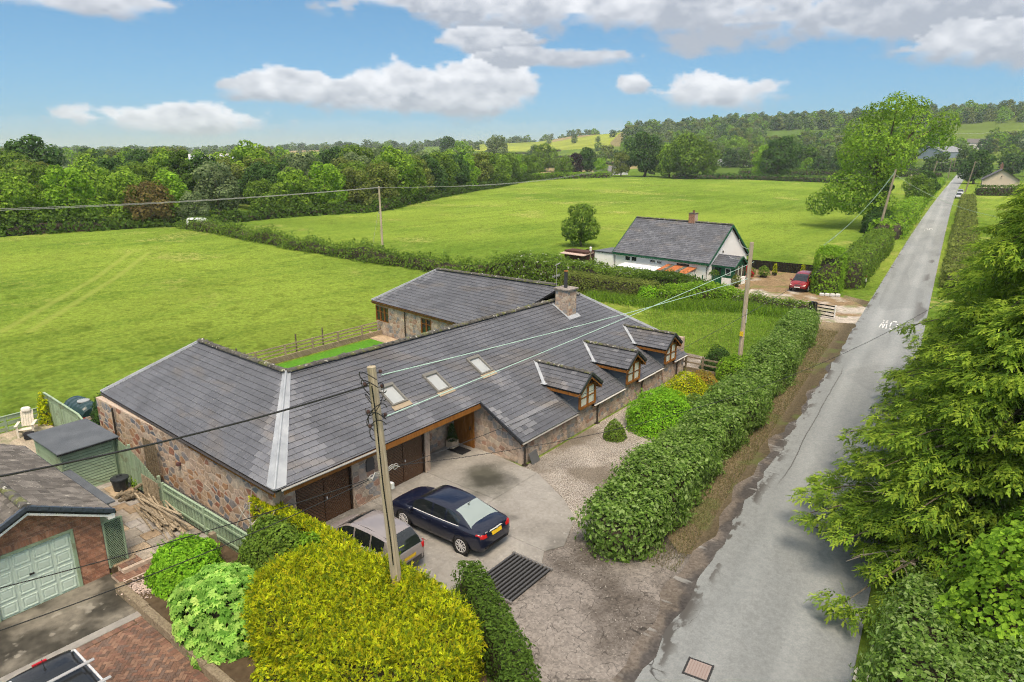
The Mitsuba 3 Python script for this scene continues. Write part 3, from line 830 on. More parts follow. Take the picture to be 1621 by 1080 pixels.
def hedge_mesh(path, width, height, n, leaf, cols, seed, base=0.0, rough=0.16, tops=None, sides=1.0, kind='leaf', aspect=0.62, round_=0.32, flowers=None, core_in=0.80):
    """A clipped or loose hedge along a polyline: (leaf mesh, twiggy core)."""
    rng = np.random.default_rng(seed)
    path = np.asarray(path, float)
    sl = np.r_[0, np.cumsum(np.linalg.norm(np.diff(path, axis=0), axis=1))]
    L = sl[-1]

    def at(s):
        p = np.stack([np.interp(s, sl, path[:, 0]), np.interp(s, sl, path[:, 1])], -1)
        q = np.stack([np.interp(s + 0.3, sl, path[:, 0]), np.interp(s + 0.3, sl, path[:, 1])], -1) - np.stack([np.interp(s - 0.3, sl, path[:, 0]), np.interp(s - 0.3, sl, path[:, 1])], -1)
        q = q / (np.linalg.norm(q, axis=-1, keepdims=True) + 1e-9)
        return p, q

    wf = (lambda s: np.interp(s / L, np.linspace(0, 1, len(width)), width)) if np.ndim(width) else (lambda s: np.full(np.shape(s), float(width)))
    hf = (lambda s: np.interp(s / L, np.linspace(0, 1, len(height)), height)) if np.ndim(height) else (lambda s: np.full(np.shape(s), float(height)))

    pw = 1.0 / (0.55 + round_)

    def surf(s, a, phi, shrink=1.0):
        """a from 0 (middle of the top) to 1 (foot); phi turns from one side to the other round the ends, 90 or -90 degrees along the sides."""
        p, q = at(s)
        r = np.stack([q[..., 1], -q[..., 0]], -1)
        w, h = wf(s), hf(s)
        ca = np.clip(a * 1.9, 0, 1) ** pw
        up = np.clip(1.9 * (1 - a), 0, 1) ** pw
        d = r * np.sin(phi)[..., None] + q * np.cos(phi)[..., None]
        return np.concatenate([p + d * (ca * w * 0.5 * shrink)[..., None], (base + up * h * (1 - (1 - shrink) * 0.6))[..., None]], -1)

    W = float(np.mean(width))
    cap = rng.random(n) < 0.8 * W / (L + 0.8 * W)
    end = rng.random(n) < 0.5
    s = np.where(cap, np.where(end, L, 0.0), rng.random(n) * L)
    phi = np.where(cap, (rng.random(n) - 0.5) * math.pi + np.where(end, 0, math.pi), np.sign(rng.random(n) - 0.5) * math.pi / 2)
    a = np.where(cap, rng.random(n) ** 0.75, rng.random(n) ** 0.95)
    P = surf(s, a, phi)
    P2 = surf(s, np.clip(a - 0.02, 0, 1), phi)
    p, q = at(s)
    r = np.stack([q[:, 1], -q[:, 0]], -1)
    d = np.concatenate([r * np.sin(phi)[:, None] + q * np.cos(phi)[:, None], np.zeros((n, 1))], -1)
    tan = P - P2
    tan /= np.linalg.norm(tan, axis=1, keepdims=True) + 1e-9
    N = np.stack([d[:, 0] * -tan[:, 2], d[:, 1] * -tan[:, 2], (d[:, :2] * tan[:, :2]).sum(1)], -1)
    bad = np.linalg.norm(N, axis=1) < 0.3
    N[bad] = [0, 0, 1]
    N /= np.linalg.norm(N, axis=1, keepdims=True)
    lump = meshkit.fbm(P / (W * 0.38 + 0.12), 3, seed) - 0.5
    P = P + N * (rough * 2.4 * lump + rough * 0.6 * rng.normal(size=n) * 0.5)[:, None]
    P[:, 2] = np.maximum(P[:, 2], base + 0.02)
    b = B()
    clump = 0.82 + 0.36 * meshkit.noise(P / 0.45, seed + 3) if kind == 'leaf' else 0.55 + 0.75 * meshkit.fbm(P / 0.22, 2, seed + 3)
    if kind == 'leaf':
        leaves(b, P, N, leaf, GREEN[cols], rng, aspect=aspect, clump=clump)
        shoots(b, P, N, n // 90, leaf, 0.16 * W, GREEN[cols], rng)
    else:
        D = 0.7 * N + 0.9 * rng.normal(size=(n, 3)) + [0, 0, 0.15]
        sprays(b, P - N * leaf * 0.3, D, N + 0.9 * rng.normal(size=(n, 3)), leaf, GREEN[cols], rng, k=4, width=0.28, clump=clump)
    if flowers:
        k = rng.choice(n, flowers[0], replace=False)
        leaves(b, P[k] + N[k] * 0.03, N[k], flowers[1], [flowers[2]], rng, aspect=1.0)
    # the twiggy inside
    m1, m2 = max(6, int(L / (0.5 * W + 0.2))), 6
    ss = np.r_[np.zeros(3), np.linspace(0, L, m1), np.full(3, L)]
    ph = np.r_[np.array([math.pi, math.pi * 0.83, math.pi * 0.67]), np.full(m1, math.pi / 2), np.array([0.33, 0.17, 0.0]) * math.pi]
    core = B(TWIG)
    av = np.linspace(1, 0, m2)
    for sg in (1, -1):
        S, A = np.meshgrid(ss, av, indexing='ij')
        Ph = np.repeat((ph * sg)[:, None], m2, 1)
        C = surf(S, A, Ph, core_in)
        C[..., 2] = np.maximum(base - 0.05, C[..., 2] - 0.12 * float(np.mean(height)))
        mm = len(ss)
        i, j = np.meshgrid(np.arange(mm - 1), np.arange(m2 - 1), indexing='ij')
        qd = np.stack([i * m2 + j, i * m2 + j + 1, (i + 1) * m2 + j + 1, (i + 1) * m2 + j], -1).reshape(-1, 4)
        core.raw(C.reshape(-1, 3), qd)
    return b, core


def hedge(name, label, cat, path, width, height, n, leaf, cols, seed, group=None, **k):
    t = thing(name, label, cat, group)
    b, c = hedge_mesh(path, width, height, n, leaf, cols, seed, **k)
    part(t, 'foliage', b, 'leaf')
    part(t, 'branches', c, 'matte')
    return t


def bush_mesh(c, rx, rz, n, leaf, cols, seed, kind='leaf', ry=None, lobes=9, rough=0.22, aspect=0.62, flat=0.15, up=0.3, flowers=None, rot=0.0):
    """A rounded shrub standing on c: leaves on the outside of a lumpy dome, stems within."""
    rng = np.random.default_rng(seed)
    d = sphere_pts(rng, n)
    d[:, 2] = np.abs(d[:, 2]) * (1 + flat) - flat
    d /= np.linalg.norm(d, axis=1, keepdims=True)
    R = np.array([rx, ry or rx, rz])
    lump = meshkit.fbm(d * 1.9 + seed, 3, seed) - 0.5
    rr = 1 + rough * 2.2 * lump - rough * 0.8 * rng.random(n) ** 2
    P = d * R * rr[:, None]
    P[:, 2] = np.maximum(P[:, 2], -0.15 * rz)
    N = d / R
    N /= np.linalg.norm(N, axis=1, keepdims=True)
    if rot:
        M = np.array([[math.cos(rot), math.sin(rot), 0], [-math.sin(rot), math.cos(rot), 0], [0, 0, 1]])
        P, N = P @ M, N @ M
    c = np.asarray(c, float)
    b = B()
    clump = 0.80 + 0.40 * meshkit.noise(P / (0.28 * max(rx, 0.4)), seed + 3)
    if kind == 'leaf':
        leaves(b, P + c, N + [0, 0, up], leaf, GREEN[cols], rng, aspect=aspect, clump=clump)
        shoots(b, P + c, N, max(6, n // 70), leaf, 0.20 * min(rx, 1.6), GREEN[cols], rng)
    elif kind == 'palm':
        palmate(b, P + c, N + [0, 0, 0.5], leaf, GREEN[cols], rng, clump)
    else:
        sprays(b, P + c - N * leaf * 0.3, N + 0.5 * rng.normal(size=(n, 3)) + [0, 0, up], N + 0.8 * rng.normal(size=(n, 3)), leaf, GREEN[cols], rng, k=6, width=0.16, clump=clump)
    if flowers:
        k = rng.choice(n, flowers[0], replace=False)
        leaves(b, P[k] + c + N[k] * 0.04, N[k], flowers[1], flowers[2], rng, aspect=1.0)
    core = B(TWIG)
    m = trimesh.creation.icosphere(2)
    v = np.array(m.vertices)
    v = v * R * 0.78
    v[:, 2] = np.maximum(v[:, 2], 0) - 0.02
    if rot:
        v = v @ M
    core.raw(v + c, m.faces)
    return b, core


def palmate(b, P, N, size, cols, rng, clump):
    """Hand-shaped leaves of seven lobes."""
    n = len(P)
    N = N + 0.35 * rng.normal(size=(n, 3))
    N /= np.linalg.norm(N, axis=1, keepdims=True)
    D = N * 0.2 + 0.5 * rng.normal(size=(n, 3))
    D[:, 2] -= 0.5
    D -= N * (D * N).sum(1, keepdims=True)
    D /= np.linalg.norm(D, axis=1, keepdims=True) + 1e-9
    W = np.cross(N, D)
    s = (size * (0.65 + 0.6 * rng.random(n)))[:, None]
    col = tint(rng, n, cols, 0.2, clump)
    for k in range(7):
        a = (k - 3) * 0.66
        d = D * math.cos(a) + W * math.sin(a)
        w = D * -math.sin(a) + W * math.cos(a)
        ln = s * (0.55 - 0.06 * abs(k - 3))
        v = np.stack([P, P + d * ln * 0.62 + w * s * 0.10 + N * s * 0.03, P + d * ln - N * s * 0.09, P + d * ln * 0.62 - w * s * 0.10 + N * s * 0.03], 1).reshape(-1, 3)
        q = np.arange(n)[:, None] * 4
        f = np.concatenate([q + [0, 1, 2], q + [0, 2, 3]], 1).reshape(-1, 3)
        b.raw(v, f, np.repeat(col, 4, 0))


def bush(name, label, cat, c, rx, rz, n, leaf, cols, seed, group=None, **k):
    t = thing(name, label, cat, group)
    b, core = bush_mesh(c, rx, rz, n, leaf, cols, seed, **k)
    part(t, 'foliage', b, 'leaf')
    part(t, 'branches', core, 'matte')
    return t


def grass_mesh(P, h, rng, cols, blades=1):
    n = len(P)
    a = rng.random(n) * 2 * np.pi
    d = np.stack([np.cos(a), np.sin(a), 0 * a], -1)
    hh = (h * (0.5 + 0.9 * rng.random(n)))[:, None]
    lean = np.stack([rng.normal(size=n), rng.normal(size=n), 0 * a], -1) * 0.35
    v = np.stack([P - d * hh * 0.05, P + d * hh * 0.05, P + lean * hh + [0, 0, 1] * hh], 1).reshape(-1, 3)
    b = B()
    b.raw(v, np.arange(3 * n).reshape(-1, 3), np.repeat(tint(rng, n, cols), 3, 0))
    return b

# ------------------------------------------------------------------ building pieces
def plane_frame(p0, p1, p2):
    """Frame of a roof plane through three points: (origin, level direction, up-slope direction), its normal pointing up."""
    nrm = nv(np.cross(p1 - p0, p2 - p0))
    if nrm[2] < 0:
        nrm = -nrm
    e = nv(np.cross(UP, nrm))
    return p0, e, np.cross(nrm, e)


def to2(pts, fr):
    o, e, s = fr
    return [((np.asarray(p) - o) @ e, (np.asarray(p) - o) @ s) for p in pts]


def roof_face(parent, pts, bsdf='slate', gauge=0.25, width=0.34, seed=1, holes=None, tone=None, keep=0, name='slate', rest='slates', visible=True, lip=0.034, store=None, under='matte'):
    """One pitch: a board deck and overlapping slates in bonded courses. tone(p, r) gives a slate's shade."""
    rng = np.random.default_rng(seed)
    fr = plane_frame(*[np.asarray(p, float) for p in (pts[0], pts[1], pts[2])])
    o, e, s = fr
    pg = Polygon(to2(pts, fr)).buffer(0)
    if holes:
        for h in holes:
            pg = pg.difference(Polygon(to2(h, fr)))
    deck = B((0.03, 0.03, 0.032))
    deck.slab(pg, o, e, s, -0.004, -0.12)
    part(parent, 'roof_deck', deck, under)
    x0, y0, x1, y1 = pg.bounds
    items = []
    row = 0
    y = y0
    while y < y1 - 0.02:
        x = x0 - width * (0.5 if row % 2 else 0.0)
        while x < x1:
            w = width if visible else 3.0
            cell = sbox(x + 0.003, y, x + w - 0.003, y + gauge + 0.03)
            if cell.intersects(pg):
                c = cell if pg.contains(cell) else cell.intersection(pg)
                if c.area > 0.004:
                    lift = 0.004 * rng.random()
                    yy = y
                    P = o + (x + w / 2) * e + (y + gauge / 2) * s
                    tn = rng.random() if tone is None else tone(P, rng.random())
                    b = B(tone=tn)
                    b.slab(c, o, e, s, lambda r, yy=yy, lift=lift: lip + lift - (lip - 0.008) * np.clip((r[:, 1] - yy) / gauge, 0, 1.1), -0.002, tone=tn)
                    items.append(b)
            x += w
        y += gauge
        row += 1
    if store is not None:
        store.extend(items)
    else:
        pieces(parent, name, items, bsdf, rest, keep)


def stone_cells(rng, w, h, sx, sy, jit=0.42):
    """Centres of rubble stones: jittered courses of uneven height."""
    pts = []
    y = -sy
    while y < h + sy:
        hh = sy * (0.7 + 0.6 * rng.random())
        x = -sx + rng.random() * sx
        while x < w + sx:
            ww = sx * (0.55 + 0.9 * rng.random())
            pts.append((x + ww / 2 + jit * 0.3 * sx * (rng.random() - 0.5), y + hh / 2 + jit * sy * (rng.random() - 0.5)))
            x += ww
        y += hh
    return np.array(pts)


def stone_wall(parent, o, e, pg, bsdf='stone', sx=0.30, sy=0.19, seed=1, depth=0.25, keep=0, out=None, gap=0.016, store=None, proud=0.016, name='wall', jit=0.7):
    """A rubble wall: polygon pg in the frame (o, e, up), facing e x up; a mortar body with a stone set proud for every cell."""
    from scipy.spatial import Voronoi
    rng = np.random.default_rng(seed)
    b = B()
    b.slab(pg, o, e, UP, 0.0, -depth)
    wk = part(parent, name, b, 'mortar')
    x0, y0, x1, y1 = pg.bounds
    P = stone_cells(rng, x1 - x0, y1 - y0, sx, sy, jit) + [x0, y0]
    asp = sx / sy
    vor = Voronoi(P * [1, asp ** 0.6])
    nrm = np.cross(e, UP)
    items = []
    for k in range(len(P)):
        reg = vor.regions[vor.point_region[k]]
        if -1 in reg or len(reg) < 3:
            continue
        c = Polygon(vor.vertices[reg] / [1, asp ** 0.6])
        if not c.is_valid or not c.intersects(pg):
            continue
        c = c.intersection(pg.buffer(-0.004)).buffer(-gap * (0.7 + 0.7 * rng.random()), join_style=2)
        if c.is_empty or c.geom_type != 'Polygon' or c.area < 0.0025:
            continue
        c = c.simplify(0.006)
        inn = c.buffer(-0.012, join_style=2)
        if inn.is_empty or inn.geom_type != 'Polygon':
            inn = c.buffer(-0.003)
        if inn.is_empty or inn.geom_type != 'Polygon':
            continue
        tn = rng.random()
        h = proud * (0.6 + 0.8 * rng.random())
        q = B(tone=tn)
        a1 = np.array(shapely.geometry.polygon.orient(c).exterior.coords)[:-1]
        cc = a1.mean(0)
        a2 = cc + (a1 - cc) * 0.86
        m = len(a1)
        P3 = lambda a, hh: o + a[:, :1] * e + a[:, 1:2] * UP + hh * nrm
        tilt = (rng.random(m) - 0.5)[:, None] * 0.008
        V = np.vstack([P3(a1, -0.002), P3(a1, h * 0.6), P3(a2, h) + tilt * nrm])
        idx = np.arange(m)
        nx = (idx + 1) % m
        F = np.vstack([np.stack([idx, nx, nx + m], 1), np.stack([idx, nx + m, idx + m], 1), np.stack([idx + m, nx + m, nx + 2 * m], 1), np.stack([idx + m, nx + 2 * m, idx + 2 * m], 1),
                       [[2 * m, 2 * m + j, 2 * m + j + 1] for j in range(1, m - 1)]])
        q.raw(V, F, tone=tn)
        items.append(q)
    if store is not None:
        store.append((wk, items, bsdf))
    else:
        pieces(wk, 'stone', items, bsdf, 'stones', keep)


def ridge_caps(parent, a, b, seed, r=0.13, step=0.45, bsdf='cap', name='ridge_tile', moss=True):
    """A row of rounded ridge tiles bedded on mortar, each sitting a little differently."""
    rng = np.random.default_rng(seed)
    a, b = np.asarray(a, float), np.asarray(b, float)
    d = nv(b - a)
    w = nv(np.cross(d, UP))
    L = np.linalg.norm(b - a)
    n = max(1, int(L / step))
    th = np.linspace(-0.15, math.pi + 0.15, 8)
    its = []
    for k in range(n):
        s0, s1 = k * L / n + 0.006, (k + 1) * L / n - 0.006
        lift = rng.normal() * 0.006
        q = B(tone=rng.random())
        V = []
        for s, rr in ((s0, r * 1.0), (s0 + 0.04, r * 1.05), (s1, r * 0.98)):
            c = a + d * s
            V.append(c + np.cos(th)[:, None] * w * rr + np.sin(th)[:, None] * UP * rr * 0.75 + UP * (lift + 0.015))
        V = np.vstack(V)
        F = []
        for i_ in range(2):
            for j_ in range(7):
                F.append([i_ * 8 + j_, i_ * 8 + j_ + 1, (i_ + 1) * 8 + j_ + 1, (i_ + 1) * 8 + j_])
        q.raw(V, F)
        q.raw(V[:8], [[0, j_ + 1, j_] for j_ in range(1, 7)])
        q.raw(V[16:], [[0, j_, j_ + 1] for j_ in range(1, 7)])
        if moss:
            for _ in range(3):
                c = a + d * (s0 + rng.random() * (s1 - s0)) + w * (0.7 * r * (rng.random() * 2 - 1)) + UP * (r * 0.72)
                m = trimesh.creation.icosphere(1, 0.02 + 0.035 * rng.random())
                q.raw(np.array(m.vertices) * [1.3, 1.3, 0.8] + c + rng.normal(size=3) * 0.01, m.faces)
        its.append(q)
    for q in its:
        part(parent, name, q, bsdf)


def lead_strip(parent, a, b, w0, w1, side1, side2, label=None, name='lead_hip'):
    """A broad lead flashing folded over a hip from a (low) to b (high): side1, side2 = level directions into each pitch along the planes."""
    q = B(tone=0.7)
    a, b = np.asarray(a, float), np.asarray(b, float)
    L = np.linalg.norm(b - a)
    n = max(2, int(L / 1.3))
    for k in range(n):
        p0, p1 = a + (b - a) * (k / n), a + (b - a) * ((k + 1) / n + (0.02 if k < n - 1 else 0))
        u0, u1 = w0 + (w1 - w0) * k / n, w0 + (w1 - w0) * (k + 1) / n
        lift = UP * (0.062 + 0.006 * (k % 2))
        for sd in (side1, side2):
            q.raw([p0 + lift, p1 + lift, p1 + sd * u1 + lift * 0.9, p0 + sd * u0 + lift * 0.9], [[0, 1, 2, 3]], tone=0.5 + 0.4 * ((k * 7) % 3) / 3)
            q.raw([p0 + sd * u0 + lift * 0.9, p1 + sd * u1 + lift * 0.9, p1 + sd * u1, p0 + sd * u0], [[0, 1, 2, 3]], tone=0.2)
        r = 0.05
        q.tube([p0 + lift * 1.05, p1 + lift * 1.05], r, 6)
    return part(parent, name, q, 'lead', label=label)


# ------------------------------------------------------------------ the stone house with the long slate roof
SL = 0.591
zm = lambda n: 2.5 + SL * (-2.2 - n)
H = thing('stone_house', 'long stone house with grey slate roofs, three dormers and three roof windows beside the driveway', 'house')
nr_ = lambda u: -6.32 + 0.0179 * (u + 7.08)
HB, R0, R1 = bp(-10.55, -2.25, zm(-2.25)), bp(-7.08, nr_(-7.08), zm(nr_(-7.08))), bp(13.7, nr_(13.7), zm(nr_(13.7)))
RB, RC, LC, LU = bp(17.15, -1.55, zm(-1.55)), bp(16.95, 0.06, zm(0.06)), bp(0.0, 0.06, zm(0.06)), bp(-0.04, -2.24, zm(-2.24))
WB = bp(-9.93, -17.2, 2.5)
slates = []
SKY = [(-3.72, -3.98), (-1.22, -3.83), (1.75, -3.87)]
DORM = [5.2, 9.85, 14.4]
_r2 = np.random.default_rng(77)


def tone_main(P, r):
    u, n = (P[:2] - O2) @ BU[:2], (P[:2] - O2) @ BN[:2]
    t = 0.33 + 0.24 * r
    # pale run-off below the lead hip, below the roof windows, and replaced slates by the verge
    hip = u - (-10.55 + (n + 2.25) * -0.853)
    if n < -2 and u < -5 and 0 < hip < 0.15 + 0.55 * (n + 6.3):
        t = 0.85 + 0.4 * r
    for su, sn in SKY:
        k = n - sn - 0.5
        if -0.1 < k < 1.5 and abs(u - su - 0.25 - 0.12 * k) < 0.5:
            t = 0.95 + 0.40 * r - 0.15 * k
    if 0.0 < u < 0.75 and -2.0 < n < -0.6 and r > 0.45 and abs(u - 0.15 - (n + 2.0) * 0.12) < 0.33:
        t = 1.45
    if 0.4 < u < 1.6 and -0.75 < n < -0.1 and r > 0.25:
        t = 1.4
    if 0.4 < u < 4.0 and -0.95 < n < -0.72:
        t = 1.4
    if 2.2 < u < 3.4 and -3.2 < n < -0.6 and r > 0.72:
        t = 0.95
    return t


main = [LU, RC, R1, R0, HB]
frm = plane_frame(LU, RC, R1)
main = [HB, LU, LC, RC, RB, R1, R0]
holes = []
for su, sn in SKY:
    holes.append([bp(su + a, sn + b, zm(sn + b)) for a, b in ((-0.36, 0.46), (0.36, 0.46), (0.36, -0.46), (-0.36, -0.46))])
for du in DORM:
    holes.append([bp(du + a, b, zm(b)) for a, b in ((-0.72, 0.3), (0.72, 0.3), (0.72, -1.55), (-0.72, -1.55))])


def with_frame(pts, f):
    return pts


# the frame must come from the pitch's own plane: give three corners first
def face(pts, three, **k):
    roof_face(H, list(pts), **k)


_fr_main = [LC, RC, R1]
_pf = plane_frame


def plane_frame(p0, p1, p2, _fix=[None]):
    return _pf(p0, p1, p2)


roof_face(H, [LC, RC, RB, R1, R0, HB, LU], seed=3, holes=holes, tone=tone_main, store=slates)
# wing on the near side: pitch above the gable path, hipped at the back
nB = -13.5
uB = -6.80
nrm = np.cross(R0 - HB, WB - HB)
zB = HB[2] - (nrm[:2] @ (bp(uB, nB)[:2] - HB[:2])) / nrm[2]
RBk = bp(uB, nB, zB)


def tone_wing(P, r):
    u, n = (P[:2] - O2) @ BU[:2], (P[:2] - O2) @ BN[:2]
    t = 0.30 + 0.24 * r
    k = u + 10.5
    hip = (n + 2.25) - (-1.17 * k)
    if hip < 0 and hip > -1.5 + 0.38 * k * 1.0:
        t = 0.9 + 0.4 * r if r > 0.15 else 0.7
    if n < -13.5 + (u + 6.8) * -0.0 - (u + 6.8) * -1.2 - 0.2 and n < -13:
        t = 0.8 + 0.4 * r
    return t


roof_face(H, [HB, R0, RBk, WB], seed=4, tone=tone_wing, store=slates)
WBr = bp(-3.7, -17.2, 2.5)
roof_face(H, [WB, RBk, WBr], seed=5, visible=False, store=slates)
Rin = bp(-3.65, -9.4, zm(-3.2))
roof_face(H, [R0, bp(-3.65, -10.2, 2.52), WBr, RBk], seed=6, visible=False, store=slates)
# rear wing
D0, D1, DR = bp(11.25, -22.75, 2.5), bp(10.05, -12.4, 2.5), bp(13.9, -18.4, 4.92)
nrm = np.cross(D1 - D0, DR - D0)
c2 = bp(12.95, -6.75)
C2 = bp(12.95, -6.75, D0[2] - (nrm[:2] @ (c2[:2] - D0[:2])) / nrm[2])
vly = bp(9.75, -10.1)
V2 = bp(9.75, -10.1, D0[2] - (nrm[:2] @ (vly[:2] - D0[:2])) / nrm[2])


def tone_rear(P, r):
    u, n = (P[:2] - O2) @ BU[:2], (P[:2] - O2) @ BN[:2]
    k = (n + 22.75) - (u - 11.25) * 1.65
    return (0.8 + 0.4 * r) if k < 1.1 and r > 0.2 else 0.33 + 0.24 * r


roof_face(H, [D0, DR, C2, V2], seed=7, tone=tone_rear, store=slates)
DE = bp(17.3, -22.3, 2.45)
roof_face(H, [D0, DR, DE], seed=8, visible=False, store=slates)
roof_face(H, [DR, DE, bp(17.15, -1.6, 2.12), R1], seed=9, visible=False, store=slates)
roof_face(H, [R0, R1, bp(9.9, -10.3, 2.6), bp(-3.65, -10.2, 2.6)], seed=10, visible=False, store=slates)
# lead on the hips
lead_strip(H, HB, R0, 0.46, 0.22, BU, -BN, 'broad pale lead strip down the hip nearest the camera side of the roof')
lead_strip(H, WB, RBk, 0.16, 0.10, BU, BN)
lead_strip(H, D0, DR, 0.16, 0.10, BU, BN)
lead_strip(H, RB, R1, 0.16, 0.12, -BU, -BN)
ridge_caps(H, R0 + [0, 0, 0.05], RBk + [0, 0, 0.05], 11)
ridge_caps(H, R0 + [0, 0, 0.05], R1 + [0, 0, 0.05], 12)
ridge_caps(H, C2 + [0, 0, 0.05] + BN * -0.4, DR + [0, 0, 0.05], 13)
# roof windows
for k, (su, sn) in enumerate(SKY):
    up = nv(bp(0, -1, SL) - bp(0, 0, 0))
    nrm = np.cross(BU, up)
    c = bp(su, sn, zm(sn))
    f = B((0.17, 0.165, 0.155))
    for a, bb, w, h_ in ((-0.39, 0, 0.09, 1.14), (0.39, 0, 0.09, 1.14)):
        f.box(c + BU * a + nrm * 0.05, (w, h_, 0.13), [BU, up, nrm], cham=0.012)
    f.box(c - up * 0.53 + nrm * 0.05, (0.69, 0.08, 0.13), [BU, up, nrm], cham=0.012)
    f.box(c + up * 0.50 + nrm * 0.06, (0.87, 0.17, 0.15), [BU, up, nrm], cham=0.015)
    wk = part(H, 'roof_window', f, 'satin')
    g = B((0.62, 0.66, 0.67)).box(c - up * 0.03 + nrm * 0.03, (0.69, 0.94, 0.02), [BU, up, nrm])
    part(wk, 'blind', B((0.40, 0.43, 0.44)).box(c - up * 0.03 + nrm * 0.012, (0.68, 0.93, 0.012), [BU, up, nrm]), 'matte')
    part(wk, 'pane', B().poly([c + BU * x + up * y + nrm * 0.075 for x, y in ((-0.345, -0.49), (0.345, -0.49), (0.345, 0.42), (-0.345, 0.42))]), 'clearpane')
    fl = B((0.36, 0.30, 0.22)).box(c - up * 0.68 + nrm * 0.045, (1.0, 0.24, 0.014), [BU, up, nrm])
    part(wk, 'flashing', fl, 'matte')
scene['clearpane'] = {'type': 'thindielectric'}

# dormers
for k, du in enumerate(DORM):
    nf = 0.10
    sl = 0.70
    za, hw = 3.02, 1.02
    ze = za - sl * hw
    nback = lambda z: -2.2 - (z - 2.5) / SL
    apex_f, apex_b = bp(du, nf + 0.22, za), bp(du, nback(za), za)
    dk = None
    for sgn in (-1, 1):
        e_f, e_b = bp(du + sgn * hw, nf + 0.22, ze), bp(du + sgn * hw, nback(ze) + 0.02, ze)
        roof_face(H, [e_f, apex_f, apex_b, e_b] if sgn < 0 else [e_f, e_b, apex_b, apex_f], seed=20 + k * 2 + sgn, tone=lambda P, r: 0.1 + 0.6 * r + (0.5 if r > 0.9 else 0), store=slates, gauge=0.24, width=0.33)
        # eaves board and cheek
        q = B(tone=0.5).beam(e_f + BU * -sgn * 0.06 - UP * 0.16, e_b + BU * -sgn * 0.06 - UP * 0.16, 0.04, 0.14)
        part(H, 'dormer_eaves_board', q, 'oak')
        ck = B((0.085, 0.10, 0.125), 0.1)
        x = du + sgn * 0.71
        zt = ze + sl * 0.3
        ck.raw([bp(x, nf - 0.06, zm(nf - 0.06) + 0.02), bp(x, nf - 0.06, zt - 0.05), bp(x, nback(zt - 0.05), zt - 0.05)], [[0, 1, 2]])
        part(H, 'dormer_cheek', ck, 'matte')
        fl = B(tone=0.2).beam(bp(x + sgn * 0.08, nf - 0.1, zm(nf - 0.1) + 0.05), bp(x + sgn * 0.08, nback(zt - 0.05), zt - 0.0), 0.16, 0.012, up=BU * 0 + UP)
        part(H, 'flashing', fl, 'felt')
        # verge board along the gable
        q = B((0.035, 0.04, 0.05)).beam(e_f + UP * 0.02 + BN * 0.02, apex_f + UP * 0.05 + BN * 0.02, 0.05, 0.12, up=UP)
        part(H, 'verge', q, 'satin')
        q = B(tone=0.6).beam(e_f - UP * 0.12 + BU * -sgn * .02 - BN * 0.02, apex_f - UP * 0.11 - BN * 0.02, 0.035, 0.15, up=UP)
        part(H, 'barge_board', q, 'oak')
    ridge_caps(H, apex_b + [0, 0, 0.03], apex_f + [0, 0, 0.03], 40 + k, r=0.10, step=0.42)
    lv = B(tone=0.8)
    for sgn in (-1,):
        pb, pe = bp(du, nback(za) - 0.02, za + 0.06), bp(du - hw - 0.02, nback(ze) + 0.10, ze + 0.07)
        lv.beam(pb, pe, 0.16, 0.02, up=nv([0, 0, 1]))
        lv.box(pe, (0.22, 0.3, 0.03), [BU, BN, UP])
    part(H, 'valley_lead', lv, 'lead')
    # gable window: oak frame, two tall casements
    w = 1.36
    zb = 1.36
    fr_ = B(tone=0.35)
    for x in (-w / 2, 0, w / 2):
        fr_.box(bp(du + x, nf, (zb + 2.40) / 2), (0.10, 0.10, 2.40 - zb), [BU, BN, UP])
    for z in (zb, 2.40):
        fr_.box(bp(du, nf, z), (w, 0.11, 0.10), [BU, BN, UP])
    for sgn in (-1, 1):
        fr_.beam(bp(du + sgn * w / 2, nf, 2.44), bp(du, nf, 2.9), 0.1, 0.1)
        fr_.box(bp(du + sgn * w / 4, nf, 1.86), (w / 2 - 0.1, 0.05, 0.05), [BU, BN, UP])
    wk = part(H, 'dormer_window', fr_, 'oak')
    for sgn in (-1, 1):
        part(wk, 'pane', B().box(bp(du + sgn * w / 4, nf - 0.02, (zb + 2.4) / 2), (w / 2 - 0.1, 0.01, 2.4 - zb - 0.1), [BU, BN, UP]), 'window')
        cu = B((0.62, 0.66, 0.60)).box(bp(du + sgn * w / 4, nf - 0.008, (zb + 2.4) / 2), (w / 2 - 0.16, 0.004, 2.4 - zb - 0.16), [BU, BN, UP])
        part(wk, 'curtain', cu, 'gloss')
    gp = B((0.05, 0.04, 0.03)).raw([bp(du - w / 2, nf - 0.03, 2.44), bp(du + w / 2, nf - 0.03, 2.44), bp(du, nf - 0.03, 2.92)], [[0, 1, 2]])
    part(H, 'dormer_gable', gp, 'satin')
pieces(H, 'slate', slates, 'slate', 'slates', 300)

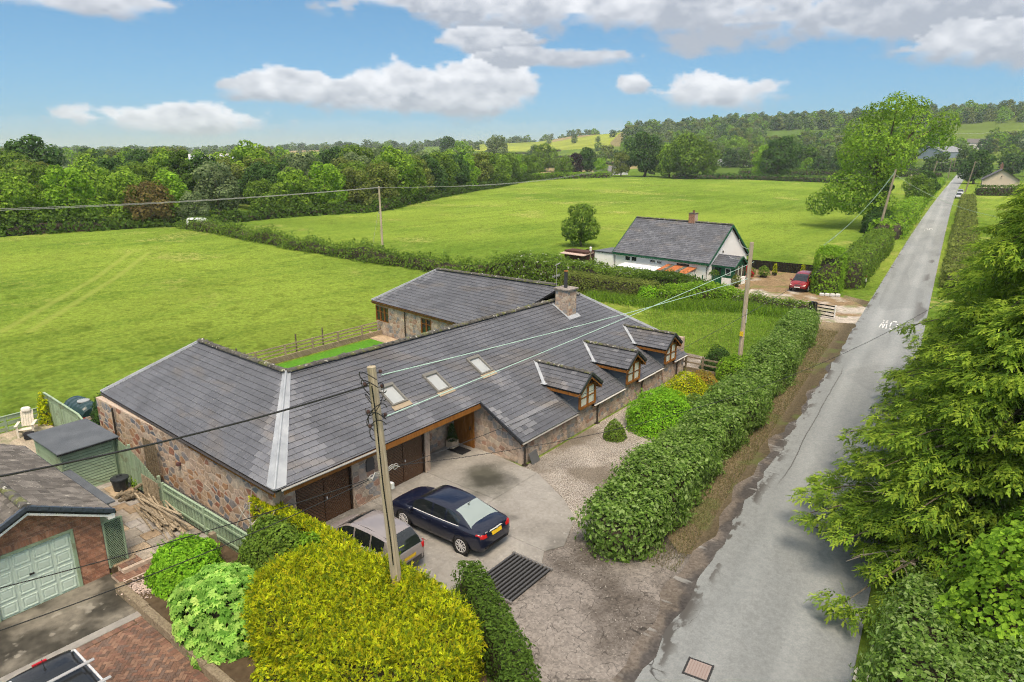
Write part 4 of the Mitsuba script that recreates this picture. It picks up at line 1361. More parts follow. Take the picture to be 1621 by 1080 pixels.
# walls
walls = []
zu = lambda n: zm(n) - 0.13
low = Polygon([(0.2, 0), (16.8, 0), (16.8, 1.06), (0.2, 1.06)])
for du in DORM:
    low = low.union(sbox(du - 0.70, 0.9, du + 0.70, 1.30))
stone_wall(H, bp(0, -0.08), BU, low, seed=31, store=walls)
stone_wall(H, bp(-10.3, -2.85), BU, Polygon([(0, 0), (7.35, 0), (7.35, 2.55), (0, 2.55)]).difference(sbox(0.90, -1, 3.42, 2.05)).difference(sbox(4.90, -1, 7.32, 2.05)), seed=32, store=walls, sx=0.36, sy=0.22)
stone_wall(H, bp(-2.95, -4.12), BU, Polygon([(0, 0), (3.5, 0), (3.5, 3.4), (0, 3.4)]), seed=33, store=walls)
o = bp(0.24, -2.92)
stone_wall(H, bp(0.24, -4.1), BN, Polygon([(1.18, 0), (4.02, 0), (4.02, zu(-0.08)), (1.18, zu(-2.92)), (0, zu(-4.1)), (0, 2.1), (1.18, 2.1)]), seed=34, store=walls, sx=0.36, sy=0.24)
stone_wall(H, bp(-10.3, -16.9), BN, Polygon([(0, 0), (14.1, 0), (14.1, 2.42), (0, 2.42)]), 'redstone', seed=35, store=walls, sx=0.44, sy=0.26, gap=0.030, jit=1.1, proud=0.011)
wd = nv(D0 - D1)
wn = np.cross(UP, wd)
wo = bp(11.3, -22.3)
LW = 12.0
wv = Polygon([(0, 0), (LW, 0), (LW, 2.3), (0, 2.3)]).difference(sbox(-0.1, 1.05, 1.5, 2.15)).difference(sbox(5.4, 1.0, 6.5, 2.15))
stone_wall(H, wo, -wd, wv, seed=36, store=walls, sx=0.36, sy=0.22)
# hidden sides of the house, plain walls of the same stone
hb = B(tone=0.2)
for a, c_ in ((bp(-10.2, -16.9), bp(-3.9, -16.9)), (bp(-3.9, -16.9), bp(-3.9, -9.9)), (bp(-3.9, -9.9), bp(10.0, -9.9)), (bp(11.4, -22.3), bp(17.0, -22.1)), (bp(17.0, -22.1), bp(16.85, -0.2))):
    hb.beam(a + UP * 1.12, c_ + UP * 1.12, 0.3, 2.24)
hb.beam(bp(-2.8, -4.3) + UP * 1.3, bp(-2.8, -2.9) + UP * 1.3, 0.25, 2.6)
part(H, 'rear_wall', hb, 'stone')
allst = [(wk, q, bs) for wk, its, bs in walls for q in its]
dist = np.array([np.linalg.norm(q.V[0][0] - CAMP) for _, q, _ in allst])
order = np.argsort(dist)
near = set(order[:300].tolist())
rest = {}
for k, (wk, q, bs) in enumerate(allst):
    if k in near:
        part(wk, 'stone', q, bs)
    else:
        v, f, c, u = q.arr()
        rest.setdefault((wk, bs), B()).raw(v, f, c, uv=u)
for (wk, bs), m in rest.items():
    part(wk, 'stones', m, bs, kind='stuff')

# garage doors: boards laid in chevrons
for k, (u0, u1) in enumerate(((-9.40, -6.88), (-5.40, -2.98))):
    n_ = -2.98
    cu, hw = (u0 + u1) / 2, (u1 - u0) / 2
    fr_ = B((0.020, 0.012, 0.008)).box(bp(cu, n_ - 0.05, 1.02), (2 * hw, 0.04, 2.04), [BU, BN, UP])
    for x in (-1, 1):
        fr_.box(bp(cu + x * (hw - 0.04), n_ + 0.02, 1.02), (0.08, 0.08, 2.04), [BU, BN, UP])
    fr_.box(bp(cu, n_ + 0.015, 2.02), (2 * hw, 0.07, 0.07), [BU, BN, UP])
    dk = part(H, 'garage_door', fr_, 'satin')
    for half in (-1, 1):
        area = sbox(0.02, 0.03, hw - 0.09, 1.97)
        for j in range(-16, 16):
            d0 = j * 0.135
            strip = Polygon([(-1, d0 - 1), (3, d0 + 3), (3, d0 + 3 + 0.112), (-1, d0 - 1 + 0.112)])
            c = strip.intersection(area)
            if c.is_empty or c.geom_type != 'Polygon' or c.area < 0.004:
                continue
            if half > 0:
                q = B((0.085, 0.045, 0.026)).slab(c, bp(cu, n_), BU, UP, 0.012, -0.02)
            else:
                c = shapely.affinity.scale(c, -1, 1, origin=(0, 0)) if False else Polygon([(-x, y) for x, y in np.array(c.exterior.coords)])
                q = B((0.085, 0.045, 0.026)).slab(c, bp(cu, n_), BU, UP, 0.012, -0.02)
            part(dk, 'board', q, 'satin')
    part(dk, 'handle', B((0.5, 0.5, 0.5)).box(bp(cu + 0.1, n_ + 0.04, 1.0), (0.05, 0.05, 0.1), [BU, BN, UP], cham=0.008), 'satin')
# front door, in the side of the porch recess
dc = bp(0.20, -3.52, 0)
fd = B(tone=0.35)
for x in (-0.58, 0.58):
    fd.box(dc + BN * x + UP * 1.03, (0.09, 0.10, 2.06), [BN, BU, UP])
fd.box(dc + UP * 2.08, (1.25, 0.10, 0.09), [BN, BU, UP])
dk = part(H, 'front_door', fd, 'oak', label='orange brown boarded oak front door under the porch eaves')
for x in np.linspace(-0.45, 0.45, 6):
    part(dk, 'board', B(tone=0.45 + 0.2 * ((x * 13) % 1)).box(dc - BU * 0.01 + BN * x + UP * 1.03, (0.172, 0.045, 2.0), [BN, BU, UP], cham=0.008), 'oak')
part(dk, 'handle', B((0.03, 0.03, 0.03)).box(dc - BU * 0.06 + BN * 0.42 + UP * 1.0, (0.03, 0.06, 0.16), [BN, BU, UP]), 'satin')
# eaves: fascia boards, gutters, downpipes
def gutter(a, b, col=(0.045, 0.04, 0.038), r=0.06):
    a, b = np.asarray(a, float), np.asarray(b, float)
    d = nv(b - a)
    w = np.cross(d, UP)
    th = np.linspace(math.pi, 2 * math.pi, 7)
    prof = [np.cos(t) * w * r + np.sin(t) * UP * r for t in th] + [np.cos(t) * w * r * 0.8 + np.sin(t) * UP * r * 0.8 for t in th[::-1]]
    V = np.array([a + p for p in prof] + [b + p for p in prof])
    m = len(prof)
    q = B(col)
    q.raw(V, [[k, (k + 1) % m, (k + 1) % m + m, k + m] for k in range(m)])
    part(H, 'gutter', q, 'satin')


def fascia(a, b, h=0.18, tone=0.5):
    part(H, 'fascia_board', B(tone=tone).beam(a, b, 0.03, h), 'oak')


dn = BN * 0.05
fascia(HB + BU * 0.35 - UP * 0.16 - BN * 0.02, LU - UP * 0.16 - BN * 0.02, 0.22)
gutter(HB + BU * 0.25 + dn - UP * 0.03, bp(-5.9, -2.2, zm(-2.2)) - UP * 0.03 + BN * 0.02, (0.35, 0.35, 0.34))
fascia(HB - BU * 0.0 - UP * 0.14, WB - UP * 0.14, 0.16)
gutter(WB - BU * 0.05 - UP * 0.03, HB - BU * 0.06 - UP * 0.03)
fascia(D0 - UP * 0.12, D1 - UP * 0.12, 0.18)
gutter(D0 - BU * 0.04 - UP * 0.03, D1 - BU * 0.04 - UP * 0.03)
x0 = 0.0
for du in DORM + [17.6]:
    x1 = du - 0.74 if du < 17 else 16.95
    fascia(bp(x0, 0.03, zm(0.06) - 0.10), bp(x1, 0.03, zm(0.06) - 0.10), 0.12, 0.3)
    gutter(bp(x0, 0.10, zm(0.06) - 0.02), bp(x1, 0.10, zm(0.06) - 0.02), (0.55, 0.55, 0.53) if x0 > 0.1 else (0.30, 0.30, 0.29))
    x0 = du + 0.74
part(H, 'verge', B((0.03, 0.034, 0.042)).beam(LU - BU * 0.02 + UP * 0.02 - BN * .1, LC - BU * 0.02 + UP * 0.02 + BN * 0.03, 0.06, 0.13), 'satin')


def downpipe(p, z1, off=None):
    q = B((0.035, 0.028, 0.024))
    pts = [p + UP * z1, p + UP * (z1 - 0.12)] if off is None else [p + off + UP * z1, p + off + UP * (z1 - 0.08), p + UP * (z1 - 0.22)]
    q.tube(pts + [p + UP * 0.15, p + UP * 0.05], 0.045, 8)
    q.box(p + UP * 0.03, (0.22, 0.22, 0.06), [BU, BN, UP])
    part(H, 'downpipe', q, 'satin')


for du in (0.25, 6.35, 11.1, 15.6):
    downpipe(bp(du, 0.02), 1.10, BN * 0.07)
downpipe(wo - wd * 4.0 + wn * -0.06 if False else wo - wd * 3.6 - np.cross(-wd, UP) * -0.07, 2.35)
downpipe(bp(-10.42, -14.9), 2.4)
# rear wing windows
for s0, s1, z0, z1, nm in ((-0.05, 1.5, 1.05, 2.15, 3), (5.4, 6.5, 1.0, 2.15, 2)):
    q = B(tone=0.25)
    a = wo - wd * s0
    L = s1 - s0
    ex = -wd
    nn = np.cross(ex, UP)
    for j in range(nm + 1):
        q.box(a + ex * (L * j / nm) + UP * (z0 + z1) / 2 - nn * 0.04, (0.09, 0.1, z1 - z0), [ex, nn, UP])
    for z in (z0, (z0 * 0.35 + z1 * 0.65), z1):
        q.box(a + ex * L / 2 + UP * z - nn * 0.04, (L, 0.08 if z in (z0, z1) else 0.04, 0.08 if z in (z0, z1) else 0.04), [ex, nn, UP])
    wk = part(H, 'casement_window', q, 'oak')
    part(wk, 'pane', B().box(a + ex * L / 2 + UP * (z0 + z1) / 2 - nn * 0.06, (L, 0.01, z1 - z0), [ex, nn, UP]), 'window')
# chimney
cc = bp(11.15, -5.22)
stones = []
for (o_, e_) in ((cc - BU * 0.44 + BN * 0.44, BU), (cc - BU * 0.44 - BN * 0.44, BN), (cc + BU * 0.44 - BN * 0.44, -BU), (cc + BU * 0.44 + BN * 0.44, -BN)):
    L = 0.88
    stone_wall(H, np.array([o_[0], o_[1], 3.6]), e_, sbox(0, 0, L, 1.95), seed=51, sx=0.3, sy=0.2, store=stones, depth=0.2, name='chimney')
for wk, its, bs in stones:
    m = B()
    for q in its:
        v, f, c, u = q.arr()
        m.raw(v, f, c, uv=u)
    part(wk, 'stones', m, bs, kind='stuff')
part(H, 'chimney_cap', B(tone=0.4).box(np.array([cc[0], cc[1], 5.60]), (1.08, 1.08, 0.10), [BU, BN, UP], cham=0.02), 'apron')
q = B((0.045, 0.047, 0.055)).tube([cc - BU * 0.05 + UP * 5.65, cc - BU * 0.05 + UP * 6.62], 0.105, 14)
fk = part(H, 'flue', q, 'satin')
part(fk, 'rim', B((0.30, 0.14, 0.05)).lathe([(0.085, 6.60), (0.125, 6.60), (0.125, 6.66), (0.085, 6.66), (0.085, 6.60)], cc - BU * 0.05, n=14), 'matte')
lf = B(tone=0.5)
lf.box(bp(11.15, -4.66, zm(-4.66) + 0.05), (1.2, 0.34, 0.02), [BU, nv(bp(0, 1, -SL) - bp(0, 0, 0)), np.cross(BU, nv(bp(0, 1, -SL) - bp(0, 0, 0)))])
lf.beam(bp(10.63, -4.7, zm(-4.7) + 0.06), bp(10.63, -5.8, zm(-5.8) + 0.06), 0.15, 0.02)
part(H, 'chimney_flashing', lf, 'lead')
# aerial on the rear slope
ap = bp(12.6, -6.9, 4.5)
q = B((0.30, 0.31, 0.30)).tube([ap, ap + UP * 2.2], 0.022, 6)
q.tube([ap + UP * 1.45 - BU * 0.45, ap + UP * 1.45 + BU * 0.4], 0.02, 5)
for x in (-0.4, -0.25, 0.1, 0.22, 0.34):
    q.box(ap + UP * 1.45 + BU * x, (0.03, 0.03, 0.16), [BU, BN, UP])
q.box(ap + UP * 2.15 + BU * 0.1, (0.55, 0.06, 0.03), [nv(BU + UP * 0.2), BN, np.cross(nv(BU + UP * 0.2), BN)])
part(H, 'aerial', q, 'satin')
# dark slate plaque with pointed head on the pier, quoins, meter
pq = Polygon([(-0.2, 0), (0.2, 0), (0.2, 0.42), (0.12, 0.55), (0, 0.62), (-0.12, 0.55), (-0.2, 0.42)])
part(H, 'plaque', B((0.06, 0.06, 0.065)).slab(pq, bp(-6.05, -2.82, 1.38), BU, UP, 0.05, 0.0), 'satin')
bx = B((0.10, 0.05, 0.05)).box(bp(-10.38, -9.3, 1.35), (0.16, 0.12, 0.16), [BU, BN, UP], cham=0.02)
part(H, 'wall_lamp', bx, 'satin')

# ------------------------------------------------------------------ things round the stone house
tk = thing('planter', 'pale square planter with a small clipped conifer in the porch corner', 'planter')
c = bp(-0.35, -3.78, 0.05)
q = B((0.55, 0.47, 0.36))
for a, b_, s in ((0, 0.19, (0.42, 0.04, 0.36)), (0, -0.19, (0.42, 0.04, 0.36)), (0.19, 0, (0.04, 0.34, 0.36)), (-0.19, 0, (0.04, 0.34, 0.36))):
    q.box(c + BU * a + BN * b_ + UP * 0.18, s, [BU, BN, UP], cham=0.006)
q.box(c + UP * 0.15, (0.34, 0.34, 0.26), [BU, BN, UP], (0.06, 0.045, 0.03))
part(tk, 'box', q, 'matte')
rng = np.random.default_rng(3)
n = 900
zz = rng.random(n) ** 1.3
a = rng.random(n) * 2 * np.pi
rr = 0.20 * (1 - zz) ** 0.8 + 0.02
P = np.stack([np.cos(a) * rr, np.sin(a) * rr, 0.3 + zz * 0.85], -1)
q = B()
sprays(q, P + c, np.stack([np.cos(a), np.sin(a), np.ones(n)], -1), np.stack([np.cos(a), np.sin(a), 0 * a], -1), 0.07, GREEN['dark'], rng, k=4, width=0.2)
part(tk, 'topiary', q, 'leaf')
t = thing('doormat', 'dark rubber doormat in front of the oak door', 'doormat')
put(t, B((0.022, 0.022, 0.026)).box(bp(-0.42, -3.3, 0.06), (0.62, 0.95, 0.025), [BU, BN, UP], cham=0.008))
t = thing('slate_slab', 'grey slate slab leaning on the low stone wall by the downpipe', 'slab')
put(t, B((0.10, 0.105, 0.115)).box(bp(0.75, 0.16, 0.27), (0.55, 0.05, 0.55), [nv(BU + 0.1 * UP), nv(BN + UP * 0.35), np.cross(nv(BU + 0.1 * UP), nv(BN + UP * 0.35))], cham=0.01), 'satin')
t = thing('timber_gate', 'dark leaning timber gate against the stone gable wall', 'gate')
for k in range(6):
    part(t, 'slat', B(tone=0.15).box(bp(-10.52, -11.9 + k * 0.2, 1.0), (0.04, 0.09, 1.7), [BU, BN, UP]), 'oldwood')
for z in (0.45, 1.5):
    part(t, 'rail', B(tone=0.1).box(bp(-10.48, -11.4, z), (0.04, 1.2, 0.1), [BU, BN, UP]), 'oldwood')

# cattle grid
t = thing('cattle_grid', 'dark steel cattle grid at the mouth of the driveway', 'grid')
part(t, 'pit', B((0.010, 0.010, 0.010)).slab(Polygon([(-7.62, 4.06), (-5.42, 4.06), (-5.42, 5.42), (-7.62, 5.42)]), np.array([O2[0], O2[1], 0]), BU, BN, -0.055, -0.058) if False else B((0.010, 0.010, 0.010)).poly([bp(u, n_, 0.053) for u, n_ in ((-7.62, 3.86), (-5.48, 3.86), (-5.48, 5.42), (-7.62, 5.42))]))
for k in range(11):
    n_ = 3.90 + k * 0.148
    part(t, 'bar', B((0.075, 0.078, 0.085)).tube([bp(-7.62, n_, 0.085), bp(-5.48, n_, 0.085)], 0.036, 8), 'satin')
for u in (-7.64, -5.46):
    part(t, 'side_rail', B((0.16, 0.155, 0.145)).box(bp(u, 4.64, 0.07), (0.08, 1.66, 0.07), [BU, BN, UP]), 'satin')
# manhole cover in the road
t = thing('manhole_cover', 'square rusty manhole cover set in the pale road', 'manhole cover')
mc = np.array([5.0, 15.26, 0.03])
ax = [nv([0.87, -0.5, 0]), nv([0.5, 0.87, 0]), UP]
part(t, 'frame', B((0.03, 0.028, 0.027)).box(mc, (0.70, 0.70, 0.014), ax), 'satin')
cv = B((0.30, 0.25, 0.235)).box(mc + UP * 0.004, (0.58, 0.58, 0.016), ax)
for k in range(-3, 4):
    cv.box(mc + ax[0] * k * 0.075 + UP * 0.013, (0.02, 0.54, 0.008), ax, (0.25, 0.19, 0.175))
cv.box(mc + UP * 0.014, (0.80, 0.018, 0.008), [nv(ax[0] + ax[1]), nv(ax[1] - ax[0]), UP], (0.03, 0.03, 0.03)) if False else None
part(t, 'cover', cv, 'matte')

# worn letters of SLOW for oncoming traffic, twice
def f_mark(p, n, uv):
    m = mss(0.40, 0.60, mfbm(p.x * 3.1, p.y * 3.1, 2, 4))
    return mmix((0.24, 0.255, 0.26), (0.66, 0.67, 0.67), m)


scene['marking'] = tex(f_mark, rough=0.8, spec=0.1)
for t0, q0, h_ in ((58.6, -0.85, 3.3), (137.0, -0.8, 3.6)):
    for k, ch in ((3, 'W'), (2, 'O')):          # what is left of SLOW
        m = meshkit.text_mesh(ch, 1.0, 0.004)
        v = np.array(m.vertices)
        v[:, 0] -= v[:, 0].min()
        v[:, 0] *= 0.55 / v[:, 0].max()
        v[:, 1] = np.clip(v[:, 1], 0, 1)
        W = rp(0, 0) + np.outer(q0 - 0.68 * k - v[:, 0], RQ) + np.outer(t0 + h_ * (1 - v[:, 1]), RT)
        W[:, 2] = 0.029 + v[:, 2] * 0.5
        key = thing('road_marking', 'worn white letter of a road marking on the pale road', 'road marking', 'letters painted on the road', 'structure')
        del labels[key]['category']
        put(key, B((0.7, 0.7, 0.7)).raw(W, m.faces), 'marking')

# ------------------------------------------------------------------ poles and wires
def pole(name, label, base, top, r0, r1, group=None, bsdf='pole', tone=0.6):
    t = thing(name, label, 'utility pole', group)
    base, top = np.asarray(base, float), np.asarray(top, float)
    q = B(tone=tone)
    ks = np.linspace(0, 1, 9)
    q.tube([base + (top - base) * k for k in ks], r0 + (r1 - r0) * ks, 12)
    part(t, 'post', q, bsdf, smooth=False)
    return t


def wire(label, a, b, sag=0.3, r=0.011, col=(0.02, 0.02, 0.022), group='overhead wires', n=16):
    t = thing('overhead_wire', label, 'wire', group)
    a, b = np.asarray(a, float), np.asarray(b, float)
    k = np.linspace(0, 1, n)[:, None]
    p = a + (b - a) * k - UP * (4 * sag * k * (1 - k))
    put(t, B(col).tube(p, r, 5), 'satin')
    return t


PB, PT = np.array([-3.12, 16.6, -0.2]), np.array([-3.58, 16.55, 8.15])
pk = pole('utility_pole', 'weathered wooden utility pole rising out of the golden hedge with looped cables at its top', PB, PT, 0.165, 0.115)
ax_ = nv(PT - PB)
at = lambda z: PB + (PT - PB) * ((z + 0.2) / 8.35)
fit = B((0.03, 0.03, 0.032))
rng = np.random.default_rng(8)
for z, s in ((7.95, 1), (7.75, -1), (7.55, 1), (6.75, 1), (6.6, -1), (7.0, -1)):
    p = at(z)
    fit = B((0.03, 0.03, 0.032))
    fit.tube([p, p + BU * 0.26 * s], 0.016, 6)
    fit.lathe([(0.0, -0.05), (0.035, -0.04), (0.05, 0.0), (0.035, 0.05), (0.0, 0.06)], p + BU * 0.27 * s, n=8, col=(0.06, 0.03, 0.025))
    part(pk, 'insulator', fit, 'satin')
for k in range(7):
    q = B((0.012, 0.012, 0.014))
    z = 7.9 - 0.22 * k
    a0 = rng.random() * 6
    s = np.linspace(0, 1, 14)
    p0 = at(z)
    r = 0.20 + 0.13 * rng.random()
    pts = [p0 + BU * math.cos(a0 + 5.0 * x) * r + BN * math.sin(a0 + 5.0 * x) * r + UP * (0.28 * math.sin(6 * x) - 0.35 * x) for x in s]
    q.tube(pts, 0.013, 5)
    part(pk, 'cable_loop', q, 'satin')
q = B((0.016, 0.016, 0.017))
s = np.linspace(0, 1, 20)
q.tube([at(7.7 - 5.2 * x) - BU * 0.15 + BN * (0.12 + 0.02 * math.sin(9 * x)) for x in s], 0.018, 5)
part(pk, 'cable', q, 'satin')
part(pk, 'junction_box', B((0.55, 0.56, 0.57)).box(at(4.75) + BU * 0.17 + BN * 0.05, (0.10, 0.14, 0.18), [BU, BN, UP], cham=0.01), 'satin')
for s_ in (-1, 1):
    cl = B((0.35, 0.35, 0.34))
    for k in range(3):
        cl.tube([at(5.15 + 0.05 * k) + BU * s_ * 0.12, at(5.2) + BU * s_ * 0.3 + UP * 0.05 * k, at(5.2) + BU * s_ * 0.48 + BN * 0.05 * k], 0.014, 5)
    th = np.linspace(0, 6.3, 12)
    cl.tube([at(5.2) + BU * (s_ * 0.42 + 0.09 * math.cos(x)) + UP * 0.08 * math.sin(x) for x in th], 0.012, 5)
    part(pk, 'wire_clamp', cl, 'satin')

P2B, P2T = np.array([14.05, 40.6, -0.1]), np.array([14.75, 42.05, 7.95])
P2B = np.array([14.60, 41.85, -0.1])
p2 = pole('utility_pole', 'grey wooden utility pole behind the roadside hedge near the last dormer', P2B, P2T, 0.15, 0.12, tone=0.75)
part(p2, 'sign', B((0.75, 0.55, 0.03)).box(P2B + UP * 2.3 - BN * -0.02 - BU * 0.16, (0.02, 0.22, 0.30), [BU, BN, UP]), 'satin')
part(p2, 'guard', B((0.6, 0.6, 0.58)).tube([P2B + BN * 0.17 + UP * 3.0, P2B + BN * 0.17 + UP * 3.9], 0.03, 6), 'satin')
GW = (0.42, 0.60, 0.55)
wire('pale green overhead wire crossing above the roof windows, upper of the pair', at(7.85) + BU * 0.3, np.array([15.3, 41.9, 6.0]) + [-1.2, -1.6, 0.0], 0.12, 0.016, GW, 'pale wires over the roof')
wire('pale green overhead wire crossing above the dormers, lower of the pair', at(6.7) + BU * 0.3, np.array([15.9, 43.5, 5.2]) + [0.5, 2.5, .9], 0.1, 0.016, GW, 'pale wires over the roof')
wire('thick black cable running from the near pole down across the garage', at(7.7) - BU * 0.2, np.array([-16.8, 9.8, 7.2]), 0.5, 0.026, group=None)
wire('thin wire from the near pole to the left above the garage doors, upper one', at(5.2) - BU * 0.5, np.array([-15.0, 9.5, 5.0]), 0.3, 0.012, group='thin wires left of the near pole')
wire('thin wire from the near pole to the left above the garage doors, lower one', at(5.2) - BU * 0.5 - UP * 0.03, np.array([-14.0, 8.6, 4.4]), 0.4, 0.012, group='thin wires left of the near pole')
wire('thin wire from the near pole across the driveway to the trees beyond the road', at(5.2) + BU * 0.5, np.array([19.5, 30.0, 7.0]), 1.3, 0.009, group='thin wires over the driveway')
wire('thin wire from the near pole over the porch door', at(5.15) + BU * 0.5, np.array([18.0, 36.0, 8.5]), 0.8, 0.009, group='thin wires over the driveway')

# field pole and its line
F0, F1 = np.array([-18.1, 95.5, 0]), np.array([-18.15, 95.4, 8.5])
fp = pole('field_pole', 'slim pale pole standing in the field hedge', F0, F1, 0.16, 0.12, tone=0.95)
part(fp, 'crossarm', B((0.2, 0.2, 0.2)).beam(F1 - UP * 0.2 - [0.35, 0, 0], F1 - UP * 0.2 + [0.35, 0, 0], 0.09, 0.12), 'satin')
stay = B((0.3, 0.3, 0.3)).tube([F1 - UP * 3.4 + [-0.25, 0, 0], F0 + np.array([-1.3, -1.0, 0])], 0.02, 5)
part(fp, 'stay', stay, 'satin')
for k in range(2):
    wire(('upper ', 'lower ')[k] + 'long wire sagging across the left field from the slim pole', F1 - UP * 0.15 + [0.3 * (2 * k - 1), 0, 0], np.array([-92.0, 62.0 - 5 * k, 8.0]), 1.2, 0.03, (0.28, 0.29, 0.28), 'wires over the left field')
    wire(('upper ', 'lower ')[k] + 'long faint wire above the middle field from the slim pole', F1 - UP * 0.15 + [0.3 * (2 * k - 1), 0, 0], np.array([30.0, 205.0 + 6 * k, 8.2]), 1.5, 0.028, (0.35, 0.36, 0.34), 'wires over the middle field')

lp = pole('leaning_pole', 'brown leaning wooden pole in front of the ivy covered trunk', np.array([58.4, 109.6, 0]), np.array([60.2, 110.4, 10.3]), 0.2, 0.15, tone=0.3)
for k, (x, y, h_, tn) in enumerate([(102.5, 181, 7.0, 0.9), (140.5, 236, 9.4, 0.15), (205, 330, 9.0, 0.15), (143.8, 221.5, 9.6, 0.12), (262, 418, 9.0, 0.2), (116, 322, 9, 0.2)]):
    q = pole('roadside_pole', ['pale concrete pole by the roadside hedge', 'dark pole beside the bush left of the road', 'thin pole far along the road', 'dark leaning pole by the cream cottage', 'farthest thin pole beside the road', 'lone pole in the far meadow'][k],
             np.array([x, y, 0]), np.array([x + (1.6 if k in (1, 3) else 0.4), y, h_]), 0.2, 0.15, tone=tn)
    part(q, 'crossarm', B((0.25, 0.24, 0.23)).beam([x - 0.5 + (1.6 if k in (1, 3) else .4), y, h_ - 0.3], [x + 0.6 + (1.6 if k in (1, 3) else .4), y, h_ - 0.3], 0.12, 0.14), 'satin')
for k in range(3):
    wire(('uppermost', 'middle', 'lowest')[k] + ' wire of the bundle running down from the leaning pole', np.array([60.1, 110.4, 10.0 - 0.2 * k]), np.array([36.0, 79.0, 2.6 + 0.15 * k]) if k < 2 else np.array([70.0, 100.0, 4.0]), 0.9, 0.022, (0.22, 0.33, 0.27), 'wires from the leaning pole')
wire('wire strung over the far hillside road', np.array([142.0, 236, 9.2]), np.array([206.0, 330, 8.8]), 1.0, 0.04, (0.3, 0.3, 0.3), None)
wire('wire above the far barns', np.array([290.0, 640, 24.0]), np.array([700.0, 760, 40.0]), 3.0, 0.12, (0.42, 0.44, 0.44), None)
# the service wire from the second pole to the white house
wire('pale service wire from the second pole to the white house gable', P2T - UP * 0.3, np.array([23.6, 71.2, 4.4]), 0.4, 0.016, (0.6, 0.62, 0.62), 'service wires of the white house')
wire('pale service wire from the second pole to the green porch', P2T - UP * 0.6, np.array([22.2, 69.8, 2.9]), 0.4, 0.016, (0.6, 0.62, 0.62), 'service wires of the white house')

# ------------------------------------------------------------------ the neighbour's brick garage, yard and garden
G = thing('brick_garage', 'small red brick garage with a sage green panelled door and brown tiled roof', 'garage')
gl, gr_, gf, gb_ = -18.45, -14.55, -5.92, -13.3
bb = B((0.42, 0.38, 0.33))
gw = Polygon([(gl, 0), (gr_, 0), (gr_, 2.25), ((gl + gr_) / 2, 3.25), (gl, 2.25)]).difference(sbox(-17.66, -1, -15.36, 2.08))
bb.slab(gw, bp(0, gf), BU, UP, 0.0, -0.2)
bb.box(bp(gr_ - 0.1, (gf + gb_) / 2, 1.12), (0.2, gf - gb_ - 0.4, 2.25), [BU, BN, UP])
bb.box(bp(gl + 0.1, (gf + gb_) / 2, 1.12), (0.2, gf - gb_ - 0.4, 2.25), [BU, BN, UP])
bb.slab(Polygon([(gl, 0), (gr_, 0), (gr_, 2.25), ((gl + gr_) / 2, 3.25), (gl, 2.25)]), bp(0, gb_ + 0.2), BU, UP, 0, -0.2)
wk = part(G, 'wall', bb, 'mortar')
rng = np.random.default_rng(12)
items = []
area = gw.difference(sbox(-17.9, 2.07, -15.1, 2.30)).buffer(-0.003)
row = 0
z = 0.005
while z < 3.2:
    x = gl - (0.11 if row % 2 else 0)
    while x < gr_:
        c = sbox(x + 0.005, z + 0.005, x + 0.220, z + 0.070)
        if c.intersects(area):
            c = c.intersection(area)
            for cc_ in getattr(c, 'geoms', [c]):
                if cc_.geom_type == 'Polygon' and cc_.area > 0.002:
                    tn = rng.random()
                    items.append(B(tone=tn).slab(cc_, bp(0, gf), BU, UP, 0.008 + 0.004 * rng.random(), -0.002, tone=tn))
        x += 0.225
    z += 0.075
    row += 1
x = -17.86
while x < -15.12:
    tn = rng.random()
    items.append(B(tone=tn).slab(sbox(x + 0.005, 2.085, x + 0.070, 2.29), bp(0, gf), BU, UP, 0.012, -0.002, tone=tn))
    x += 0.075
m = B()
pieces(wk, 'brick', items, 'brick', 'bricks', 300)
dq = B(tone=0.55)
for u0, u1, z0, z1 in ((-17.66, -17.58, 0, 2.08), (-15.44, -15.36, 0, 2.08), (-17.66, -15.36, 2.0, 2.08)):
    dq.box(bp((u0 + u1) / 2, gf - 0.02, (z0 + z1) / 2), (u1 - u0, 0.12, z1 - z0), [BU, BN, UP])
dk = part(G, 'garage_door', dq, 'sage')
PG = (0.50, 0.615, 0.55)
leaf_ = B(PG).box(bp(-16.51, gf - 0.07, 1.0), (2.14, 0.04, 1.98), [BU, BN, UP])
part(dk, 'door_leaf', leaf_, 'satin')
for i_ in range(4):
    for j_ in range(4):
        c = bp(-16.51 + (i_ - 1.5) * 0.525, gf - 0.045, 0.27 + j_ * 0.488)
        q = B(PG)
        for a, w, h_ in ((0.0, 0.45, 0.40),):
            V = []
            for (ww, hh, dd) in ((0.225, 0.20, 0.0), (0.208, 0.183, 0.018), (0.18, 0.155, 0.018), (0.155, 0.13, 0.0), (0.12, 0.095, 0.014)):
                V += [c + BU * sx * ww + UP * sz * hh + BN * dd for sx, sz in ((-1, -1), (1, -1), (1, 1), (-1, 1))]
            F = []
            for l in range(4):
                for s_ in range(4):
                    F.append([l * 4 + s_, l * 4 + (s_ + 1) % 4, l * 4 + 4 + (s_ + 1) % 4, l * 4 + 4 + s_])
            F.append([16, 17, 18, 19])
            q.raw(V, F)
        part(dk, 'panel', q, 'satin')
part(dk, 'handle', B((0.02, 0.02, 0.02)).box(bp(-16.60, gf - 0.02, 1.12), (0.13, 0.04, 0.05), [BU, BN, UP]), 'satin')
za, ua = 3.42, (gl + gr_) / 2
items = []
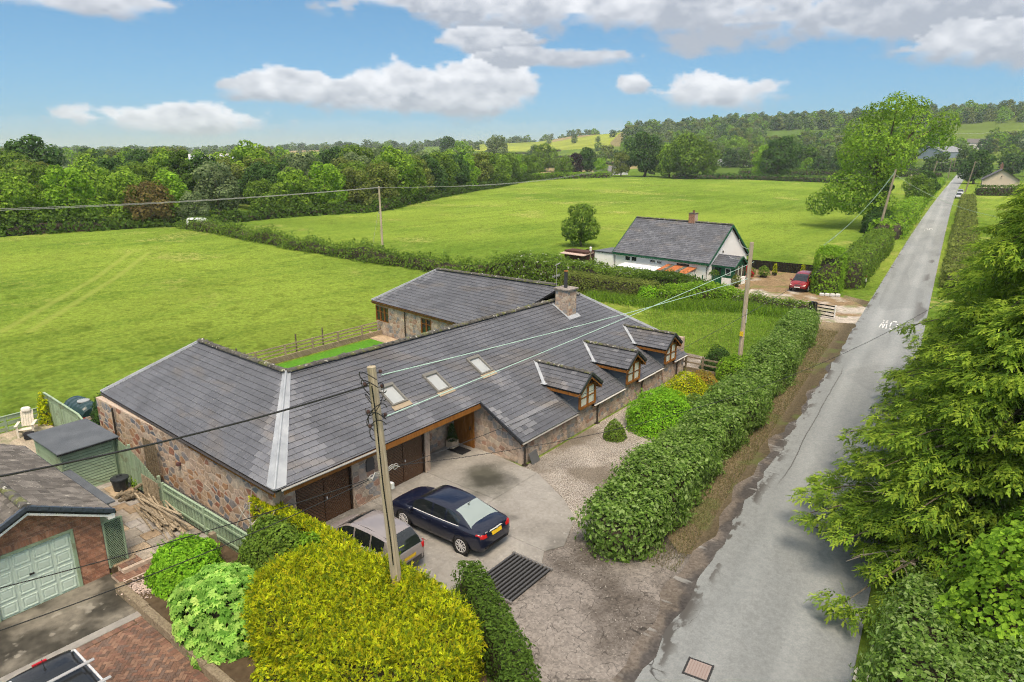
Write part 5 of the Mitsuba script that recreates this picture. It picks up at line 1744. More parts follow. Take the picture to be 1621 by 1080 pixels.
for sgn in (-1, 1):
    ue = ua + sgn * 2.25
    pts = [bp(ue, gf + 0.42, 2.33), bp(ue, gb_ - 0.2, 2.33), bp(ua, gb_ - 0.2, za), bp(ua, gf + 0.42, za)]
    roof_face(G, pts, gauge=0.32, width=0.33, seed=60 + sgn, store=items, visible=True, lip=0.03)
    q = B((0.045, 0.06, 0.085)).beam(pts[0] + UP * 0.03 + BN * 0.02, pts[3] + UP * 0.03 + BN * 0.02, 0.10, 0.13)
    for k in range(8):
        p = pts[0] + (pts[3] - pts[0]) * ((k + 0.5) / 8)
        q.box(p + UP * 0.055 + BN * 0.02, (0.2, 0.13, 0.10), [nv(pts[3] - pts[0]), BN, np.cross(nv(pts[3] - pts[0]), BN)])
    part(G, 'verge', q, 'satin')
    part(G, 'barge_board', B((0.78, 0.79, 0.80)).beam(pts[0] - UP * 0.13 - BN * 0.03, pts[3] - UP * 0.13 - BN * 0.03, 0.04, 0.16), 'satin')
    part(G, 'soffit', B((0.70, 0.71, 0.72)).beam(pts[0] - UP * 0.20 - BN * 0.22, pts[3] - UP * 0.20 - BN * 0.22, 0.36, 0.02), 'satin')
    part(G, 'gutter', B((0.03, 0.03, 0.032)).beam(pts[0] - UP * 0.04, pts[1] - UP * 0.04, 0.10, 0.09), 'satin')
part(G, 'box_end', B((0.78, 0.79, 0.80)).box(bp(ua + 2.15, gf + 0.2, 2.2), (0.2, 0.45, 0.18), [BU, BN, UP]), 'satin')
pieces(G, 'roof_tile', items, 'gtile', 'roof_tiles', 300)
ridge_caps(G, bp(ua, gf + 0.42, za + 0.03), bp(ua, gb_ - 0.2, za + 0.03), 66, r=0.14, step=0.42, moss=False)

# yard: concrete, drain, block paving laid herringbone, brick steps, sleeper edge
sheet('forecourt', [bp(*p)[:2] for p in ((-21, -5.92), (-14.55, -5.92), (-14.72, -3.25), (-21, -3.35))], 0.03, 'forecourt', 0.03, 'mossy dark concrete apron before the garage door')
sheet('drain_kerb', [bp(*p)[:2] for p in ((-21, -3.33), (-14.74, -3.23), (-14.78, -2.93), (-21, -3.03))], 0.036, 'concrete', 0.03, 'narrow concrete kerb with a drain line')
pv = struct('block_paving', B((0.1, 0.09, 0.07)).poly([bp(*p, 0.008) for p in ((-21, -3.02), (-14.8, -2.92), (-14.95, 4.5), (-21, 4.5))]), 'soil', 'red brown herringbone block paving')
items = []
rng = np.random.default_rng(21)
area = Polygon([(-20.6, -2.98), (-14.86, -2.90), (-14.98, 4.0), (-20.6, 4.0)])
ed = Polygon([(-20.6, -2.98), (-14.86, -2.90), (-14.98, 4.0), (-15.22, 4.0), (-15.10, -2.68), (-20.6, -2.76)])
inner = area.difference(ed.buffer(0.001))
ca, sa = math.cos(0.0), math.sin(0.0)
s_ = 0.105
for i_ in range(-70, 70):
    for j_ in range(-70, 70):
        k = (i_ - j_) % 4
        if k == 0:
            r = (i_ * s_, j_ * s_, (i_ + 2) * s_, (j_ + 1) * s_)
        elif k == 3:
            r = (i_ * s_, j_ * s_, (i_ + 1) * s_, (j_ + 2) * s_)
        else:
            continue
        pq = sbox(*r).buffer(-0.004, join_style=2)
        pq = shapely.affinity.rotate(pq, 45, origin=(0, 0))
        pq = shapely.affinity.translate(pq, -17.6, 0.3)
        if not pq.intersects(inner):
            continue
        pq = pq.intersection(inner)
        if pq.geom_type != 'Polygon' or pq.area < 0.003:
            continue
        tn = rng.random()
        items.append(B(tone=tn).slab(pq, np.array([O2[0], O2[1], 0.0]), BU, -BN, 0, 0) if False else B(tone=tn).raw(*(lambda a: (np.vstack([[bp(x, y, 0.022 + 0.004 * ((tn * 7) % 1)) for x, y in a], [bp(x, y, 0.008) for x, y in a]]), [[0, j + 1, j] for j in range(1, len(a) - 1)] + [[j, (j + 1) % len(a), len(a) + j] for j in range(len(a))] + [[(j + 1) % len(a), len(a) + (j + 1) % len(a), len(a) + j] for j in range(len(a))]))(np.array(pq.exterior.coords)[:-1])))
for k in range(66):
    y = -2.88 + k * 0.104
    tn = rng.random()
    c = bp(-15.01 - 0.0175 * k * 0.104, y, 0.015)
    items.append(B(tone=tn).box(c, (0.205, 0.098, 0.02), [BU, BN, UP]))
for k in range(52):
    tn = rng.random()
    items.append(B(tone=tn).box(bp(-15.2 - k * 0.104, -2.83, 0.015), (0.098, 0.205, 0.02), [BU, BN, UP]))
pieces(pv, 'paver', items, 'paver', 'pavers', 300)
# raised patio of stone flags with brick steps
pt = struct('patio', B(tone=0.3).slab(Polygon([(-14.5, -14.0), (-11.55, -14.0), (-11.55, -4.6), (-13.2, -4.6), (-13.45, -5.75), (-14.5, -5.75)]), np.array([O2[0], O2[1], 0]), BU, BN, -0.27, 0.0), 'soil', 'raised patio of worn stone flags')
items = []
y = -13.9
while y < -4.7:
    x = -14.45
    hgt = 0.45 + 0.25 * rng.random()
    while x < -11.6:
        w = 0.45 + 0.4 * rng.random()
        cell = sbox(x + 0.012, y + 0.012, min(x + w, -11.58) - 0.012, y + hgt - 0.012).intersection(Polygon([(-14.48, -14.0), (-11.58, -14.0), (-11.58, -4.65), (-13.2, -4.65), (-13.45, -5.75), (-14.48, -5.75)]))
        if cell.geom_type == 'Polygon' and cell.area > 0.02:
            tn = rng.random()
            a = np.array(cell.exterior.coords)[:-1]
            c = a.mean(0)
            items.append(B(tone=tn).box(bp(c[0], c[1], 0.285), (np.ptp(a[:, 0]), np.ptp(a[:, 1]), 0.04 + 0.012 * rng.random()), [BU, BN, UP], cham=0.006))
        x += w
    y += hgt
pieces(pt, 'paving_slab', items, 'flag', 'paving_slabs', 300)
st = thing('brick_steps', 'two low red brick steps leading up to the stone patio', 'steps')
for k, (u0, u1, n0, n1, z) in enumerate(((-14.62, -13.4, -5.62, -4.75, 0.15), (-14.35, -13.25, -5.9, -5.3, 0.30))):
    part(st, 'step', B((0.2, 0.15, 0.12)).box(bp((u0 + u1) / 2, (n0 + n1) / 2, z / 2 - 0.01), (u1 - u0, n1 - n0, z - 0.02), [BU, BN, UP]), 'mortar')
    for j in range(int((u1 - u0) / 0.112)):
        for l in range(int((n1 - n0) / 0.225)):
            part(st, 'brick', B(tone=rng.random()).box(bp(u0 + 0.056 + j * 0.112, n0 + 0.115 + l * 0.225, z - 0.02), (0.104, 0.215, 0.045), [BU, BN, UP]), 'paver')
sk = thing('sleeper_edging', 'low weathered timber sleeper edging along the shrub bed', 'edging')
for k in range(5):
    n0 = -4.72 + k * 1.85
    part(sk, 'sleeper', B(tone=0.35).box(bp(-14.76 - 0.035 * k, n0 + 0.92, 0.16), (0.24, 1.82, 0.32), [BU, BN, UP], cham=0.015), 'oldwood')
bed = [(-14.7, -4.7), (-13.2, -4.6), (-11.4, -4.6), (-10.4, -3.2), (-10.4, 1), (-10.6, 8), (-15.0, 8)]
bq = B()
bq.slab(Polygon([(x, -y) for x, y in bed]), np.array([O2[0], O2[1], 0.0]), BU, -BN, 0.26, 0.0)
struct('planting_bed', bq, 'soil', 'raised bed of dark soil under the shrubs')
t = thing('shingle_patch', 'small patch of pale pink shingle by the brick steps', 'shingle', kind='stuff')
del labels[t]['category']
q = B()
for k in range(420):
    p = bp(-14.35 + rng.normal() * 0.22, -3.95 + rng.normal() * 0.3, 0.28)
    m = np.array([[1, 0, 0], [-1, 0, 0], [0, 1, 0], [0, -1, 0], [0, 0, 1], [0, 0, -1]]) * (0.02 + 0.025 * rng.random()) * [1, 1, 0.6]
    q.raw(m + p, [[0, 2, 4], [2, 1, 4], [1, 3, 4], [3, 0, 4]], np.array([0.50, 0.40, 0.36]) * (0.5 + 0.7 * rng.random()))
put(t, q)

# fences
def board(t, name, c, size, tone, bs='sage', ax=None):
    part(t, name, B(tone=tone).box(c, size, ax or [BU, BN, UP], cham=0.004), bs)


t = thing('closeboard_fence', 'low sage green vertical boarded fence between patio and stone gable', 'fence')
for k in range(58):
    n_ = -8.25 + k * 0.105
    board(t, 'pale', bp(-11.48 + 0.012 * (k % 2), n_, 0.72), (0.022, 0.084, 1.02), rng.random())
for z in (0.5, 1.05):
    board(t, 'rail', bp(-11.53, -5.25, z), (0.05, 6.0, 0.08), 0.5)
board(t, 'capping', bp(-11.48, -5.25, 1.25), (0.08, 6.1, 0.035), 0.95)
for n_ in (-8.3, -5.3, -2.3):
    board(t, 'post', bp(-11.52, n_, 0.7), (0.09, 0.09, 1.25), 0.8)
t = thing('curved_fence', 'taller sage green fence panel with a sweeping curved top', 'fence')
N_ = 30
for k in range(N_):
    n_ = -12.2 + k * 0.118
    top = 2.05 - 0.92 * (k / (N_ - 1)) ** 1.8
    board(t, 'pale', bp(-11.46, n_, 0.28 + (top - 0.28) / 2), (0.02, 0.103, top - 0.28), rng.random())
for n_, h_ in ((-12.3, 2.1), (-10.9, 2.15), (-8.6, 1.5)):
    board(t, 'post', bp(-11.50, n_, h_ / 2), (0.1, 0.1, h_), 0.8)
t = thing('slatted_screen', 'small brown screen of upright wooden slats leaning on the curved fence', 'screen')
for k in range(12):
    board(t, 'slat', bp(-11.63, -9.75 + k * 0.115, 0.78), (0.03, 0.055, 1.0), 0.3 + 0.5 * rng.random(), 'oldwood')
for z in (0.5, 1.1):
    board(t, 'rail', bp(-11.60, -9.1, z), (0.025, 1.4, 0.06), 0.3, 'oldwood')
t = thing('trellis_screen', 'narrow sage green lattice panel beside the brick garage corner', 'trellis')
e_ = BU
for k in range(9):
    for s_ in (-1, 1):
        pass
o_ = bp(-14.52, -5.86, 0.25)
W_, H_ = 0.55, 1.65
for a, b_ in (((0, 0), (0, H_)), ((W_, 0), (W_, H_)), ((0, 0), (W_, 0)), ((0, H_), (W_, H_))):
    part(t, 'frame', B(tone=0.6).beam(o_ + BU * a[0] + UP * a[1], o_ + BU * b_[0] + UP * b_[1], 0.05, 0.05), 'sage')
for s_ in (-1, 1):
    for k in range(-12, 40):
        d0 = k * 0.075
        ln = LineString([(-1, d0 - s_ * 1), (2, d0 + s_ * 2)]).intersection(sbox(0, 0, W_, H_))
        if ln.length > 0.06:
            a, b_ = np.array(ln.coords)
            part(t, 'lath', B(tone=0.5).beam(o_ + BU * a[0] + UP * a[1] + BN * 0.01 * s_, o_ + BU * b_[0] + UP * b_[1] + BN * 0.01 * s_, 0.008, 0.022, up=BN), 'sage')
part(t, 'backing', B((0.05, 0.075, 0.05)).box(o_ + BU * W_ / 2 + UP * H_ / 2 - BN * 0.05, (W_, 0.02, H_), [BU, BN, UP]))
t = thing('wood_pile', 'heap of old battens and boards lying on the stone patio', 'wood pile')
for k in range(46):
    ln = 1.6 + 2.0 * rng.random()
    a = 0.10 * rng.normal() - 0.10
    c = bp(-12.05 + rng.normal() * 0.20, -7.7 + rng.normal() * 0.35, 0.36 + 0.30 * rng.random() * math.exp(-(rng.normal() * 0.5) ** 2))
    d = nv(BN * math.cos(a) + BU * math.sin(a) + UP * 0.03 * rng.normal())
    part(t, 'batten', B(tone=0.3 + 0.7 * rng.random()).box(c, (ln, 0.035 + 0.05 * rng.random(), 0.03), [d, nv(np.cross(UP, d)), np.cross(d, nv(np.cross(UP, d)))]), 'oldwood')
for k in range(10):
    c = bp(-11.95 + rng.normal() * 0.2, -10.1 + rng.normal() * 0.25, 0.34 + 0.25 * rng.random())
    d = nv(rng.normal(size=3) * [1, 1, 0.2])
    part(t, 'log', B(tone=0.3 * rng.random()).tube([c - d * 0.2, c + d * 0.2], 0.07, 8), 'oldwood')
t = thing('compost_bin', 'black plastic bin beside the wood pile', 'bin')
part(t, 'tub', B((0.02, 0.023, 0.028)).lathe([(0.25, 0.3), (0.31, 0.75), (0.33, 0.76), (0.33, 0.80)], bp(-11.95, -11.1, 0), n=16), 'satin')
part(t, 'lid', B((0.03, 0.034, 0.04)).lathe([(0.34, 0.79), (0.34, 0.83), (0.2, 0.87), (0.0, 0.89)], bp(-11.95, -11.1, 0), n=16), 'satin')
part(t, 'handle', B((0.03, 0.034, 0.04)).box(bp(-11.95, -11.1, 0.9), (0.2, 0.05, 0.05), [BU, BN, UP]), 'satin')
t = thing('timber_post', 'short stub of a timber post in front of the green fence', 'post')
put(t, B(tone=0.4).box(bp(-12.0, -3.9, 0.65), (0.2, 0.2, 0.85), [BU, BN, UP], cham=0.01), 'oldwood')
# shed and its store
S = thing('garden_shed', 'sage green timber shed with a blue grey felt roof in three strips', 'shed')
su0, su1, sn0, sn1 = -13.5, -11.62, -14.9, -12.15
fr_ = B((0.12, 0.15, 0.115)).box(bp((su0 + su1) / 2, (sn0 + sn1) / 2, 1.2), (su1 - su0 - 0.06, sn1 - sn0 - 0.06, 1.86), [BU, BN, UP])
wk = part(S, 'wall', fr_, 'matte')
for k in range(15):
    z = 0.36 + k * 0.122
    for c, sz, ax3 in ((bp((su0 + su1) / 2, sn1, z), (su1 - su0, 0.02, 0.118), 1), (bp(su0, (sn0 + sn1) / 2, z), (sn1 - sn0, 0.02, 0.118), 0), (bp(su1, (sn0 + sn1) / 2, z), (sn1 - sn0, 0.02, 0.118), 2), (bp((su0 + su1) / 2, sn0, z), (su1 - su0, 0.02, 0.118), 3)):
        nn = [-BU, BN, BU, -BN][ax3]
        d = np.cross(UP, nn)
        n2_ = nv(nn + UP * 0.22)
        part(wk, 'board', B(tone=0.35 + 0.5 * rng.random()).box(c, (sz[0], 0.026, 0.100), [d, n2_, np.cross(d, n2_)]), 'sage')
for u in (su0, su1):
    part(S, 'corner_post', B(tone=0.4).box(bp(u, sn1 + 0.008, 1.2), (0.05, 0.05, 1.86), [BU, BN, UP]), 'sage')
for k in range(3):
    n0 = sn0 - 0.15 + k * (sn1 - sn0 + 0.4) / 3
    n1 = n0 + (sn1 - sn0 + 0.4) / 3 + 0.05
    zc = lambda n_: 2.20
    part(S, 'felt_strip', B().box(bp((su0 + su1) / 2, (n0 + n1) / 2, 2.20 + 0.007 * k), (su1 - su0 + 0.36, n1 - n0, 0.035), [BU, BN, UP]), 'felt')
part(S, 'fascia', B((0.03, 0.033, 0.038)).box(bp((su0 + su1) / 2, sn1 + 0.2, 2.15), (su1 - su0 + 0.34, 0.025, 0.09), [BU, BN, UP]), 'satin')
t = thing('lean_to_store', 'low store with a flat grey felt roof between garage and patio', 'store')
part(t, 'roof', B().box(bp(-13.85, -9.7, 1.55), (0.9, 3.9, 0.06), [BU, BN, nv(UP)]), 'felt')
part(t, 'wall', B(tone=0.2).box(bp(-13.92, -9.75, 0.9), (0.75, 3.6, 1.24), [BU, BN, UP]), 'sage')
# deck, tall fence with trellis top, oil tank, chair
dq = B((0.08, 0.07, 0.06)).box(bp(-13.4, -18.4, 0.17), (4.6, 6.0, 0.28), [BU, BN, UP])
dk = struct('deck', dq, 'matte', 'weathered grey timber deck')
for k in range(31):
    part(dk, 'plank', B(tone=0.55 + 0.5 * rng.random()).box(bp(-15.62 + k * 0.146, -18.4, 0.325), (0.138, 6.0, 0.03), [BU, BN, UP]), 'wood')
t = thing('deck_fence', 'low grey green fence of three horizontal rails at the edge of the deck', 'fence')
for z in (0.5, 0.78, 1.04):
    for k in range(3):
        board(t, 'rail', bp(-15.2 + k * 1.62 + 0.05, -21.35, z), (1.6, 0.03, 0.18), 0.25 + 0.5 * rng.random(), 'sage')
board(t, 'capping', bp(-13.6, -21.35, 1.16), (4.9, 0.1, 0.03), 0.9)
for u in (-16.0, -14.4, -12.8, -11.2):
    board(t, 'post', bp(u, -21.38, 0.6), (0.09, 0.09, 1.1), 0.4)
t = thing('trellis_top_fence', 'tall sage green boarded fence with an open trellis top beside the oil tank', 'fence')
for k in range(62):
    n_ = -21.3 + k * 0.1
    h_ = 1.85 if n_ < -16.9 else 1.85 - 0.55 * (n_ + 16.9) / 1.8
    h_ = max(h_, 1.1)
    board(t, 'pale', bp(-11.0 - 0.03 * (n_ + 21.3), n_, h_ * 0.5 - 0.15), (0.02, 0.095, h_ - 0.35), rng.random())
for k in range(45):
    n_ = -21.3 + k * 0.1
    part(t, 'lath', B(tone=0.7).box(bp(-11.0 - 0.03 * (n_ + 21.3), n_, 1.66), (0.02, 0.025, 0.32), [BU, BN, UP]), 'sage')
part(t, 'capping', B(tone=1.0).beam(bp(-11.0, -21.4, 1.85), bp(-11.13, -16.9, 1.85), 0.09, 0.035), 'sage')
part(t, 'capping', B(tone=1.0).beam(bp(-11.13, -16.9, 1.85), bp(-11.2, -15.0, 1.3), 0.09, 0.035), 'sage')
for n_ in (-21.4, -19.2, -16.9, -15.1):
    board(t, 'post', bp(-11.0 - 0.03 * (n_ + 21.3), n_, 0.9), (0.1, 0.1, 1.9 if n_ < -16 else 1.4), 0.5)
t = thing('oil_tank', 'dark green plastic oil tank with a ribbed domed top behind the tall fence', 'oil tank')
tc = bp(-9.9, -19.9, 0.1)
L_, W2, H2 = 2.3, 1.25, 1.35
th = np.linspace(0, math.pi, 11)
prof = [(W2 / 2, 0.0), (W2 / 2, H2 * 0.5)] + [(W2 / 2 * math.cos(x), H2 * 0.5 + (H2 * 0.5) * math.sin(x)) for x in th[1:-1]] + [(-W2 / 2, H2 * 0.5), (-W2 / 2, 0.0)]
q = B((0.020, 0.050, 0.058))
V, m = [], len(prof)
xs = np.linspace(-L_ / 2, L_ / 2, 25)
for k, x in enumerate(xs):
    e1 = 1 - 0.10 * (abs(x) / (L_ / 2)) ** 8 + (0.028 if k % 4 in (1, 2) else 0)
    V += [tc + BN * x + BU * p[0] * e1 + UP * p[1] * e1 for p in prof]
F = []
for k in range(24):
    for j in range(m - 1):
        F.append([k * m + j, k * m + j + 1, (k + 1) * m + j + 1, (k + 1) * m + j])
q.raw(V, F)
q.raw(V[:m], [[0, j, j + 1] for j in range(1, m - 1)])
q.raw(V[-m:], [[0, j + 1, j] for j in range(1, m - 1)])
part(t, 'shell', q, 'gloss')
part(t, 'lid', B((0.30, 0.33, 0.34)).lathe([(0.28, 0), (0.28, 0.05), (0.0, 0.08)], tc + UP * H2 + BN * 0.2, n=14), 'satin')
part(t, 'label', B((0.6, 0.5, 0.45)).box(tc + BN * 1.16 + UP * 0.75 - BU * 0.2, (0.32, 0.012, 0.2), [BU, BN, UP]), 'satin')
part(t, 'label', B((0.5, 0.03, 0.03)).box(tc + BN * 1.165 + UP * 0.75 - BU * 0.42, (0.12, 0.012, 0.2), [BU, BN, UP]), 'satin')
part(t, 'gauge_pipe', B((0.3, 0.32, 0.33)).tube([tc + BN * 1.2 + UP * 0.1, tc + BN * 1.2 + UP * 1.2], 0.025, 6), 'satin')


def adirondack(c, f):
    t = thing('garden_chair', 'cream slatted garden armchair on the grey deck', 'chair')
    s = np.cross(UP, f)
    col = (0.62, 0.58, 0.50)
    for k in range(5):
        y = (k - 2) * 0.105
        h_ = 0.85 - 0.05 * abs(k - 2)
        bk = nv(UP - f * 0.32)
        part(t, 'back_slat', B(col).box(c - f * 0.28 + s * y + UP * 0.36 + bk * h_ / 2, (0.095, 0.02, h_), [s, np.cross(bk, s), bk], cham=0.005))
    for k in range(6):
        part(t, 'seat_slat', B(col).box(c + f * (0.30 - k * 0.105) + UP * (0.38 - 0.02 * k), (0.56, 0.09, 0.02), [s, f, UP], cham=0.004))
    for sd in (-1, 1):
        part(t, 'arm', B(col).box(c + s * sd * 0.34 + UP * 0.60 + f * 0.02, (0.13, 0.72, 0.025), [s, f, UP], cham=0.006))
        part(t, 'leg', B(col).box(c + s * sd * 0.31 + f * 0.30 + UP * 0.29, (0.09, 0.04, 0.6), [s, f, UP]))
        part(t, 'leg', B(col).beam(c + s * sd * 0.29 + f * 0.33 + UP * 0.36, c + s * sd * 0.29 - f * 0.42 + UP * 0.02, 0.03, 0.09))
    cu = trimesh.creation.icosphere(2)
    v = np.array(cu.vertices)
    v = np.sign(v) * np.abs(v) ** 0.7 * [0.20, 0.10, 0.12]
    part(t, 'cushion', B((0.80, 0.78, 0.74)).raw(v @ np.array([s, f, UP]) + c - f * 0.44 + UP * 1.15, cu.faces), smooth=True)
    part(t, 'ottoman', B((0.02, 0.02, 0.025)).box(c + f * 0.62 + s * 0.2 + UP * 0.2, (0.4, 0.3, 0.3), [s, f, UP], cham=0.03))


adirondack(bp(-12.3, -20.2, 0.34), nv(BN * 0.9 - BU * 0.5))
# fences behind the house
t = thing('garden_fence', 'post and rail fence on a sleeper wall along the strip of lawn', 'fence')
for k in range(7):
    u0, u1 = -3.5 + k * 2.15, -1.35 + k * 2.15
    for z in (0.55, 0.80, 1.02):
        part(t, 'rail', B(tone=0.45 + 0.3 * rng.random()).beam(bp(u0, -21.85, z), bp(u1, -21.85, z + 0.01 * rng.normal()), 0.035, 0.09), 'oldwood')
    part(t, 'post', B(tone=0.6).box(bp(u0, -21.8, 0.5), (0.1, 0.1, 1.15), [BU, BN, UP]), 'oldwood')
    for z in (0.1, 0.29):
        part(t, 'sleeper', B(tone=0.35 + 0.3 * rng.random()).beam(bp(u0, -21.75, z), bp(u1, -21.75, z), 0.1, 0.185), 'oldwood')
    if k in (1, 3, 4):
        part(t, 'stake', B(tone=0.02).box(bp(u0 + 1.0, -22.0, 0.75), (0.07, 0.07, 1.6), [BU, BN, UP]), 'oldwood')
t = thing('paddock_fence', 'short dark post and rail fence beyond the third dormer', 'fence')
for k in range(5):
    a = bp(17.2, -1.2 + k * 1.1)
    part(t, 'post', B(tone=0.25).box(a + UP * 0.55, (0.1, 0.1, 1.1), [BU, BN, UP]), 'oldwood')
    if k < 4:
        for z in (0.25, 0.6, 0.95):
            part(t, 'rail', B(tone=0.35).beam(a + UP * z, bp(17.2, -0.1 + k * 1.1, z), 0.035, 0.09), 'oldwood')
        part(t, 'gravel_board', B(tone=0.2).beam(a + UP * 0.1, bp(17.2, -0.1 + k * 1.1, 0.1), 0.04, 0.2), 'oldwood')

# ------------------------------------------------------------------ vehicles
from scipy.interpolate import PchipInterpolator
for nm, col, k in (('navy', (0.004, 0.007, 0.024), {}), ('taupe', (0.33, 0.30, 0.30), {}), ('blackcar', (0.010, 0.011, 0.013), {}), ('redcar', (0.22, 0.010, 0.016), {}), ('silver', (0.48, 0.49, 0.51), {})):
    scene['paint_' + nm] = {'type': 'twosided', 'bsdf': {'type': 'principled', 'base_color': {'type': 'rgb', 'value': col}, 'roughness': 0.15, 'specular': 0.6, 'metallic': 0.35 if nm in ('taupe', 'silver') else 0.0, 'clearcoat': 1.0, 'clearcoat_gloss': 0.98}}


def plain(parent, name, v, f, bsdf, smooth=40, label=None):
    key = uniq(f'{parent}__{name}')
    v, f = np.asarray(v, float), np.asarray(f, int)
    m = trimesh.Trimesh(v, f, process=True)
    scene[key] = mikit.ply(m, bsdf, smooth=smooth)
    if label:
        labels[key] = {'label': label}
    return key


def car(name, label, pos, fwd, spec, paint, cat='car', group=None, detail=True):
    """A car from lengthwise outlines: body = rows (x, half width, low, shoulder, top); cabin = rows (x, roof z, roof half width), glass bounds, wheels."""
    t = thing(name, label, cat, group)
    fwd = nv(fwd)
    left = np.cross(UP, fwd)
    pos = np.asarray(pos, float)
    W = lambda a: pos + np.asarray(a)[:, :1] * fwd + np.asarray(a)[:, 1:2] * left + np.asarray(a)[:, 2:3] * UP
    body = np.array(spec['body'])
    n = 56
    tt = np.linspace(0, 1, n)
    xs = body[0, 0] + (body[-1, 0] - body[0, 0]) * (0.5 - 0.5 * np.cos(np.pi * tt)) * 0.35 + 0.65 * (body[-1, 0] - body[0, 0]) * tt
    B_ = np.stack([PchipInterpolator(body[:, 0], body[:, k])(xs) for k in range(1, 5)], 1)
    ring = []
    for hw, lo, sh, top in B_:
        h = sh - lo
        half = [(0, lo), (hw * 0.86, lo), (hw * 0.965, lo + 0.14 * h), (hw * 0.985, lo + 0.32 * h), (hw, lo + 0.55 * h), (hw * 0.992, lo + 0.78 * h), (hw * 0.965, lo + 0.93 * h), (hw * 0.91, sh + 0.01), (hw * 0.70, sh + (top - sh) * 0.72), (hw * 0.38, sh + (top - sh) * 0.95), (0, top)]
        ring.append(half + [(-y, z) for y, z in half[-2:0:-1]])
    m = len(ring[0])
    V = np.array([[x, y, z] for x, r in zip(xs, ring) for y, z in r])
    F = []
    for i in range(n - 1):
        for j in range(m):
            a, b, c, d = i * m + j, i * m + (j + 1) % m, (i + 1) * m + (j + 1) % m, (i + 1) * m + j
            F += [[a, b, c], [a, c, d]]
    for base, flip in ((0, 0), ((n - 1) * m, 1)):
        for j in range(1, m - 1):
            F.append([base, base + j + 1, base + j] if not flip else [base, base + j, base + j + 1])
    plain(t, 'body', W(V), F, paint, 50)
    # cabin
    cab = np.array(spec['cabin'])
    gx = np.array(sorted(set(np.round(np.concatenate([np.linspace(cab[0, 0], cab[-1, 0], 30), spec['marks']]), 3))))
    zr = PchipInterpolator(cab[:, 0], cab[:, 1])(gx)
    wr = PchipInterpolator(cab[:, 0], cab[:, 2])(gx)
    sh = np.interp(gx, xs, B_[:, 2])
    hw = np.interp(gx, xs, B_[:, 0])
    V, rows = [], []
    for x, z, w, s_, h_ in zip(gx, zr, wr, sh, hw):
        hb = h_ * 0.885
        z = max(z, s_ + 0.012)
        k = min(1.0, (z - s_) / 0.35)
        w = hb + (w - hb) * k
        half = [(hb, s_ - 0.03), (hb - (hb - w) * 0.45, s_ + (z - s_) * 0.45), (hb - (hb - w) * 0.86, s_ + (z - s_) * 0.84), (w * 0.93, s_ + (z - s_) * 0.955), (w * 0.60, z - 0.006), (0, z)]
        V += [[x, y, zz] for y, zz in half] + [[x, -y, zz] for y, zz in half[-2::-1]]
    V = np.array(V)
    m = 11
    groups = {}
    g = spec['glass']
    for i in range(len(gx) - 1):
        xm = (gx[i] + gx[i + 1]) / 2
        for j in range(m - 1):
            roof = 2 <= j <= 7
            what = 'roof'
            if roof:
                if j in (4, 5) or j in (3, 6):
                    if xm < g['rear']:
                        what = 'rear_window'
                    elif xm > g['front']:
                        what = 'windscreen'
            else:
                for k, (a, b) in enumerate(g['side']):
                    if a < xm < b:
                        what = f'side{k}_{int(j > 4)}'
            a, b, c, d = i * m + j, i * m + j + 1, (i + 1) * m + j + 1, (i + 1) * m + j
            groups.setdefault(what, []).extend([[a, b, c], [a, c, d]])
    for what, f in groups.items():
        nm = 'side_window' if what.startswith('side') else what
        plain(t, nm, W(V), f, paint if what == 'roof' else ('palewindow' if what == 'rear_window' and spec.get('pale_rear') else 'carglass'), 45)
    # wheels
    for wx in spec['wheels']:
        for sd in (-1, 1):
            hwx = np.interp(wx, xs, B_[:, 0])
            r = spec['r']
            c = W([[wx, sd * (hwx - 0.10), r]])[0]
            ax = np.array([fwd, UP, left * sd]) if sd > 0 else np.array([UP, fwd, left * sd])
            wk = part(t, 'wheel', B((0.012, 0.012, 0.013)).lathe([(0.0, -0.1), (r * 0.98, -0.1), (r, -0.06), (r, 0.06), (r * 0.96, 0.095), (r * 0.72, 0.105), (r * 0.70, 0.09)], c, ax, 28), 'satin')
            rm = B((0.02, 0.02, 0.022)).lathe([(r * 0.71, 0.075), (0.0, 0.075)], c, ax, 28)
            rm.col = (0.50, 0.50, 0.51)
            rm.lathe([(r * 0.72, 0.10), (r * 0.66, 0.112), (r * 0.64, 0.09)], c, ax, 28)
            for k in range(10):
                a = k * math.pi / 5
                d = ax[0] * math.cos(a) + ax[1] * math.sin(a)
                rm.beam(c + d * 0.04 + ax[2] * 0.10, c + d * r * 0.67 + ax[2] * 0.098, 0.03, 0.02, up=ax[2])
            rm.lathe([(0.065, 0.09), (0.06, 0.112), (0.0, 0.115)], c, ax, 12)
            part(wk, 'rim', rm, 'satin')
            part(t, 'wheel_arch', B((0.008, 0.008, 0.009)).lathe([(r * 1.17, 0.098), (r * 1.14, 0.112 if detail else 0.105), (r * 0.9, 0.06)], c, ax, 28), 'matte')
    L0, L1 = body[0, 0], body[-1, 0]
    on = lambda x, y, z: W([[x, y, z]])[0]
    hwf = lambda x: float(np.interp(x, xs, B_[:, 0]))
    shf = lambda x: float(np.interp(x, xs, B_[:, 2]))

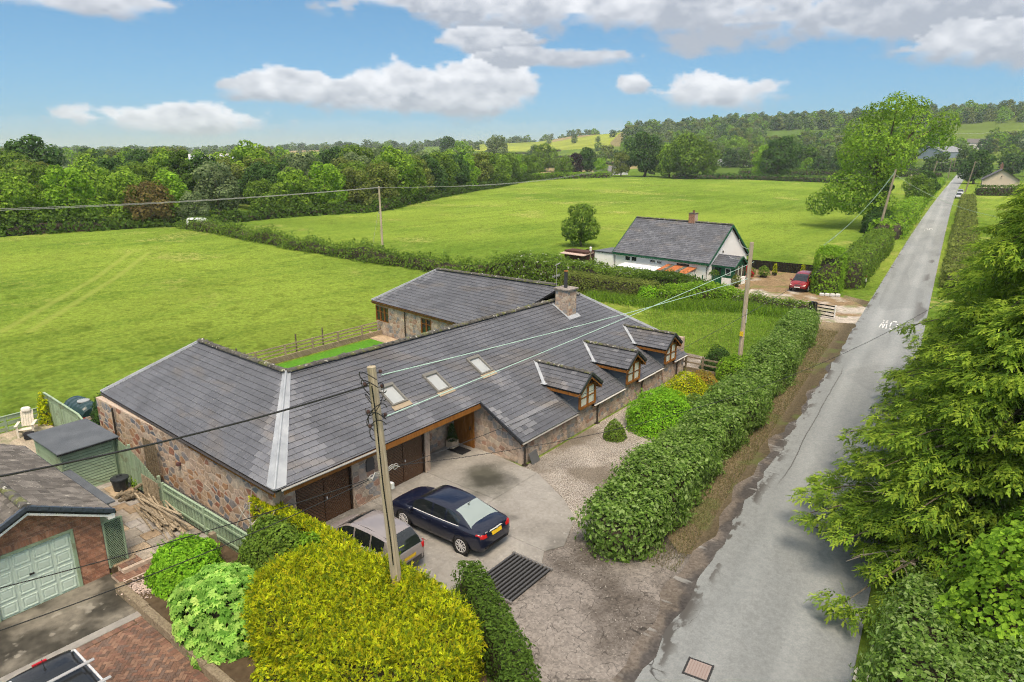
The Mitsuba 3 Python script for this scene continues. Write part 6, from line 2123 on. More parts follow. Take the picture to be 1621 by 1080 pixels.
    def patch(name, x, z0, z1, y0, y1, bs, col, front, bulge=0.012):
        """A lamp, plate or trim that hugs the end of the body between heights and half widths."""
        v, f = [], []
        ys = np.linspace(y0, y1, 6)
        for z in np.linspace(z0, z1, 4):
            for y in ys:
                cand = np.linspace(L0, L1, 800)
                ok = [(q, ) for q in cand]
                hwc = np.interp(cand, xs, B_[:, 0])
                lo, sh_, tp = (np.interp(cand, xs, B_[:, k]) for k in (1, 2, 3))
                inside = (np.abs(y) <= hwc * 0.97) & (z >= lo) & (z <= np.where(np.abs(y) < hwc * 0.9, sh_ + (tp - sh_) * np.clip(1.1 - np.abs(y) / hwc, 0, 1), sh_))
                k = np.flatnonzero(inside)
                xx = (cand[k[-1]] if front else cand[k[0]]) if len(k) else (L1 if front else L0)
                v.append([xx + (bulge if front else -bulge), y, z])
        for a in range(3):
            for b in range(5):
                i = a * 6 + b
                q = [i, i + 1, i + 7, i + 6]
                f.append(q if not front else q[::-1])
        part(t, name, B(col).raw(W(v), f), bs)

    for a in spec['ends']:
        patch(*a)
    for sd in (-1, 1):
        if detail:
            for x in spec['doors']:
                zs = np.linspace(0.36, shf(x) + 0.005, 6)
                part(t, 'door_gap', B((0.004, 0.004, 0.005)).tube([on(x + 0.02 * math.sin(z * 3), sd * (hwf(x) * (0.992 if z < shf(x) - 0.1 else 0.955) + 0.002), z) for z in zs], 0.006, 4), 'matte')
            for x in spec['handles']:
                z = shf(x) - 0.14
                part(t, 'door_handle', B(spec.get('handle_col', (0.02, 0.02, 0.03))).box(on(x, sd * (hwf(x) * 0.995 + 0.012), z), (0.20, 0.03, 0.03), [fwd, left, UP], cham=0.008), 'gloss')
        c = on(spec['mirror'], sd * (hwf(spec['mirror']) + 0.06), shf(spec['mirror']) + 0.07)
        ic = trimesh.creation.icosphere(2)
        v = np.array(ic.vertices)
        v = np.sign(v) * np.abs(v) ** 0.75 * [0.08, 0.11, 0.075]
        plain(t, 'mirror', c + v @ np.array([fwd, left, UP]), ic.faces, paint, 60)
    if spec.get('chrome'):
        a, b = spec['chrome']
        for sd in (-1, 1):
            x = np.linspace(a, b, 9)
            part(t, 'chrome_strip', B((0.75, 0.75, 0.76)).tube([on(q, sd * (hwf(q) * 0.885 + 0.012), shf(q) + 0.012) for q in x], 0.013, 6), 'gloss')
    if spec.get('antenna'):
        x, z = spec['antenna']
        q = B((0.01, 0.01, 0.012)).tube([on(x, 0, z), on(x - 0.12, 0, z + 0.2)], 0.008, 5)
        q.box(on(x, 0, z), (0.09, 0.04, 0.03), [fwd, left, UP], cham=0.01)
        part(t, 'antenna', q, 'satin')
    return t, on


scene['palewindow'] = principled({'type': 'rgb', 'value': (0.27, 0.33, 0.33)}, 0.06, 0.8)
PLATE_Y, PLATE_W = (0.62, 0.42, 0.02), (0.7, 0.7, 0.68)
RED, AMB, CLR = (0.45, 0.012, 0.015), (0.5, 0.2, 0.02), (0.62, 0.62, 0.60)
saloon = dict(body=[(-2.34, .60, .42, .72, .80), (-2.29, .76, .32, .86, .93), (-2.15, .85, .27, .955, 1.045), (-1.8, .895, .25, .985, 1.085), (-1.4, .905, .22, .985, 1.08), (-1.0, .905, .2, .965, 1.05), (0, .905, .2, .93, 1.0), (.9, .90, .2, .915, .985), (1.2, .895, .2, .90, .985), (1.7, .88, .22, .84, .93), (2.1, .82, .26, .74, .81), (2.28, .70, .32, .62, .68), (2.34, .55, .40, .52, .56)],
              cabin=[(-1.80, 1.03, .60), (-1.35, 1.255, .60), (-1.0, 1.385, .60), (-.6, 1.44, .625), (-.1, 1.455, .64), (.35, 1.44, .635), (.6, 1.39, .62), (1.0, 1.17, .63), (1.28, .97, .66)], marks=[-1.3, -1.22, -.66, -.60, -.02, .05, .98, -1.03, .5],
              glass=dict(rear=-.98, front=.5, side=[(-1.25, -.66), (-.60, -.02), (.05, .98)]), wheels=[-1.46, 1.38], r=.335, doors=[-1.18, -.02, 1.02], handles=[-.75, .28], mirror=.92, chrome=(-1.3, 1.0), handle_col=(.01, .012, .04), pale_rear=True,
              ends=[('number_plate', -2.3, .78, .90, -.26, .26, 'satin', PLATE_Y, False, .02), ('tail_light', 0, .80, .96, .50, .84, 'gloss', RED, False, .015), ('tail_light', 0, .80, .96, -.84, -.50, 'gloss', RED, False, .015), ('chrome_trim', 0, .925, .955, -.46, .46, 'gloss', (.6, .6, .6), False, .018),
                    ('bumper_trim', 0, .36, .48, -.62, .62, 'matte', (.012, .012, .014), False, .012), ('headlight', 0, .58, .70, .45, .74, 'gloss', CLR, True, .01), ('headlight', 0, .58, .70, -.74, -.45, 'gloss', CLR, True, .01), ('grille', 0, .45, .66, -.36, .36, 'satin', (.02, .02, .02), True, .012)], antenna=(-1.05, 1.40))
ncar, on = car('saloon_car', 'shiny navy blue saloon parked on the concrete driveway, yellow rear plate', bp(-5.74, 1.0, 0.05), -BN, saloon, 'paint_navy')
th = np.linspace(0, 2 * math.pi, 14)
part(ncar, 'badge', B((.7, .7, .7)).tube([on(-2.345, .045 * math.cos(a), .985 + .045 * math.sin(a)) for a in th], .006, 4), 'gloss')
part(ncar, 'model_letters', B((.6, .6, .6)).box(on(-2.30, .52, .985), (.01, .13, .025), [-BN, np.cross(UP, -BN), UP]), 'gloss')
hatch = dict(body=[(-1.86, .62, .42, .72, .80), (-1.80, .74, .32, .90, .95), (-1.65, .80, .26, .97, 1.0), (-1.2, .83, .22, .965, 1.0), (0, .835, .2, .93, .98), (.75, .83, .2, .91, .98), (1.1, .82, .22, .88, .98), (1.5, .76, .26, .78, .86), (1.78, .64, .32, .64, .70), (1.86, .5, .4, .55, .58)],
             cabin=[(-1.80, .98, .55), (-1.66, 1.18, .56), (-1.45, 1.40, .57), (-1.2, 1.475, .585), (-.5, 1.52, .60), (.1, 1.50, .60), (.35, 1.455, .60), (.8, 1.20, .62), (1.18, .96, .64)], marks=[-1.5, -1.36, -.8, -.74, -.02, .05, .85, .28],
             glass=dict(rear=-1.42, front=.28, side=[(-1.36, -.80), (-.74, -.02), (.05, .85)]), wheels=[-1.18, 1.22], r=.30, doors=[-.95, 0, .85], handles=[-.65, .22], mirror=.78, handle_col=(.2, .19, .19),
             ends=[('number_plate', 0, .66, .78, -.26, .26, 'satin', PLATE_Y, False, .02), ('tail_light', 0, .78, .97, .58, .77, 'gloss', RED, False, .02), ('tail_light', 0, .78, .97, -.77, -.58, 'gloss', RED, False, .02), ('bumper', 0, .34, .58, -.66, .66, 'satin', (.03, .03, .032), False, .015),
                   ('headlight', 0, .62, .76, .40, .66, 'gloss', CLR, True, .01), ('headlight', 0, .62, .76, -.66, -.40, 'gloss', CLR, True, .01)], antenna=(-1.15, 1.485))
hcar, on = car('hatchback_car', 'small taupe silver hatchback half hidden by the golden hedge and the near pole', bp(-8.62, 0.15, 0.05), nv(-BN - BU * 0.03), hatch, 'paint_taupe')
part(hcar, 'roof_line', B((.02, .02, .02)).tube([on(x, .50, z) for x, z in ((-1.35, 1.435), (-.5, 1.512), (.3, 1.46))], .008, 4), 'matte')
part(hcar, 'roof_line', B((.02, .02, .02)).tube([on(x, -.50, z) for x, z in ((-1.35, 1.435), (-.5, 1.512), (.3, 1.46))], .008, 4), 'matte')
part(hcar, 'sticker', B((.55, .65, .1)).box(on(-1.70, .2, 1.10), (.01, .22, .10), [nv(-BN), np.cross(UP, -BN), UP]), 'satin')
estate = dict(body=[(-2.3, .72, .42, .80, .90), (-2.22, .86, .34, .98, 1.02), (-2.0, .92, .3, 1.08, 1.10), (0, .94, .26, 1.05, 1.08), (1.0, .93, .26, 1.02, 1.06), (1.8, .9, .3, .95, 1.0), (2.2, .78, .38, .8, .84), (2.3, .65, .45, .7, .72)],
              cabin=[(-2.24, 1.05, .66), (-2.10, 1.45, .68), (-1.95, 1.70, .70), (-1.7, 1.755, .71), (-.5, 1.775, .72), (.4, 1.75, .71), (.7, 1.68, .70), (1.2, 1.3, .70), (1.6, 1.05, .72)], marks=[-1.9, -1.2, -1.1, -.2, -.1, 1.0, .6], glass=dict(rear=-1.88, front=.62, side=[(-1.85, -1.2), (-1.1, -.2), (-.1, 1.1)]),
              wheels=[-1.4, 1.4], r=.37, doors=[-1.1, 0, 1.0], handles=[-.8, .3], mirror=1.05,
              ends=[('number_plate', 0, .8, .92, -.26, .26, 'satin', PLATE_Y, False, .02), ('tail_light', 0, .9, 1.05, .6, .85, 'gloss', RED, False, .015), ('tail_light', 0, .9, 1.05, -.85, -.6, 'gloss', RED, False, .015)], antenna=(-1.55, 1.77))
ecar, on = car('estate_car', 'black estate car with silver roof bars at the bottom edge on the block paving', bp(-18.07, 1.35, 0.03), BN, estate, 'paint_blackcar')
for sd in (-1, 1):
    part(ecar, 'roof_rail', B((.55, .56, .58)).tube([on(-1.75, sd * .64, 1.74), on(-1.6, sd * .66, 1.83), on(.2, sd * .66, 1.83), on(.4, sd * .64, 1.76)], .028, 8), 'gloss')
for x in (-.85, .05):
    part(ecar, 'cross_bar', B((.36, .37, .38)).box(on(x, 0, 1.88), (.09, 1.62, .035), [BN, np.cross(UP, BN), UP], cham=.01), 'gloss')
part(ecar, 'brake_light', B((.4, .01, .015)).box(on(-1.93, 0, 1.735), (.05, .3, .03), [BN, np.cross(UP, BN), UP]), 'gloss')
part(ecar, 'sunroof', B((.02, .022, .025)).box(on(-.6, 0, 1.778), (1.5, 1.0, .012), [BN, np.cross(UP, BN), UP]), 'gloss')
mpv = dict(body=[(-2.15, .70, .42, .8, .88), (-2.08, .80, .34, 1.0, 1.04), (-1.8, .86, .28, 1.05, 1.08), (0, .875, .24, 1.0, 1.04), (.9, .87, .24, .97, 1.05), (1.35, .86, .26, .92, 1.04), (1.8, .80, .3, .80, .90), (2.08, .66, .36, .66, .72), (2.15, .5, .42, .58, .6)],
           cabin=[(-2.08, 1.05, .6), (-1.95, 1.4, .6), (-1.75, 1.58, .61), (-1.3, 1.64, .63), (-.3, 1.66, .64), (.2, 1.63, .63), (.5, 1.55, .63), (1.0, 1.28, .65), (1.45, 1.02, .68)], marks=[-1.7, -1.5, -.85, -.78, .05, .12, 1.05, .42], glass=dict(rear=-1.72, front=.42, side=[(-1.5, -.85), (-.78, .05), (.12, 1.05)]),
           wheels=[-1.35, 1.32], r=.315, doors=[-1.0, .08, 1.0], handles=[-.65, .35], mirror=1.0,
           ends=[('number_plate', 0, .46, .57, -.27, .27, 'satin', PLATE_W, True, .025), ('headlight', 0, .66, .86, .40, .72, 'gloss', (.66, .62, .52), True, .015), ('headlight', 0, .66, .86, -.72, -.40, 'gloss', (.66, .62, .52), True, .015), ('grille', 0, .66, .76, -.30, .30, 'satin', (.03, .03, .03), True, .018),
                 ('bumper_trim', 0, .34, .43, -.55, .55, 'matte', (.02, .02, .02), True, .015)])
car('people_carrier', 'dark red family car parked facing the camera on the neighbour\'s gravel', np.array([28.9, 66.9, 0.02]), -RT * 0.97 - RQ * 0.06, mpv, 'paint_redcar')
for k, (x, y) in enumerate(((125.0, 195.0), (134.6, 209.5))):
    car('parked_car', ['silver car parked half on the road edge far down the road, nearer of two', 'silver car parked behind another far down the road'][k], np.array([x, y, 0.03]), -RT, mpv if k else hatch, 'paint_silver', detail=False)

# ------------------------------------------------------------------ the white bungalow and its yard
Wd, Gd = nv([-0.72, 0.694, 0]), nv([0.694, 0.72, 0])
W2 = np.array([20.05, 68.9, 0])
wp = lambda a, b_, z=0.0: W2 + Wd * a + Gd * b_ + UP * z
Hs = thing('white_bungalow', 'white rendered bungalow with dark grey tiled roof and green trim in the middle distance', 'bungalow')
ze, zr_, wid, lng = 2.2, 5.75, 9.0, 12.0
m = B()
m.slab(Polygon([(0, 0), (lng - .6, 0), (lng - .6, 2.15), (0, 2.15)]), wp(0.3, 0.3), Wd, UP, 0.0, 0.25)
m.slab(Polygon([(0, 0), (lng - .6, 0), (lng - .6, 2.15), (0, 2.15)]), wp(0.3, wid - .3), Wd, UP, 0.0, 0.25)
gp = Polygon([(0, 0), (wid - .6, 0), (wid - .6, 2.2), ((wid - .6) / 2, 5.52), (0, 2.2)])
for a in (0.3, lng - 0.3):
    m.slab(gp, wp(a, 0.3), Gd, UP, 0.12, -0.12)
part(Hs, 'wall', m, 'render')
items = []
mid = wid / 2
roof_face(Hs, [wp(0, 0, ze), wp(lng, 0, ze), wp(lng, mid, zr_), wp(0, mid, zr_)], gauge=0.27, width=0.30, seed=80, store=items, tone=lambda P, r: 0.25 + 0.85 * r)
roof_face(Hs, [wp(0, wid, ze), wp(0, mid, zr_), wp(lng, mid, zr_), wp(lng, wid, ze)], gauge=0.27, seed=81, store=items, visible=False)
pieces(Hs, 'roof_tile', items, 'slate', 'roof_tiles', 300)
ridge_caps(Hs, wp(0, mid, zr_ + .03), wp(lng, mid, zr_ + .03), 82, r=0.13, step=0.45, moss=False)
GRN = (0.012, 0.085, 0.045)
for b0 in (0, wid):
    part(Hs, 'fascia', B(GRN).beam(wp(0, b0, ze - 0.12), wp(lng, b0, ze - 0.12), 0.05, 0.2), 'satin')
    part(Hs, 'barge_board', B(GRN).beam(wp(-0.03, b0, ze - 0.05), wp(-0.03, mid, zr_ - 0.05), 0.05, 0.22), 'satin')
    part(Hs, 'barge_board', B(GRN).beam(wp(lng + .03, b0, ze - 0.05), wp(lng + .03, mid, zr_ - 0.05), 0.05, 0.22), 'satin')
for a0, a1, z0, z1 in ((9.78, 10.45, 1.42, 1.9), (8.95, 9.6, 1.42, 1.9), (6.55, 7.2, 1.5, 1.82), (5.7, 6.35, 1.48, 1.78), (2.4, 3.95, 1.45, 1.85)):
    fr_ = B((0.75, 0.75, 0.75))
    for z in (z0, z1):
        fr_.box(wp((a0 + a1) / 2, 0.28, z), (a1 - a0 + .1, 0.06, 0.06), [Wd, Gd, UP])
    for a in (a0, a1):
        fr_.box(wp(a, 0.28, (z0 + z1) / 2), (0.06, 0.06, z1 - z0), [Wd, Gd, UP])
    wk = part(Hs, 'window', fr_, 'satin')
    part(wk, 'pane', B().box(wp((a0 + a1) / 2, 0.29, (z0 + z1) / 2), (a1 - a0, 0.02, z1 - z0), [Wd, Gd, UP]), 'window')
ck = part(Hs, 'chimney', B((0.30, 0.20, 0.17)).box(wp(4.75, mid + .1, 6.0), (0.75, 0.6, 1.3), [Wd, Gd, UP]), 'mortar')
for k in range(15):
    for s_ in range(3):
        part(ck, 'brick', B(tone=((k * 5 + s_ * 3) % 7) / 7).box(wp(4.75 + (s_ - 1) * 0.25 + 0.06 * (k % 2), mid + .1 - .3, 5.5 + k * 0.078), (0.22, 0.03, 0.065), [Wd, Gd, UP]), 'brick')
part(ck, 'cap', B(tone=.5).box(wp(4.75, mid + .1, 6.68), (0.85, 0.7, 0.09), [Wd, Gd, UP]), 'apron')
part(ck, 'pot', B((0.16, 0.09, 0.07)).lathe([(0.13, 6.7), (0.11, 6.95), (0.14, 7.0)], wp(4.75, mid + .1), n=10), 'matte')
part(Hs, 'downpipe', B((0.03, 0.03, 0.03)).tube([wp(0.1, 0.1, 2.0), wp(0.35, 0.2, 1.75), wp(0.35, 0.2, 0.05)], 0.05, 6), 'satin')
part(Hs, 'wall_light', B((0.02, 0.02, 0.02)).box(wp(0.14, 3.0, 3.1), (0.12, 0.12, 0.22), [Wd, Gd, UP]), 'satin')
# porch on the gable
pk = thing('green_porch', 'dark green glazed porch on the gable of the white bungalow', 'porch')
pa0, pa1, pb0, pb1 = 0.28, -2.25, 1.0, 3.5
part(pk, 'door', B(GRN).box(wp(-0.4, pb0, 1.0), (1.1, 0.06, 2.0), [Wd, Gd, UP]), 'satin')
for s_ in range(3):
    for z in (1.15, 1.55):
        part(pk, 'pane', B().box(wp(-0.05 - s_ * 0.33, pb0 - 0.04, z), (0.27, 0.02, 0.36), [Wd, Gd, UP]), 'window')
part(pk, 'dwarf_wall', B().box(wp(-1.6, pb0 + .02, 0.4), (1.25, 0.15, 0.8), [Wd, Gd, UP]), 'render')
part(pk, 'dwarf_wall', B().box(wp(pa1, (pb0 + pb1) / 2, 0.4), (0.15, pb1 - pb0, 0.8), [Wd, Gd, UP]), 'render')
part(pk, 'wall', B(GRN).box(wp(-1.6, pb0, 1.4), (1.25, 0.06, 1.2), [Wd, Gd, UP]), 'satin')
part(pk, 'window', B((0.55, 0.58, 0.58)).box(wp(-1.6, pb0 - 0.04, 1.45), (0.6, 0.03, 0.7), [Wd, Gd, UP]), 'gloss')
part(pk, 'pane', B().box(wp(-1.6, pb0 - 0.06, 1.45), (0.46, 0.02, 0.56), [Wd, Gd, UP]), 'window')
for k in range(4):
    part(pk, 'mullion', B((0.55, 0.58, 0.5) if k % 3 else GRN).box(wp(pa1, pb0 + 0.08 + k * 0.78, 1.4), (0.08, 0.10, 1.2), [Wd, Gd, UP]), 'satin')
part(pk, 'pane', B().box(wp(pa1 + .02, (pb0 + pb1) / 2, 1.4), (0.02, pb1 - pb0 - .1, 1.15), [Wd, Gd, UP]), 'window')
part(pk, 'wall', B(GRN).box(wp(-1.0, pb1, 1.0), (2.5, 0.06, 2.0), [Wd, Gd, UP]), 'satin')
pm = (pb0 + pb1) / 2
it2 = []
roof_face(pk, [wp(pa1 - .2, pb0 - .2, 2.0), wp(.3, pb0 - .2, 2.0), wp(.3, pm, 2.95), wp(pa1 - .2, pm, 2.95)], gauge=.27, width=.3, seed=84, store=it2, tone=lambda P, r: .2 + .7 * r)
roof_face(pk, [wp(pa1 - .2, pb1 + .2, 2.0), wp(pa1 - .2, pm, 2.95), wp(.3, pm, 2.95), wp(.3, pb1 + .2, 2.0)], gauge=.27, width=.3, seed=85, store=it2, visible=False)
pieces(pk, 'roof_tile', it2, 'slate', 'roof_tiles', 300)
for b0 in (pb0 - .2, pb1 + .2):
    part(pk, 'barge_board', B(GRN).beam(wp(pa1 - .22, b0, 1.95), wp(pa1 - .22, pm, 2.93), 0.05, 0.18), 'satin')
    part(pk, 'fascia', B(GRN).beam(wp(pa1 - .2, b0, 1.93), wp(.28, b0, 1.93), 0.05, 0.14), 'satin')
part(pk, 'gable', B(GRN).poly([wp(pa1, pb0, 2.0), wp(pa1, pb1, 2.0), wp(pa1, pm, 2.85)]), 'satin')
# lean-to with a rusty roof, long white outshot, flat extension
lt = thing('rusty_lean_to', 'white lean-to with rust red sheet roof against the bungalow', 'lean-to')
part(lt, 'wall', B().box(wp(3.2, -0.75, 0.6), (2.9, 1.9, 1.2), [Wd, Gd, UP]), 'render')
for k in range(7):
    part(lt, 'roof_sheet', B().box(wp(1.75 + k * 0.5, -0.75, 1.42), (0.49, 2.3, 0.03), [Wd, nv(Gd + UP * 0.16), np.cross(Wd, nv(Gd + UP * 0.16))]), 'rust' if k not in (2, 5) else 'cap')
gt = part(lt, 'gate', B(GRN).box(wp(0.95, -0.2, 0.45), (0.9, 0.05, 0.08), [Wd, Gd, UP]), 'satin')
for a in (0.55, 1.35):
    part(lt, 'gate_post', B(GRN).box(wp(a, -0.2, 0.5), (0.08, 0.08, 1.0), [Wd, Gd, UP]), 'satin')
ex = thing('flat_roofed_outhouse', 'low white outhouse with a flat grey roof at the far end of the bungalow', 'outhouse')
part(ex, 'wall', B().box(wp(13.3, 1.6, 1.0), (2.6, 3.0, 2.0), [Wd, Gd, UP]), 'render')
part(ex, 'roof', B(tone=.4).box(wp(13.2, 1.8, 2.06), (2.9, 3.5, 0.12), [Wd, Gd, nv(UP)]), 'felt')
part(ex, 'fascia', B((0.05, 0.06, 0.07)).box(wp(13.2, 0.03, 2.04), (2.9, 0.04, 0.14), [Wd, Gd, UP]), 'satin')
ot = thing('long_white_outshot', 'long low white walled store in front of the bungalow', 'store')
part(ot, 'wall', B().box(wp(7.4, -1.6, 0.6), (4.6, 1.2, 1.2), [Wd, Gd, UP]), 'render')
part(ot, 'roof', B((0.70, 0.73, 0.78)).box(wp(7.4, -1.5, 1.24), (4.8, 1.6, 0.05), [Wd, nv(Gd + UP * .1), np.cross(Wd, nv(Gd + UP * .1))]), 'satin')
t = thing('garden_ornament', 'small white and blue ornament on a post by the flat roofed outhouse', 'ornament')
part(t, 'post', B(tone=.3).box(wp(14.9, -.3, 1.0), (0.1, 0.1, 2.0), [Wd, Gd, UP]), 'oldwood')
part(t, 'ball', B((.75, .72, .72)).lathe([(0, 2.55), (.12, 2.5), (.16, 2.38), (.12, 2.25), (.14, 2.1), (.10, 2.0)], wp(14.9, -.3), n=10), 'satin')
t = thing('small_shed', 'low brown shed with a pale pink roof among the shrubs left of the bungalow', 'shed')
part(t, 'wall', B((0.07, 0.035, 0.03)).box(wp(17.2, 0.6, 0.9), (3.4, 1.6, 1.8), [Wd, Gd, UP]), 'matte')
part(t, 'roof', B((0.42, 0.33, 0.29)).box(wp(17.2, 0.0, 1.55), (3.6, 2.0, 0.06), [Wd, nv(Gd + UP * .1), np.cross(Wd, nv(Gd + UP * .1))]), 'matte')
part(t, 'fence_panel', B((0.05, 0.022, 0.018)).box(wp(16.2, 3.4, 0.8), (4.4, 0.06, 1.5), [Wd, Gd, UP]), 'matte')
# yard: gravel, boundary wall, gate, fence, pots
sheet('yard', [(21.0, 61.3), (26.0, 56.5), rp(58.5, -7.6)[:2], rp(59.5, -5.0)[:2], rp(66, -5.0)[:2], rp(68, -6.0)[:2], (31.0, 63.5), (34.0, 74.0), (28.0, 78.5), (22.8, 71.5), (20.2, 68.7), (17.5, 66.5)], 0.014, 'gravelyard' if 'gravelyard' in scene else 'apron', label='worn tarmac and gravel yard of the white bungalow')


def f_yard(p, n, uv):
    a, b = mfbm(p.x * .5, p.y * .5, 0, 4), mfbm(p.x * 5, p.y * 5, 0, 3)
    c = mmix((.20, .145, .085), (.36, .33, .29), mss(.38, .6, a + .22 * (p.y - 62.5) * -.12)) * (.6 + .75 * b)
    return mmix(c, (.12, .14, .04), mss(.6, .75, mfbm(p.x * .8 + 9, p.y * .8, 3, 3)) * .6)


scene['gravelyard'] = tex(f_yard, rough=.9, spec=.1)
scene['yard'] = {**scene['yard'], 'bsdf': {'type': 'ref', 'id': 'gravelyard'}}
bw = thing('boundary_wall', 'low dark stone boundary wall between paddock and yard', 'wall')
a, b_ = np.array([19.6, 61.2, 0]), np.array([25.6, 56.2, 0])
d = nv(b_ - a)
stw = []
stone_wall(bw, a, d, sbox(0, 0, 7.8, 0.85), seed=91, sx=0.42, sy=0.16, store=stw, depth=0.4)
for wk, its, bs in stw:
    pieces(wk, 'stone', its, bs, 'stones', 300)
part(bw, 'coping', B(tone=.3).beam(a + UP * .88 + np.cross(UP, d) * .2, b_ + UP * .88 + np.cross(UP, d) * .2, .46, .07), 'stone')
gt = thing('bar_gate', 'small black barred gate with a white meeting post standing open at the yard', 'gate')
ga, gd = np.array([25.35, 55.5, 0.0]), nv([1.35, -1.55, 0])
for z in (.22, .52, .80, 1.06):
    part(gt, 'bar', B((.02, .02, .02)).beam(ga + UP * z, ga + gd * 1.55 + UP * z, .03, .09), 'satin')
part(gt, 'stile', B((.02, .02, .02)).beam(ga + UP * .15, ga + UP * 1.18, .06, .08), 'satin')
part(gt, 'stile', B((.72, .72, .72)).beam(ga + gd * 1.55 + UP * .15, ga + gd * 1.55 + UP * 1.2, .06, .08), 'satin')
part(gt, 'post', B((.015, .015, .016)).box(ga - gd * .2 + UP * .6, (.2, .2, 1.2), [gd, np.cross(UP, gd), UP]), 'satin')
part(gt, 'wheelie_box', B((.02, .021, .025)).box(ga - gd * .5 + np.cross(UP, gd) * .35 + UP * .55, (.45, .5, 1.1), [gd, np.cross(UP, gd), UP], cham=.03), 'satin')
bf = thing('black_fence', 'black stained boarded fence behind the red car', 'fence')
a, b_ = np.array([26.6, 79.4, 0]), np.array([35.0, 73.6, 0])
for k in range(58):
    p = a + (b_ - a) * (k + .5) / 58
    part(bf, 'board', B((.012 + .008 * ((k * 7) % 5) / 5, .011, .012)).box(p + UP * .55, (.165, .03, 1.1), [nv(b_ - a), np.cross(UP, nv(b_ - a)), UP]), 'matte')
mp = thing('marker_post', 'short black and white marker post with red top on the verge', 'marker post')
c = np.array([36.0, 68.6, 0])
part(mp, 'post', B((.03, .035, .03)).lathe([(.10, 0), (.09, .7), (.09, .72)], c, n=8), 'satin')
part(mp, 'band', B((.75, .75, .75)).box(c + UP * .62 - RT * .06, (.19, .14, .36), [RQ, RT, UP], cham=.02), 'satin')
part(mp, 'cap', B((.12, .03, .025)).box(c + UP * .92 - RT * .02, (.2, .2, .22), [RQ, RT, UP], cham=.04), 'satin')
t = thing('white_stones', 'low white painted kerb stones at the foot of the ivy block', 'kerb')
for k in range(4):
    part(t, 'stone', B((.6, .6, .6)).box(np.array([29.4 + .45 * k, 63.6 - .12 * k, .14]), (.42, .3, .3), [RQ, RT, UP], cham=.06), 'matte')
t = thing('drain_patch', 'small white painted patch on the yard surface', 'painted patch', kind='structure')
del labels[t]['category']
put(t, B((.66, .68, .70)).poly([np.array([22.4 + .5 * math.cos(x), 62.2 + .35 * math.sin(x), .022]) for x in np.linspace(0, 6.28, 12)[:-1]]))
for k, (x, y, r, hh, lab, kind) in enumerate([(25.0, 72.2, .55, .5, 'black tub of crimson flowers beside the porch', 'flower'), (27.3, 73.3, .45, .4, 'dark pot with a leafy green shrub near the black fence', 'mid'), (28.9, 74.4, .3, .35, 'pot with a small golden cone shaped conifer by the black fence', 'gold'),
                                              (22.6, 68.0, .35, .4, 'dark pot of pale flowers in front of the porch', 'olive'), (31.9, 74.2, .3, .3, 'second golden cone conifer behind the red car', 'gold'), (20.4, 68.2, .3, .3, 'round topped potted bay tree by the corner of the bungalow', 'deep'), (25.8, 74.0, .6, .3, 'pot with a bushy orange green shrub behind the crimson flowers', 'olive')]):
    t = thing('plant_pot', lab, 'plant pot')
    part(t, 'pot', B((.02, .02, .022)).lathe([(r * .7, 0), (r, hh), (r * .95, hh)], np.array([x, y, 0.01]), n=12), 'satin')
    if kind == 'gold':
        q, _ = bush_mesh((x, y, hh), r * .75, 1.0, 420, .09, 'gold', 200 + k, kind='spray')
    elif k == 5:
        q, _ = bush_mesh((x, y, 1.25), .5, .45, 500, .1, 'deep', 200 + k)
        part(t, 'stem', B((.1, .08, .05)).tube([(x, y, .2), (x, y, 1.4)], .03, 5), 'matte')
    else:
        q, _ = bush_mesh((x, y, hh), r * 1.4, .85, 900, .12, 'mid' if kind == 'flower' else kind, 200 + k, flowers=(520, .14, GREEN['flower']) if kind == 'flower' else ((60, .12, [(.7, .68, .5)]) if k == 3 else None))
    part(t, 'plant', q, 'leaf')
t = thing('garden_parasol', 'pale blue cover beside the flower tubs', 'parasol')
part(t, 'canopy', B((.35, .48, .50)).lathe([(0, 1.75), (.7, 1.5), (1.0, 1.35)], (25.3, 75.6, 0), n=10), 'matte')
part(t, 'pole', B((.3, .3, .3)).tube([(25.3, 75.6, 0), (25.3, 75.6, 1.7)], .03, 6), 'satin')

